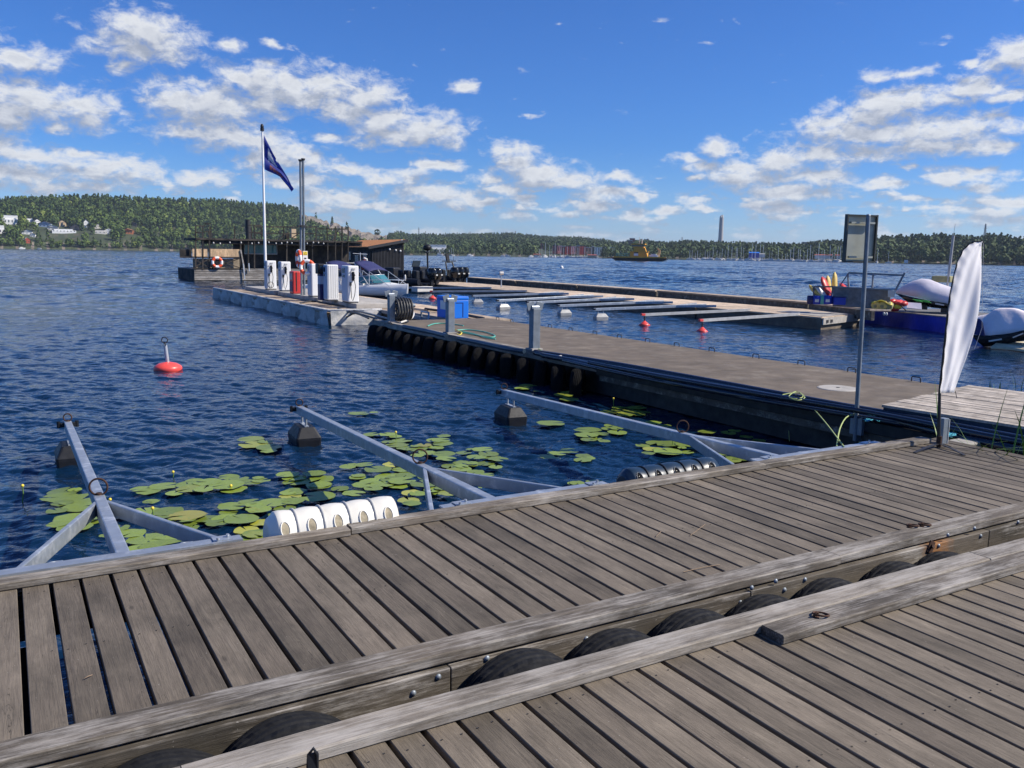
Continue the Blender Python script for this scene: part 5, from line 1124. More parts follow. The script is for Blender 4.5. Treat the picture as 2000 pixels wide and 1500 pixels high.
def pump(pxl, pxm, pxr, ytop, ybot, label, hoses=2, strip=False, loop=False):
    c = at(pxm, ybot, IZ); s_ = scl(c); wf = (pxr-pxm)*s_*.96; dp = (pxm-pxl)*s_*2.6; dp = max(.45, min(.8, dp)); hh_ = onv(pxm, ytop, c).z-IZ
    o = thing('fuel_pump', label, 'fuel pump', (c.x+wf/2, c.y+dp/2, IZ), 'white fuel pumps on the dock')
    x0, y0 = c.x, c.y
    mb = MB(); mb.box(x0, x0+wf, y0, y0+dp, IZ+.03, IZ+hh_); mb.build('cabinet', 'white', o, bevel=.035)
    mb = MB(); mb.box(x0-.012, x0-.002, y0+dp*.12, y0+dp*.9, IZ+hh_*.06, IZ+hh_*.97); mb.build('side_panel', 'panelblue', o)  # pale blue puts the shade of the unlit left face into the colour
    mb = MB(); mb.box(x0-.02, x0-.013, y0+dp*.42, y0+dp*.8, IZ+hh_*.80, IZ+hh_*.93); mb.build('display', 'display', o)
    mb = MB(); mb.box(x0-.02, x0-.013, y0+dp*.45, y0+dp*.75, IZ+hh_*.68, IZ+hh_*.75); mb.build('price_display', 'display', o)
    mb = MB(); mb.box(x0+.02, x0+wf-.02, y0+.02, y0+dp-.02, IZ, IZ+.028); mb.build('plinth', 'dark', o)
    if hoses:
        xx = x0+wf*.42; mb = MB(); mb.box(xx-.03, xx+.05, y0-.05, y0-.004, IZ+hh_*.60, IZ+hh_*.84); mb.build('nozzle_boot', 'blackp', o, bevel=.008)
        mb = MB(); mb.beam((xx+.01,y0-.08,IZ+hh_*.83), (xx+.02,y0-.09,IZ+hh_*.64), .04, .05); mb.beam((xx+.01,y0-.08,IZ+hh_*.82), (xx+.05,y0-.10,IZ+hh_*.73), .025, .03); mb.build('nozzle', 'blackp', o, bevel=.006)
        mb = MB(); mb.box(x0+wf*.12, x0+wf*.30, y0-.03, y0-.004, IZ+hh_*.47, IZ+hh_*.56); mb.build('breakaway_box', 'dark', o)
        mb = MB(); pts = [(xx+.02,y0-.09,IZ+hh_*.64),(xx+.06,y0-.11,IZ+hh_*.45),(xx+.02,y0-.13,IZ+hh_*.22),(xx-.06,y0-.15,IZ+.08),(x0+wf*.20,y0-.10,IZ+hh_*.14),(x0+wf*.2,y0-.05,IZ+hh_*.47)]; mb.tube(pts, .013, 6); mb.build('hose', 'hosegrey', o)
        mb = MB(); mb.tube([(xx+.04,y0-.03,IZ+hh_*.93),(x0+wf*.25,y0-.07,IZ+hh_*.86),(x0+.04,y0-.03,IZ+hh_*.78)], .012, 6); mb.box(xx-.02, xx+.09, y0-.03, y0-.003, IZ+hh_*.90, IZ+hh_*.935); mb.build('hose_guide', 'greyp', o)
    if loop: mb = MB(); mb.torus((x0+wf*.30, y0-.10, IZ+.22), .13, .014, (0,1,0), 24, 6); mb.build('coiled_hose', 'hosegrey', o)
    if strip:
        for i in range(5): xs_ = x0+wf*(.12+.19*i); mb = MB(); mb.box(xs_, xs_+.012, y0-.006, y0-.001, IZ+.1, IZ+hh_*.98); mb.build('seam', 'greyp', o)
    return o
pump(514.5, 522.5, 541.5, 509, 566, 'white fuel pump under the flagpole, farthest left, with a coiled hose', loop=True)
pump(542.5, 550, 570, 511, 569, 'second white fuel pump from the left, beside the red cabinet')
pump(598.5, 609.5, 625.5, 515, 580, 'white fuel pump without nozzle, left of the blue terminal', 0)
pump(638, 640, 663.5, 517, 588, 'wide white ribbed tank cabinet behind the blue terminal', 0, True)
pump(665.5, 680.5, 703.5, 519, 592, 'rightmost white fuel pump, nearest to the pier')
c = at(573, 574, IZ); s_ = scl(c); o = thing('hose_cabinet', 'red cabinet between two fuel pumps and the grey masts', 'cabinet', c); x0, x1 = c.x, c.x+15*s_; h_ = onv(580, 530, c).z-IZ
mb = MB(); mb.box(x0, x1, c.y, c.y+.55, IZ, IZ+h_); mb.build('body', 'red', o, bevel=.04); mb = MB(); mb.box(x0+(x1-x0)*.42, x0+(x1-x0)*.50, c.y-.02, c.y-.002, IZ+.12, IZ+h_*.96); mb.build('door_groove', 'dark', o)
mb = MB(); mb.box(x0-.012, x0-.002, c.y+.08, c.y+.48, IZ+h_*.62, IZ+h_*.9); mb.build('panel', 'greyp', o); mb = MB(); mb.box(x0-.012, x0-.002, c.y+.08, c.y+.48, IZ+h_*.1, IZ+h_*.55); mb.build('screen', 'navy', o)
c = at(625.5, 586.5, IZ); s_ = scl(c); o = thing('payment_terminal', 'navy payment terminal with a black head among the fuel pumps', 'terminal', c); w_ = 10.5*s_; h_ = onv(630, 515, c).z-IZ
mb = MB(); mb.box(c.x, c.x+w_, c.y, c.y+.28, IZ, IZ+h_*.44); mb.build('pedestal', 'navy', o, bevel=.01); mb = MB(); mb.box(c.x+.005, c.x+w_-.005, c.y+.005, c.y+.27, IZ+h_*.442, IZ+h_*.66); mb.build('pale_band', 'panelblue', o)
mb = MB(); mb.box(c.x, c.x+w_, c.y, c.y+.28, IZ+h_*.662, IZ+h_*.72); mb.build('collar', 'navy', o); mb = MB(); mb.box(c.x-.08, c.x+w_+.01, c.y-.05, c.y+.28, IZ+h_*.722, IZ+h_); mb.build('head', 'blackp', o, bevel=.03); mb = MB(); mb.box(c.x, c.x+w_-.05, c.y-.06, c.y-.052, IZ+h_*.85, IZ+h_*.94); mb.build('screen', 'display', o)
mb = MB(); mb.cbox((c.x+w_+.04, c.y-.04, IZ+h_*.73), .16, .2, .015, ry=.35); mb.build('shelf', 'blackp', o)
# masts, flag, lifebuoys, notice
c = at(592, 576, IZ); s_ = scl(c)
for i, (xb, xt, yt, lb) in enumerate([(589,586.5,314,'slimmer left one of the twin grey masts beside the red cabinet'),(594.5,592,312,'right one of the twin grey masts, carrying the notice')]):
    b_ = Vector((onv(xb,576,c).x, onv(xb,576,c).y, IZ)); t_ = onv(xt, yt, b_); o = thing('grey_mast', lb, 'mast', b_); mb = MB(); mb.cyl(b_, t_, .045, 12); mb.build('pole', 'galvd', o); mb = MB(); mb.lathe([(.055,-.03),(.08,.02),(.08,.05),(.001,.06)], t_, n=12); mb.build('cap', 'dark', o)
    mb = MB(); mb.cbox(b_+Vector((0,0,2.7)), .2, .19, .06); mb.build('clamp_band', 'dark', o)
tm = onv(594, 500, c); o = thing('warning_notice', 'white notice with a yellow warning triangle fixed to the right grey mast', 'sign', tm); W_ = 9.5*s_; H_ = 17.5*s_; y_ = tm.y-.12
q = onv(594, 499, c); mb = MB(); mb.box(q.x-W_*.45, q.x+W_*.55, y_, y_+.02, q.z-H_/2, q.z+H_/2); mb.build('board', 'white', o)
mb = MB(); mb.box(q.x-W_*.38, q.x+W_*.48, y_-.006, y_-.002, q.z+H_*.04, q.z+H_*.44); mb.build('yellow_field', 'yellow', o)
def tri(mb, cx, cz, r_, y): mb.add([(cx-r_,y,cz-r_*.8),(cx+r_,y,cz-r_*.8),(cx,y,cz+r_)], [(0,1,2)])
mb = MB(); tri(mb, q.x+.01, q.z+H_*.23, W_*.30, y_-.008); mb.build('triangle', 'black', o); mb = MB(); tri(mb, q.x+.01, q.z+H_*.22, W_*.19, y_-.010); mb.build('triangle_centre', 'yellow', o)
mb = MB(); mb.box(q.x-W_*.2, q.x+W_*.25, y_-.006, y_-.002, q.z-H_*.38, q.z-H_*.24); mb.build('text_line', 'dark', o)
def lifebuoy(c, Rr, r_, ax, label, strap=True):
    o = thing('lifebuoy', label, 'lifebuoy', c)
    ax = Vector(ax).normalized()
    for i in range(8):
        mb = MB(); mb.torus(c, Rr, r_, ax, 7, 12, arc=.1255, start=2*math.pi*i/8+.4); mb.build('ring_segment', 'orange' if i % 2 else 'white', o)
    return o
q = onv(582, 505, c); lifebuoy(q+Vector((0,-.1,0)), .29, .075, (-1,.08,0), 'orange and white lifebuoy hung edge on at the twin grey masts')
q = onv(616, 522, at(616, 582, IZ)); lifebuoy(q+Vector((0,1.0,-.02)), .24, .07, (-.3,-1,.1), 'lifebuoy peeping over the pump left of the blue terminal')
c = at(519.5, 560, FZ); t_ = onv(512, 252, c); o = thing('flagpole', 'tall white flagpole rising behind the leftmost fuel pump', 'flagpole', c); mb = MB(); mb.tube([c, t_], [.08, .045], 14); mb.build('pole', 'white', o); mb = MB(); mb.ell(t_+Vector((0,0,.12)), .09, .09, .14, 12, 8); mb.tube([t_+Vector((0,0,-.1)), t_+Vector((0,0,.05))], .1, 10); mb.build('finial', 'black', o)
o = thing('flag', 'torn drooping blue flag with a white mark and orange lettering', 'flag', t_)
T_ = [(515,263),(525,283),(535,303),(544,318),(553,332),(562,347),(569,362),(574,369)]; Bo = [(517,331),(523,334),(532,338),(541,342),(547,345),(554,354),(563,365),(569,375)]
NU, NV = 40, 26; vs = []; ms = []
nf = Vector((-c.x,-c.y,0)).normalized()
for i in range(NU+1):
    for j in range(NV+1):
        u, v = i/NU, j/NV; a = interp(T_, u); b2 = interp(Bo, u); vs.append(onv(a[0]*(1-v)+b2[0]*v, a[1]*(1-v)+b2[1]*v, c)+nf*(.12*math.sin(u*9+v*5)*u+.06*math.sin(v*9+u*4)))
mb = MB()
import itertools
LET = ["111 100 110 100 111", ]
for i in range(NU):
    for j in range(NV):
        u, v = (i+.5)/NU, (j+.5)/NV; m_ = 0
        if .12 < u < .40 and .12+.9*(u-.12) < v < .52-.25*(u-.12): m_ = 1
        if .155 < u < .175 and .15 < v < .62: m_ = 1
        if .17 < u < .62 and .70 < v < .90 and (i % 4 != 3) and not (i % 4 == 1 and 18 < j < 21): m_ = 2
        if .34 < u < .41 and v < .10: continue
        f_ = (i*(NV+1)+j, i*(NV+1)+j+1, (i+1)*(NV+1)+j+1, (i+1)*(NV+1)+j); mb.f.append(f_); mb.m.append(m_); mb.r.append(.5); mb.s.append(True)
mb.v = [tuple(x) for x in vs]; mb.build('cloth', ['flagblue', 'flagwhite', 'flagorange'], o)
# hoses on the dock
rope('fuel_hose', 'black hose snaking over the fuel dock deck in front of the island', [(586,592),(610,588),(640,592),(668,597),(700,600),(728,601)], FZ+.03, .028, 'hosegrey', 'hose'); rope('fuel_hose', 'black hose hanging over the pale end of the fuel dock', [(646,606,FZ+.03),(655,612,.35),(668,620,.2),(680,618,.3),(694,612,.42),(720,622,.5)], FZ, .024, 'hosegrey', 'hose')
rope('fuel_hose', 'pair of hoses crossing from the fuel dock onto the pier', [(660,603,FZ+.03),(690,610,.45),(720,618,.52),(745,626,.52),(764,632,.55)], FZ, .028, 'hosegrey', 'hose'); rope('fuel_hose', 'grey conduit beside the hoses between dock and pier', [(676,604,FZ+.05),(700,608,.48),(725,614,.55),(762,624,.56)], FZ, .03, 'bluegreyp', 'pipe')
g = thing('gangway_link', 'small dark steel gangway joining the pier and the fuel dock', 'gangway', (9.5, 23, 0)); mb = MB(); mb.box(10.45, 10.85, 21.4, 26.0, .32, .38); mb.build('tread', 'dark', g)
for x in (10.43, 10.87): mb = MB(); mb.beam((x,21.5,.42), (x,26,.42), .05, .10); mb.build('side_rail', 'galvd', g)
for y in (22.3, 24.3): mb = MB(); mb.tube([(10.4,y,.36),(10.4,y,.62),(10.4,y+.5,.62),(10.4,y+.5,.36)], .03, 6); mb.build('hoop', 'galv', g)
mb = MB(); mb.tube([(x_,y_,.47) for x_, y_ in [(12.0,26.0),(12.1,24.0),(11.8,21.6)]], .04, 8); tag(mb.build('dock_edge_bumper', 'blackp'), 'dark rubber bumper curving from the fuel dock to the pier', 'bumper')

# ------------------------------------------------------------------ far pier with its Y booms
QZ = .42
fp = thing('far_pier', 'long sunlit far pier with a raised outer walkway', 'pier', (24.5, 35, 0))
e = at(1606, 620, QZ); fpx = e.x; fy_ = e.y; e2 = at(1683, 612, QZ)
ang_ = math.atan2(e2.y-e.y, e2.x-e.x)
def fpt(u, v): return (fpx+u+v*0.0, fy_+v+u*math.tan(ang_)*max(0, 1-v/6))
WN = e2.x-e.x
mb = MB()
segs = [0, 6, 12.2, 18.5, 25, 31.5, 36]
for a, b_ in zip(segs[:-1], segs[1:]): mb.prism([fpt(0, a+.02), fpt(WN, a+.02), fpt(WN, b_-.02), fpt(0, b_-.02)], QZ-.05, QZ)
mb.build('deck', 'farwood', fp)
mb = MB()
for a, b_ in zip(segs[:-1], segs[1:]): mb.prism([fpt(.04, a+.05), fpt(WN-.04, a+.05), fpt(WN-.04, b_-.05), fpt(.04, b_-.05)], -.3, QZ-.055)
mb.build('pontoon', 'concrete', fp)
q0, q1 = fpt(0, 0), fpt(WN, 0); mb = MB(); mb.beam((q0[0],q0[1]-.03,QZ-.13), (q1[0],q1[1]-.03,QZ-.13), .05, .22); mb.build('end_beam', 'conclight', fp)
mb = MB(); 
for f_ in (.08, .18, .86, .95): mb.cbox((q0[0]+(q1[0]-q0[0])*f_, q0[1]+(q1[1]-q0[1])*f_-.06, QZ-.14), .14, .03, .1)
mb.build('end_bracket', 'dark', fp)
mb = MB(); mb.prism([fpt(.2, .1), fpt(WN*.8, .1), fpt(WN*.55, 2.6), fpt(.9, 2.6)], QZ+.004, QZ+.012); mb.build('worn_pale_patch', 'conclight', fp)
OW = [at(1700,604,.66), at(1576,590,.66), at(1280,567,.66), at(910,541,.66)]
for k, (a, b_) in enumerate(zip(OW[:-1], OW[1:])):
    n = max(1, int((b_-a).length/7))
    for i in range(n):
        p0 = a+(b_-a)*i/n; p1 = a+(b_-a)*(i+.985)/n; mb = MB(); d_ = (p1-p0).normalized(); sd_ = Vector((d_.y,-d_.x,0))*.38
        mb.beam(p0+sd_*1.0+Vector((0,0,-.03)), p1+sd_*1.0+Vector((0,0,-.03)), .78, .06); mb.build('walkway_top', 'farwood', fp)
        mb = MB(); mb.beam(p0+sd_*.3+Vector((0,0,-.22)), p1+sd_*.3+Vector((0,0,-.22)), .12, .32); mb.build('walkway_side', 'fascia', fp)
# pedestal lamp
b_ = at(979, 561, QZ); t_ = onv(979, 533, b_); s_ = scl(b_); o = thing('service_pedestal', 'small white headed service pedestal on the far pier', 'pedestal', b_); mb = MB(); mb.cyl(b_, t_-Vector((0,0,.1)), .035, 10); mb.build('post', 'galv', o); mb = MB(); mb.cyl(t_+Vector((-.09,-.0,-.02)), t_+Vector((.11,-.05,-.02)), .10, 16); mb.build('head', 'offwhite', o)
# booms
ZB = .50
blk = boom('mooring_boom', 'x', 4.7, 'block', [(-.7, 0, 1.3), (.7, 0, 1.3)], mat='galv', group='booms with grey floats along the far pier', ring=False); reg(blk)
red = thing('mooring_boom', 'x', 'boom', (0,0,0), 'booms with red buoys along the far pier')
mb = MB(); mb.beam((0,0,.46), (0,4.7,ZT), .07, .09); mb.build('beam', 'greyp', red, world=False); mb = MB(); mb.cbox((0,4.72,ZT+.01), .09, .14, .07); mb.build('end_bracket', 'buoyred', red, world=False)
mb = MB(); mb.cyl((0,4.65,.13), (0,4.65,ZT), .025, 8); mb.build('post', 'dark', red, world=False)
mb = MB(); mb.lathe([(.03,-.08),(.17,-.03),(.20,.02),(.13,.07),(.04,.15),(.01,.17)], (0,4.65,0), n=20); mb.build('buoy', 'buoyred', red, world=False); reg(red)
BT = [(790,561,'w',960),(843,568,'r',1028),(922,577,'b',1098),(971,586,'b',1155),(1030,590,'b',1216),(1090,596,'b',1290),(1160,603,'b',1372),(1257,613,'r',1456),(1370,624,'r',1552)]
bl = {'b': ['boom on a grey float, nearest the blue box in the picture','boom on a grey float, second of the grey float row','boom on a grey float, seen just over the nearest bollard','boom on a pale float in the middle of the far row','boom on a pale float left of the red buoys'],
      'r': ['white boom on a faint red buoy left of the blue box','white boom on a red buoy, second from the pier end','white boom on a red buoy, nearest the far pier end'], 'w': ['bright white boom farthest off, beside the white motorboat']}
cnt = {'b': 0, 'r': 0, 'w': 0}; used = set()
for (x, y, k, xb_) in BT:
    t_ = at(x, y, ZT+.03); L_ = fpx-t_.x; dy = {0: 0}.get(0); src = blk if k == 'b' else red
    if k == 'w': o = dup(red, (0,0,0), tree=[t_e for t_e in TREE[red.name] if t_e[0].name.startswith('beam')])
    else: o = src if (src.name not in used) else dup(src, (0,0,0)); used.add(src.name)
    yb = at(xb_, 592-.088*(1280-xb_), .42).y; d = Vector((t_.x-fpx-.1, t_.y-yb, 0)); o.location = (fpx+.1, yb, 0); o.rotation_euler = (0, 0, math.atan2(-d.x, d.y)); o.scale = (1, d.length/4.7, 1); o['label'] = bl[k][cnt[k]]; cnt[k] += 1
# ------------------------------------------------------------------ things at the right end of the far pier
def paddle(name, p0, p1, w_, th, mat, label, nose=.5):
    p0 = Vector(p0); p1 = Vector(p1); d = (p1-p0); L_ = d.length; d.normalize(); a = d.cross(Vector((.3,-1,0))).normalized(); u = a.cross(d).normalized(); rg = []
    for t in (0,.03,.1,.25,.5,.75,.9,.97,1):
        wv_ = w_/2*max(.12, (1-abs(2*t-1)**3.5)**.6 if 0 < t < 1 else .1); tv = th/2*max(.3, (1-abs(2*t-1)**6)); c = p0+d*L_*t
        rg.append([c+a*wv_*math.cos(k*math.pi/6)+u*tv*math.sin(k*math.pi/6) for k in range(12)])
    o = thing('paddle_board', label, 'board', p0); mb = MB(); mb.loft(rg); mb.build('board', mat, o)
    mb = MB(); mb.beam(p0+d*L_*.15-u*(th/2+.002), p0+d*L_*.75-u*(th/2+.002), w_*.35, .01, up=u); mb.build('deck_pad', 'khaki' if mat == 'yellowf' else 'offwhite', o); return o
bp = at(1640, 600, .66); n0 = Vector((bp.x, bp.y, 0))
def V(px, py, dz=0): p_ = onv(px, py, n0); return p_+n0.normalized()*dz
paddle('b', V(1622,581,.2), V(1605,541,.3), .42, .16, 'red', 'red board leaning left at the far pier end')
paddle('b', V(1620,581,.4), V(1616,539,.5), .30, .16, 'yellowf', 'pale yellow board standing just right of the red board')
paddle('b', V(1630,578,.6), V(1630,532,.8), .26, .16, 'yellowf', 'tallest upright yellow board behind the others')
paddle('b', V(1614,580,.1), V(1595,558,.1), .36, .14, 'offwhite', 'white and yellow board slanting low beside the red board')
paddle('b', V(1604,580,.0), V(1580,557,.2), .26, .14, 'yellowf', 'yellow board end sticking out farthest to the left')
paddle('b', V(1655,567,1.2), V(1640,555,1.3), .3, .1, 'red', 'small red board tip showing behind the grey screen')
o = thing('barrel_rack', 'low timber rail rack holding the leaning boards', 'rack', V(1590,590)); mb = MB(); mb.beam(V(1589,560), V(1628,560), .03, .05); mb.beam(V(1590,560), V(1590,592), .06, .05); mb.beam(V(1627,560), V(1622,590), .03, .04); mb.build('rail', 'greyply', o)
for (x, m_, lb, w_) in [(1583,'navy','small navy drum leftmost of the drum row',.13),(1595,'bluebarrel','blue drum with a white label, second of the drum row',.16),(1606,'green','dark green drum between blue drums',.12),(1616,'bluebarrel','blue drum with a wide white label beside the green one',.17)]:
    b_ = V(x, 594); mb = MB(); o = thing('drum', lb, 'drum', b_, 'drums under the leaning boards'); h_ = .30; mb.lathe([(w_*.9,0),(w_,.03),(w_,h_*.5),(w_*1.03,h_*.52),(w_,h_*.55),(w_,h_-.03),(w_*.8,h_),(.001,h_)], b_, n=18); mb.build('body', m_, o); 
    if m_ == 'bluebarrel': mb = MB(); mb.add([tuple(b_+Vector((w_*1.01*math.cos(a_), w_*1.01*math.sin(a_), z_))) for z_ in (.08,.18) for a_ in [math.pi*1.1+k*.16 for k in range(6)]], [(k,k+1,k+7,k+6) for k in range(5)]); mb.build('paper_tag', 'offwhite', o)
b_ = V(1637, 595); o = thing('crate', 'wide dark blue crate at the foot of the grey screen', 'crate', b_); s_ = scl(b_); mb = MB(); mb.cbox(b_+Vector((-.0,0,.13)), 22*s_, .4, .26, rz=-.6); mb.build('box', 'bluebarrel', o, bevel=.02); mb = MB(); mb.cbox(b_+Vector((0,0,.27)), 22.6*s_, .43, .03, rz=-.6); mb.build('rim', 'navy', o)
# grey plywood screen with gangway frame
o = thing('screen_wall', 'weathered grey board screen at the far pier end', 'screen', V(1680,598)); P_ = [V(1627,560), V(1739,566), V(1739,604), V(1626,598)]; nb = n0.normalized()*.04
mb = MB(); vs = [p_ for p_ in P_]+[p_+nb for p_ in P_]; mb.add(vs, [(0,1,2,3),(7,6,5,4),(0,4,5,1),(1,5,6,2),(2,6,7,3),(3,7,4,0)]); mb.build('boards', 'greyply', o)
mb = MB(); mb.add([V(1734,566,-.03), V(1750,567,-.03), V(1746,581,-.03), V(1734,580,-.03)], [(0,1,2,3)]); mb.build('pale_panel', 'offwhite', o, solid=.03)
mb = MB(); mb.beam(V(1627,560,-.02), V(1739,566,-.02), .05, .05); mb.build('top_rail', 'galvd', o)
o = thing('handrail_frame', 'tall galvanised handrail frame above the grey screen', 'handrail', V(1700,560)); 
for (a, b2, r_) in [((1638,562),(1657,534),.03),((1657,533),(1766,538),.05),((1656,534),(1658,562),.04),((1706,536),(1704,563),.04),((1768,533),(1743,580),.05)]:
    mb = MB(); mb.beam(V(*a, .25), V(*b2, .25), r_, r_*1.3); mb.build('tube', 'galvd', o)
# yellow and red inflatable bundle
b_ = V(1715, 603, -.1); o = thing('inflatable_bundle', 'rolled yellow and red inflatable lying on the blue sided float', 'inflatable', b_); 
rnd_ = random.Random(3)
for k, (x, y, r_, L_) in enumerate([(1709,597,.15,.9),(1722,598,.16,1.0),(1734,599,.13,.8)]):
    c0_ = V(x, y, -.25); c1_ = V(x+8, y-5, .4); ax_ = (c1_-c0_).normalized(); rg = []
    for t, rr_ in ((0,.55),(.02,.92),(.1,1),(.5,1.04),(.9,1),(1,.6)):
        c_ = c0_+(c1_-c0_)*t; a_ = ax_.orthogonal().normalized(); b_2 = ax_.cross(a_); rg.append([c_+(a_*math.cos(j*math.pi/9)+b_2*math.sin(j*math.pi/9))*r_*rr_*(1+.06*math.sin(j*2.0+k)) for j in range(18)])
    mb = MB(); mb.loft(rg); mb.build('roll', ['yellowf','yellowf','khaki'][k], o); mb = MB(); mb.cyl(c0_-ax_*.006, c0_, r_*.38, 14); mb.build('roll_core', 'khaki', o)
mb = MB(); rg = []
for i_ in range(9):
    t = i_/8; rg.append([V(1702+40*t, 592-3.5*math.sin(math.pi*t)+1.2*math.sin(t*9)+.0*j, -.3+.9*j/5)+Vector((0,0,.05*math.sin(j*1.3+t*5))) for j in range(6)])
mb.loft(rg, closed=False, caps=False); mb.build('folded_sheet', 'yellow', o, solid=.02)
for k, (x, y, m_) in enumerate([(1742,590,'red'),(1757,592,'buoyred'),(1752,600,'yellow'),(1764,594,'red'),(1748,603,'red')]):
    mb = MB(); mb.ell(V(x, y, .2), .20, .16, .10, 12, 6); mb.v = [(a+.05*noise.noise(Vector((a*8,b2*8,c_*8))), b2, c_+.05*noise.noise(Vector((a*9,b2*9,c_*9+4)))) for a, b2, c_ in mb.v]; mb.build('folded_skin', m_, o)
mb = MB(); mb.tube([V(1755,590,.1), V(1763,600,.0), V(1769,606,-.1)], .02, 6); mb.build('strap', 'dark', o)
# blue sided float
A_ = at(1690, 631, 0); B2_ = at(1850, 651, 0); bf = thing('tarpaulin_float', 'floating platform with a deep blue tarpaulin side', 'float', A_)
zf = .52; d_ = (B2_-A_).normalized(); L_ = (B2_-A_).length+1.6; sd_ = Vector((-d_.y, d_.x, 0)); sd_ = sd_ if sd_.dot(n0) > 0 else -sd_
mb = MB(); W_ = 3.2; C4 = [A_+sd_*.05, A_+d_*L_+sd_*.05, A_+d_*L_+sd_*W_, A_+sd_*W_]; mb.prism([(p_.x,p_.y) for p_ in C4][::(1 if (C4[1]-C4[0]).cross(C4[2]-C4[1]).z > 0 else -1)], -.2, zf-.05); mb.build('pontoon', 'concreteW', bf)
mb = MB(); mb.prism([(p_.x,p_.y) for p_ in C4][::(1 if (C4[1]-C4[0]).cross(C4[2]-C4[1]).z > 0 else -1)], zf-.04, zf); mb.build('deck', 'greyply', bf)
mb = MB(); vs = []; n = 30
for k in range(n+1):
    for j in range(6):
        t = j/5; c_ = A_+d_*(L_*k/n-.05); w3_ = .04*math.sin(k*.9+t*1.5)*t; vs.append(c_-sd_*(.03+w3_)+Vector((0,0,zf-.01-t*(zf+.05))))
mb.add(vs, [(k*6+j, k*6+j+1, (k+1)*6+j+1, (k+1)*6+j) for k in range(n) for j in range(5)], smooth=True); mb.build('tarpaulin', 'bluetarp', bf)
mb = MB(); mb.beam(A_+Vector((0,0,zf+.01))-sd_*.02, A_+d_*L_+Vector((0,0,zf+.01))-sd_*.02, .09, .035); mb.build('edge_strip', 'farwood', bf)
for px_ in (1697, 1728, 1733): mb = MB(); c_ = at(px_, 611+(px_-1697)*.06, zf); mb.ell(c_-sd_*.03, .04, .04, .06, 8, 6); mb.build('lashing', 'offwhite', bf)
# covered motorboat on the float
m0 = Vector((onv(1800,608,n0).x, onv(1800,608,n0).y, 0)); 
def U(px, py, dz=0): p_ = onv(px, py, Vector((m0.x*1.02, m0.y*1.02, 0))); return p_+n0.normalized()*dz
cb_ = thing('covered_boat', 'dark speedboat with lime flashes under a mauve grey cover', 'boat', U(1800,600))
mb = MB(); rg = []
prof = [(1750,573,.02),(1765,577,.35),(1790,583,.75),(1820,589,.95),(1850,594,1.0),(1872,598,.95)]
keel = [(1753,575),(1775,592),(1800,598),(1825,602),(1850,604),(1872,605)]
for (x, y, w_), (kx, ky) in zip(prof, keel):
    rg.append([U(x,y,-w_*.1+.6-w_*.6), U(kx,ky,.6-w_*.35), U(kx,ky,.6+w_*.35), U(x,y,.6+w_*.6)])
mb.loft(rg, smooth=True); mb.build('hull', 'blackg', cb_)
top = [(1750,572),(1765,560),(1785,550),(1803,545),(1820,547),(1840,555),(1858,561),(1874,566)]
mb = MB(); rg = []
for k, (x, y) in enumerate(top):
    t = k/7; by = 573+t*25.5-.5; w_ = .05+min(1, t*2.4)*.9; sec = []
    for j in range(9):
        a_ = j/8; zz_ = math.sin(math.pi*a_)**.7; p0 = U(x, by, .6-w_*.62+w_*1.24*a_); pt = U(x, y, .6-w_*.62+w_*1.24*a_); sec.append(p0+(pt-p0)*zz_*(1 if 0 < j < 8 else 0))
    rg.append(sec)
mb.loft(rg, closed=False, caps=False); mb.build('cover', 'cover', cb_, solid=.01)
for (x0, x1, y0) in ((1782,1796,584.5),(1798,1812,586)):
    mb = MB(); mb.add([U(x0,y0-.5,-.08), U(x1,y0+1,-.12), U(x1+6,y0+5,-.14), U(x0+8,y0+4,-.08)], [(0,1,2,3)]); mb.build('lime_flash', 'limeg', cb_, solid=.01)
mb = MB(); mb.add([U(1826,591,-.12), U(1843,594,-.14), U(1843,597,-.14), U(1826,594,-.12)], [(0,1,2,3)]); mb.build('registration_mark', 'greyp', cb_, solid=.01)
mb = MB(); mb.beam(U(1797,600,.1), U(1812,601,.1), .3, .14); mb.beam(U(1838,606,.1), U(1862,607,.1), .3, .14); mb.build('chock', 'black', cb_)
mb = MB(); mb.add([U(1771,590,-.3), U(1798,592,-.3), U(1798,603,-.5), U(1769,600,-.5)], [(0,1,2,3)]); tag(mb.build('folded_cover', 'cover', solid=.03), 'pale grey sheet hanging below the covered speedboat bow', 'sheet')
mb = MB(); c_ = U(1910,586,.5); mb.ell(c_, .13, .13, .19, 14, 10); oo = thing('outboard_cover', 'pale rounded outboard hood seen right of the feather banner', 'outboard', c_); mb.build('hood', 'offwhite', oo); mb = MB(); mb.beam(c_+Vector((0,0,-.1)), c_+Vector((.02,0,-.5)), .08, .1); mb.build('leg', 'black', oo)
mb = MB(); mb.cbox(U(1850,547,1.5), .6, .6, .22, rz=.4); tag(mb.build('dark_crate', 'khaki', bevel=.03), 'dark brown box half hidden behind the feather banner', 'box')
# tall pale pole
b_ = U(1852, 606, 1.2); t_ = onv(1862, 460, b_); o = thing('mooring_pole', 'tall pale mooring pole behind the feather banner', 'pole', b_); mb = MB(); mb.cyl(b_+Vector((0,0,-.6)), t_, .045, 12); mb.build('pole', 'greyp', o); mb = MB(); mb.cyl(t_, onv(1866,437,b_), .006, 5); mb.build('antenna', 'greyp', o)
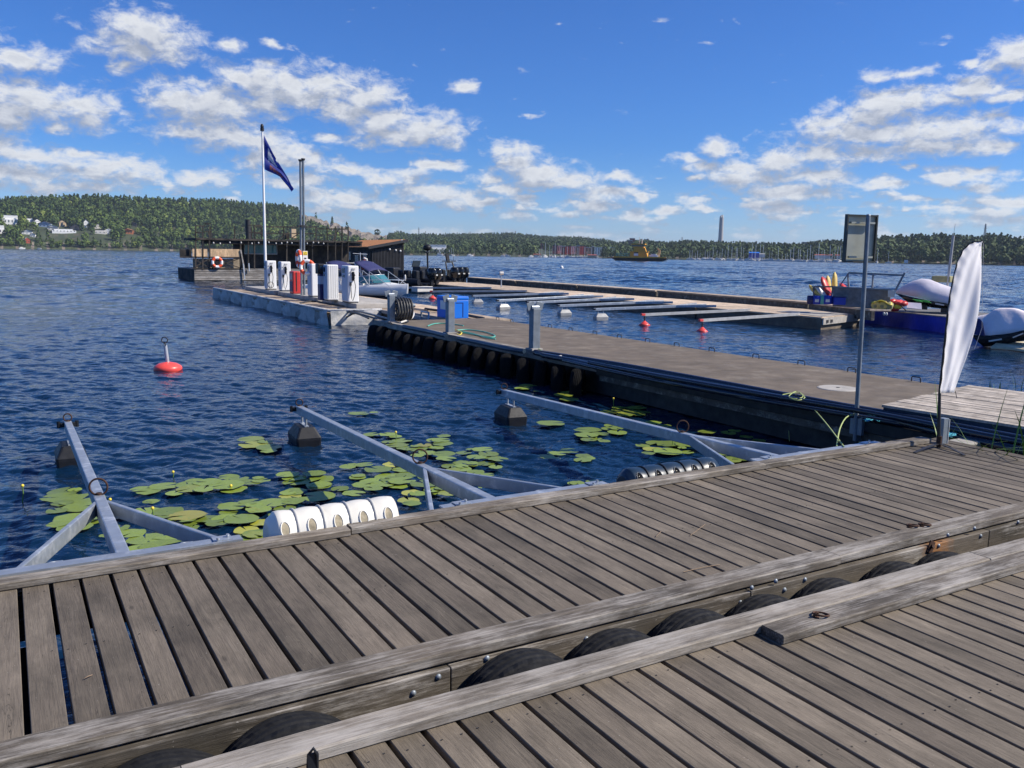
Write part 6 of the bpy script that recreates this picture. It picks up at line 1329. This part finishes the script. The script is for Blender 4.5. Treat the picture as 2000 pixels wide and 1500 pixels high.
# jet craft under pale cover on a tan dock, right edge
j0 = at(1960, 672, .1); j0 = Vector((j0.x, j0.y, 0))
def W(px, py, dz=0): p_ = onv(px, py, j0); return p_+j0.normalized()*dz
jc = thing('covered_jet_craft', 'black hulled craft under a pale pinkish cover at the right edge', 'boat', j0)
hull = [(1896,648),(1915,652),(1945,653),(1975,648),(2010,640),(2050,632),(2090,628)]; kl = [(1903,660),(1920,674),(1945,674),(1975,668),(2010,660),(2050,655),(2090,655)]
mb = MB(); rg = []
for (x, y), (kx, ky) in zip(hull, kl): w_ = .35 if x < 1900 else .55 if x < 2060 else .3; rg.append([W(x,y,-w_), W(kx,ky,-w_*.6), W(kx,ky,w_*.6), W(x,y,w_)])
mb.loft(rg, smooth=True); mb.build('hull', 'blackp', jc)
mb = MB(); mb.beam(W(1932,663,-.60), W(1957,659,-.60), .02, .04); mb.beam(W(1978,656,-.6), W(1998,648,-.6), .02, .03); mb.build('side_stripe', 'offwhite', jc)
tp_ = [(1896,622,650),(1905,619,652),(1918,616,653),(1932,614,653),(1938,607,652),(1950,602,651),(1965,602,650),(1982,602,648),(1995,606,645),(2010,612,641),(2050,616,634),(2088,624,628)]
mb = MB(); rg = []
for k, (x, y, by) in enumerate(tp_):
    w_ = .50 if 0 < k < 10 else .42; sec = []
    for j in range(13):
        a_ = j/12; zz_ = min(1, math.sin(math.pi*a_)*1.5)**.8; dz_ = -w_+2*w_*a_; fo = .03*math.sin(k*2.1+j*1.7)+.02*math.sin(k*5+j*.6); p0 = W(x, by, dz_); pt = W(x, y, dz_*.6); sec.append(p0+(pt-p0)*zz_-j0.normalized()*fo)
    rg.append(sec)
mb.loft(rg, closed=False, caps=False); mb.build('cover', 'pinkcover', jc, solid=.01, sub=1)
mb = MB(); mb.add([W(1899,650,-.5), W(1925,653,-.57), W(1921,628,-.52), W(1915,621,-.46), W(1906,621,-.44)], [(0,1,2,3,4)]); mb.build('nose_patch', 'navyt', jc, solid=.01)
mb = MB(); mb.add([(p_.x,p_.y,p_.z) for p_ in (at(1945,672,.12), at(2060,665,.12), at(2060,690,.05), at(1995,684,.05), at(1965,680,.05), at(1935,679,.03))], [(0,1,2,3,4,5)]); tag(mb.build('floating_mat', 'cream', solid=.06), 'cream floating mat under the covered craft at the right edge', 'mat')

# ------------------------------------------------------------------ raft house and shed in the distance
hb = thing('raft_house', 'black timber floating house with a flat roof and roof terrace', 'house', (18, 68, 0))
def hX(px, y=66.5): return aty(px, 520, y).x
hy0 = 66.5; hx0 = at(375,548,0).x; hx1 = aty(700, 530, hy0).x; dn = at(351,545,0); HZ = aty(430, 525, hy0).z
def hz(py, px=500, y=66.5): return aty(px, py, y).z
mb = MB(); mb.prism([(hx0,hy0),(hx1,hy0),(hx1,hy0+4.6),(dn.x,dn.y+.6),(dn.x,dn.y)], -.15, HZ-.06); mb.build('raft_hull', 'darkwood', hb)
for i in range(5): 
    z0 = .06+(HZ-.1)*i/5; mb = MB(); mb.box(hx0, hx1, hy0-.06, hy0-.005, z0, z0+(HZ-.1)/5-.03); mb.build('hull_plank', 'greywoodx', hb)
mb = MB(); mb.prism([(hx0,hy0),(hx1,hy0),(hx1,hy0+4.6),(dn.x,dn.y+.6),(dn.x,dn.y)], HZ-.055, HZ); mb.build('deck', 'greyply', hb)
zr = hz(470); zrt = hz(467.5)
mb = MB(); xa = aty(348, 468, hy0-.3).x+1.3; xb = aty(712, 475, hy0-.3).x; mb.box(xa, xb, hy0+.15, hy0+5, zr-.02, zr+.12); mb.box(xa+1.2, xb, hy0+.3, hy0+4.6, zr-.28, zr-.03); mb.build('roof', 'darkwood', hb)
def wl(px0, px1, py0, py1, y, mat, name, th=.06): mb = MB(); mb.box(hX(px0,y), hX(px1,y), y, y+th, hz(py1,px0,y), hz(py0,px0,y)); return mb.build(name, mat, hb)
wl(469,681,471,526,hy0+2.2,'darkwood','wall',2.2); wl(478,541,478,495,hy0+2.1,'glass','window',.09)
for x in (478,497,520,541): wl(x,x+1.4,477,496,hy0+2.04,'greyp' if x != 497 else 'darkwood','window_bar',.05)
wl(478,542,494.5,496.5,hy0+2.02,'greyp','window_sill',.06)
for (a, b2) in ((377,406),(412,471)): wl(a,b2,486,502,hy0-.06,'bamboo','bamboo_screen',.04)
wl(352,375,487,503,hy0+.3,'darkwood','end_screen',.05)
wl(377,468,505,526,hy0+.35,'plywood','parapet_panel',.05)
def bar(p, q, r_=.05, y=hy0-.04, name='rail', mat='darkwood'): 
    a = aty(*p, y); b2 = aty(*q, y); mb = MB(); mb.beam(a, b2, r_, r_); mb.build(name, mat, hb)
for x in (382,396,409,470): bar((x,470),(x,527),.10,name='post')
bar((352,502),(470,503),.10); bar((377,524),(470,525),.08)
for (a, b2, c_, d_) in ((378,505,409,523),(409,505,378,523),(414,505,468,523),(468,505,414,523)): bar((a,b2),(c_,d_),.07,name='cross_brace')
for x in (485,497,560,585,610,640,655,668,680): bar((x,472),(x,526),.09,hy0+.1,'post')
for (x0, x1, yt, yb) in ((382,400,441,468),(400,412,437,468),(486,511,440,468),(497,617,443,469),(617,680,447,471)):
    bar((x0,yt),(x1,yt+.5),.085,hy0+.5,'terrace_rail'); bar((x0,(yt+yb)/2),(x1,(yt+yb)/2),.07,hy0+.5,'terrace_rail')
for x in (382,396,409,412,458,491,497,511,554,617,639,655,668,680): bar((x,442),(x,470),.08,hy0+.5,'terrace_post')
for (a, b2, c_, d_) in ((545,467,565,452),(650,470,660,450),(570,465,590,452)): bar((a,b2),(c_,d_),.07,hy0+2,'terrace_brace')
wl(571,580,447,465,hy0+2.5,'houset','terrace_chair',.4); wl(560,567,455,467,hy0+2.3,'darkwood','terrace_chair',.4)
mb = MB(); c_ = aty(485, 467, hy0+3); mb.cyl(c_, aty(484,429,hy0+3), .20, 12); mb.build('stove_pipe', 'dark', hb)
for k, x in enumerate((417,430,449,471,492,505,525,539,550,561,570,600,612,622,632)):
    mb = MB(); c_ = aty(x, 474.5+1.2*math.sin(k*1.9), hy0-.2); mb.ell(c_, .055, .055, .07, 8, 6); mb.build('string_bulb', 'offwhite', hb)
bar((470,488),(478,530),.09,hy0-.1,'ladder','greywoodx'); bar((475,515),(478,545),.07,hy0-.2,'ladder_rail','steel'); bar((486,514),(487,530),.07,hy0-.2,'ladder_rail','steel')
q = aty(424, 512.5, hy0-.18); lifebuoy(q, .33, .11, (0,1,0), 'round orange and white lifebuoy hung on the raft house railing')
bar((640,513),(727,514),.05,hy0-2,'string_rail','offwhite')
# shed
sy = 77.0
def sX(px, y=sy): return aty(px, 520, y).x
sh = thing('shed', 'black board clad shed with a rust orange sloping roof', 'shed', (sX(760), sy, .4))
xl, xr = sX(726), sX(789); zt0, zt1 = aty(726,484,sy).z, aty(790,474,sy).z; zbs = .35; xe = sX(684, sy+3)
mb = MB(); yl = sy+6.5
mb.add([(xl,sy,zbs),(xr,sy,zbs),(xr,sy,zt1),(xl,sy,zt0),(xl-.1,yl,zbs),(xr,yl,zbs),(xr,yl,zt1),(xl-.1,yl,zt0)], [(0,1,2,3),(5,4,7,6),(1,5,6,2),(4,0,3,7),(3,2,6,7)]); mb.build('wall', 'darkwood', sh)
for k in range(22): x = xl+(xr-xl)*(k+.5)/22; zz_ = zt0+(zt1-zt0)*(k+.5)/22; MB().box(x-.035, x+.035, sy-.05, sy-.002, zbs, zz_-.25).build('batten', 'dark', sh)
mb = MB(); e0 = .35
rf = [Vector((xl-.45,sy-e0,zt0+.0)), Vector((xr+.3,sy-e0,zt1+.22)), Vector((xr+.3,yl+5.5,zt1+.22)), Vector((xl-.45,yl+5.5,zt0+.0))]
ru = Vector((0,0,.10)); mb.add(rf+[p_+ru for p_ in rf], [(3,2,1,0),(4,5,6,7),(0,1,5,4),(1,2,6,5),(2,3,7,6),(3,0,4,7)], mat=0); mb.build('roof', 'rustroof', sh)
mb = MB(); mb.beam(rf[0]+Vector((0,-.03,.0)), rf[1]+Vector((0,-.03,0)), .06, .26); mb.build('verge_board', 'dark', sh)
mb = MB(); mb.box(xl-.14, xl-.02, sy+.1, yl+4, .35, zt0-.3); mb.build('front_wall', 'darkwood', sh)
for k, (a, b2, z0, z1) in enumerate([(.8,1.8,1.2,2.2),(3,4,.9,2.0),(5.2,6.6,1.5,2.3)]): MB().box(xl-.18, xl-.15, sy+a, sy+b2, z0, z1).build('window', 'win', sh)
for px_ in (761,773,782): q = aty(px_, 487+(px_-761)*.15, sy-.1); mb = MB(); mb.ell(q, .10, .10, .10, 8, 6); mb.build('lamp', 'white', sh)
q = aty(785, 470.5, sy); mb = MB(); mb.ell(q, .12,.12,.12,8,6); mb.build('lamp', 'white', sh)
mb = MB(); mb.box(hx1-.2, xr+.6, 74, 86, -.3, .34); tag(mb.build('shed_platform', 'concreteW'), 'dark low platform carrying the black shed', 'platform')
# stack of orange boxes and red cabinet before the shed
b_ = at(722, 538, .4); o = thing('box_stack', 'tan orange boxes piled before the black shed', 'boxes', b_)
for k, (x, y) in enumerate([(722,533),(724,526),(719,529),(725,521)]): q = onv(x, y, b_); MB().cbox(q, .32, .3, .16).build('box', 'peach', o)
b_ = at(710, 540, .4); o = thing('parasol', 'closed dark red and white parasol beside the orange boxes', 'parasol', b_); q = onv(711, 503, b_); mb = MB(); mb.cyl(b_, q, .04, 8); mb.build('pole', 'steel', o); mb = MB(); mb.lathe([(.03,.0),(.16,-.35),(.22,-.9),(.10,-1.0)], q+Vector((0,0,.05)), n=10); mb.build('canopy', 'houser', o); mb = MB(); mb.ell(onv(716,510,b_), .10,.10,.25,8,6); mb.ell(onv(712,505,b_), .14,.14,.09,8,6); mb.build('canopy_tip', 'offwhite', o)
# ------------------------------------------------------------------ white motor boat
bow = at(797, 588, .0); bow.z = 0; stern = Vector((13.35, 44.0, 0)); ax = (bow-stern); Lb = ax.length; ax.normalize(); sa = Vector((ax.y, -ax.x, 0))
wm = thing('motorboat', 'white day boat with two navy bimini canopies moored by the fuel dock', 'boat', (bow+stern)/2)
def bp3(t, s_, z): return stern+ax*Lb*t+sa*s_+Vector((0,0,z*.78))
mb = MB(); rg = []; mb2 = MB(); rg2 = []
for t, w_, zs, zk in ((0,.95,.72,-.1),(.3,1.05,.76,-.15),(.55,1.0,.82,-.15),(.75,.78,.90,-.1),(.9,.42,.98,.1),(.985,.08,1.02,.55),(1.0,.02,1.03,.85)):
    rg.append([bp3(t,-w_,zs), bp3(t,-w_*.93,zs*.45), bp3(t,0,zk), bp3(t,w_*.93,zs*.45), bp3(t,w_,zs), bp3(t,w_*.85,zs+.03), bp3(t,-w_*.85,zs+.03)])
mb.loft(rg); mb.build('hull', 'white', wm)
mb = MB(); mb.loft([[bp3(t,-w_*.97,.30), bp3(t,-w_*.9,.02), bp3(t,w_*.9,.02), bp3(t,w_*.97,.30)] for t, w_ in ((0,.98),(.3,1.08),(.55,1.03),(.75,.78),(.9,.40))], smooth=False); mb.build('bottom_band', 'blackp', wm)
mb = MB(); mb.loft([[bp3(t,-w_,.88+h_*0), bp3(t,-w_*.6,.95+h_), bp3(t,w_*.6,.95+h_), bp3(t,w_,.88)] for t, w_, h_ in ((.68,.66,.12),(.78,.50,.16),(.88,.30,.10),(.95,.12,.04))]); mb.build('foredeck', 'white', wm)
for (t0, nm) in ((.40,'windscreen'),):
    mb = MB(); mb.add([bp3(.76,-.6,1.05), bp3(.82,-.26,1.1), bp3(.82,.26,1.1), bp3(.76,.6,1.05), bp3(.62,.75,1.0), bp3(.72,-.55,1.52), bp3(.76,-.24,1.56), bp3(.76,.24,1.56), bp3(.72,.55,1.52), bp3(.62,.70,1.40), bp3(.62,-.75,1.0), bp3(.62,-.70,1.40)], [(0,1,6,5),(1,2,7,6),(2,3,8,7),(3,4,9,8),(10,0,5,11)]); mb.build(nm, 'glass', wm, solid=.015)
    mb = MB(); mb.tube([bp3(.62,-.70,1.40), bp3(.72,-.55,1.52), bp3(.76,-.24,1.56), bp3(.76,.24,1.56), bp3(.72,.55,1.52), bp3(.62,.70,1.40)], .02, 6); mb.build('screen_rail', 'steel', wm)
def bimini(t0, t1, z0, z1):
    mb = MB(); rg = []
    for k in range(6):
        f = k/5; t = t0+(t1-t0)*f; rg.append([bp3(t, -.75+1.5*j/8, z0+(z1-z0)*f+.12*math.sin(math.pi*j/8)) for j in range(9)])
    mb.loft(rg, closed=False, caps=False); mb.build('bimini_canopy', 'navyt', wm, solid=.015)
    for s_ in (-.75, .75):
        mb = MB(); mb.tube([bp3(t0,s_,z0), bp3(t0+.14,s_,.85)], .02, 6); mb.tube([bp3(t1,s_,z1), bp3(t0+.14,s_,.85)], .018, 6); mb.tube([bp3(t1,s_,z1), bp3(t1+.18,s_,.9)], .015, 6); mb.build('canopy_frame', 'steel', wm)
bimini(.34,.50,2.25,1.75); bimini(.60,.74,2.3,1.75)
for (t, s_) in ((.30,-.35),(.30,.35),(.52,-.3)): MB().cbox(bp3(t,s_,1.0), .45, .45, .5, rz=math.atan2(ax.y,ax.x)).build('seat', 'offwhite', wm, bevel=.06)
mb = MB(); mb.tube([bp3(.62,-.78,.92), bp3(.68,-.7,1.22), bp3(.85,-.42,1.28), bp3(.97,-.08,1.25), bp3(.97,.08,1.25), bp3(.85,.42,1.28), bp3(.68,.7,1.22), bp3(.62,.78,.92)], .016, 6); mb.build('bow_rail', 'steel', wm)
for t, s_ in ((.75,-.6),(.88,-.34),(.75,.6),(.88,.34)): mb = MB(); mb.cyl(bp3(t,s_,.95), bp3(t,s_,1.26), .012, 5); mb.build('stanchion', 'steel', wm)
mb = MB(); mb.tube([bp3(.57,0,.9), bp3(.57,0,2.9)], .02, 6); mb.tube([bp3(.57,-.55,2.8), bp3(.57,.55,2.85)], .012, 5); mb.build('mast', 'steel', wm)
mb = MB(); mb.tube([bp3(.93,.0,1.02), bp3(.97,.0,1.35)], .02, 6); mb.ell(bp3(.975,0,1.42), .05,.05,.16,8,6); mb.build('bow_light', 'offwhite', wm)
mb = MB(); mb.tube([bp3(.86,-.3,.75), bp3(.6,-1.3,.35), bp3(.4,-1.9,.45)], .012, 5); mb.build('mooring_line', 'offwhite', wm)
# ------------------------------------------------------------------ two black ribs with big outboards
def rib(c, rz, L_, label, nmot, mast=False, screen=True):
    c = Vector(c); o = thing('inflatable_boat', label, 'boat', c)
    mt = Matrix.Rotation(rz, 3, 'Z'); T3 = lambda x, y, z: c+mt @ Vector((x, y, z))
    W_ = 1.15; pts = [T3(0,-W_,.55), T3(L_*.3,-W_,.55), T3(L_*.65,-W_*.95,.6), T3(L_*.85,-W_*.6,.72), T3(L_*.96,-.25,.85), T3(L_,0,.9), T3(L_*.96,.25,.85), T3(L_*.85,W_*.6,.72), T3(L_*.65,W_*.95,.6), T3(L_*.3,W_,.55), T3(0,W_,.55)]
    mb = MB(); mb.tube(pts, [.2,.27,.27,.27,.25,.24,.25,.27,.27,.27,.2], 12); mb.build('tube', 'blackp', o)
    mb = MB(); mb.loft([[T3(x,-w_,.45), T3(x,0,-.1), T3(x,w_,.45)] for x, w_ in ((0,1.0),(L_*.6,.95),(L_*.85,.5),(L_*.97,.05))]); mb.build('hull', 'black', o)
    mb = MB(); mb.cbox(T3(L_*.38,0,.9), .7, .8, .95, rz=rz); mb.build('console', 'black', o, bevel=.08)
    if screen: mb = MB(); mb.cbox(T3(L_*.42,0,1.55), .05, .85, .45, rz=rz, ry=-.3); mb.build('windscreen', 'win', o)
    for k in range(3):
        for s_ in (-.35,.35): mb = MB(); mb.cbox(T3(L_*(.24-.085*k)+.15,s_,.95), .22, .38, .55, rz=rz); mb.build('seat', 'blackp', o, bevel=.07)
    for k in range(nmot):
        s_ = (k-(nmot-1)/2)*.62; mb = MB(); cc_ = T3(-.42,s_,1.02)
        rg = []
        for z, a, b2 in ((-.32,.20,.15),(-.25,.27,.21),(.05,.32,.25),(.28,.30,.23),(.38,.20,.15)): rg.append([cc_+mt @ Vector((a*math.cos(j*math.pi/6), b2*math.sin(j*math.pi/6), z)) for j in range(12)])
        mb.loft(rg); ou = mb.build('outboard', 'blackg', o); mb = MB(); mb.beam(T3(-.40,s_,.72), T3(-.38,s_,-.15), .16, .22); mb.build('outboard_leg', 'black', ou)
        mb = MB(); mb.cbox(T3(-.755,s_,.98), .02, .22, .08, rz=rz); mb.build('badge', 'greyp', ou)
    if mast:
        mb = MB(); mb.tube([T3(.1,-.1,.8), T3(.15,-.1,2.6)], .06, 8); mb.cbox(T3(.15,-.1,2.35), .5, .9, .07, rz=rz); mb.build('radar_mast', 'black', o)
        mb = MB(); mb.ell(T3(.15,-.1,2.62), .26,.26,.20,12,8); mb.build('radar_dome', 'blackp', o); mb = MB(); mb.cyl(T3(.15,.1,2.7), T3(.15,.1,3.6), .015, 5); mb.build('antenna', 'dark', o)
    else:
        mb = MB(); mb.tube([T3(.2,-.5,.8), T3(.45,-.4,1.7), T3(.45,.4,1.7), T3(.2,.5,.8)], .05, 8); mb.cbox(T3(.45,0,1.78), .12, 1.5, .06, rz=rz); mb.beam(T3(.45,.1,1.7), T3(.55,.12,2.25), .2, .16); mb.build('targa_arch', 'black', o)
        mb = MB(); mb.cyl(T3(.45,-.5,1.8), T3(.2,-.45,3.1), .012, 5); mb.build('antenna', 'dark', o)
    return o
c1 = at(837, 568, 0); c2 = at(893, 563, 0)
rib((c1.x, c1.y, 0), R(125), 6.8, 'black rigid inflatable with a radar mast and twin outboards', 2, True, False)
rib((c2.x, c2.y+.4, 0), R(120), 7.5, 'black rigid inflatable with three big outboards at the pier end', 3, False)
c3 = at(778, 560, 0); o = thing('covered_boat', 'boat under a dark sagging cover beside the black shed', 'boat', c3); mb = MB(); rg = []
for k in range(9):
    t = k/8; cx_ = c3.x-1.6+4.6*t; cy_ = c3.y+4+1.5*t; hh_ = .35+.75*math.sin(math.pi*min(1, t*.8+.12))**1.1; rg.append([(cx_+.15*math.sin(j), cy_-1.3+2.6*j/8, .1+hh_*math.sin(math.pi*j/8)**.6) for j in range(9)])
mb.loft(rg, closed=False, caps=False); mb.build('cover', 'black', o, solid=.02)
mb = MB(); mb.loft([[(c3.x-1.6+4.6*t, c3.y+2.8+1.5*t, .6), (c3.x-1.6+4.6*t, c3.y+4+1.5*t, -.1), (c3.x-1.6+4.6*t, c3.y+5.2+1.5*t, .6)] for t in (0,.5,1)]); mb.build('hull', 'black', o)
mb = MB(); q = at(812, 563, .3); mb.cbox(q+Vector((.4,0,-.05)), 1.1, .6, .3, rz=.2); tag(mb.build('float_step', 'offwhite', bevel=.03), 'pale grey step float between the white boat and the black boats', 'float')

# ------------------------------------------------------------------ summer haze over the lake
m = bpy.data.materials.new('haze_air'); m.use_nodes = True; nt = m.node_tree; nt.nodes.clear()
v_ = nt.nodes.new('ShaderNodeVolumePrincipled'); v_.inputs['Color'].default_value = (.72, .84, 1, 1); v_.inputs['Density'].default_value = .00009; v_.inputs['Anisotropy'].default_value = .2
o_ = nt.nodes.new('ShaderNodeOutputMaterial'); nt.links.new(v_.outputs[0], o_.inputs['Volume']); M['haze'] = m
MB().box(-9100, 9100, -450, 9100, -9, 135).build('haze', 'haze')
tag(bpy.data.objects['haze'], kind='stuff')
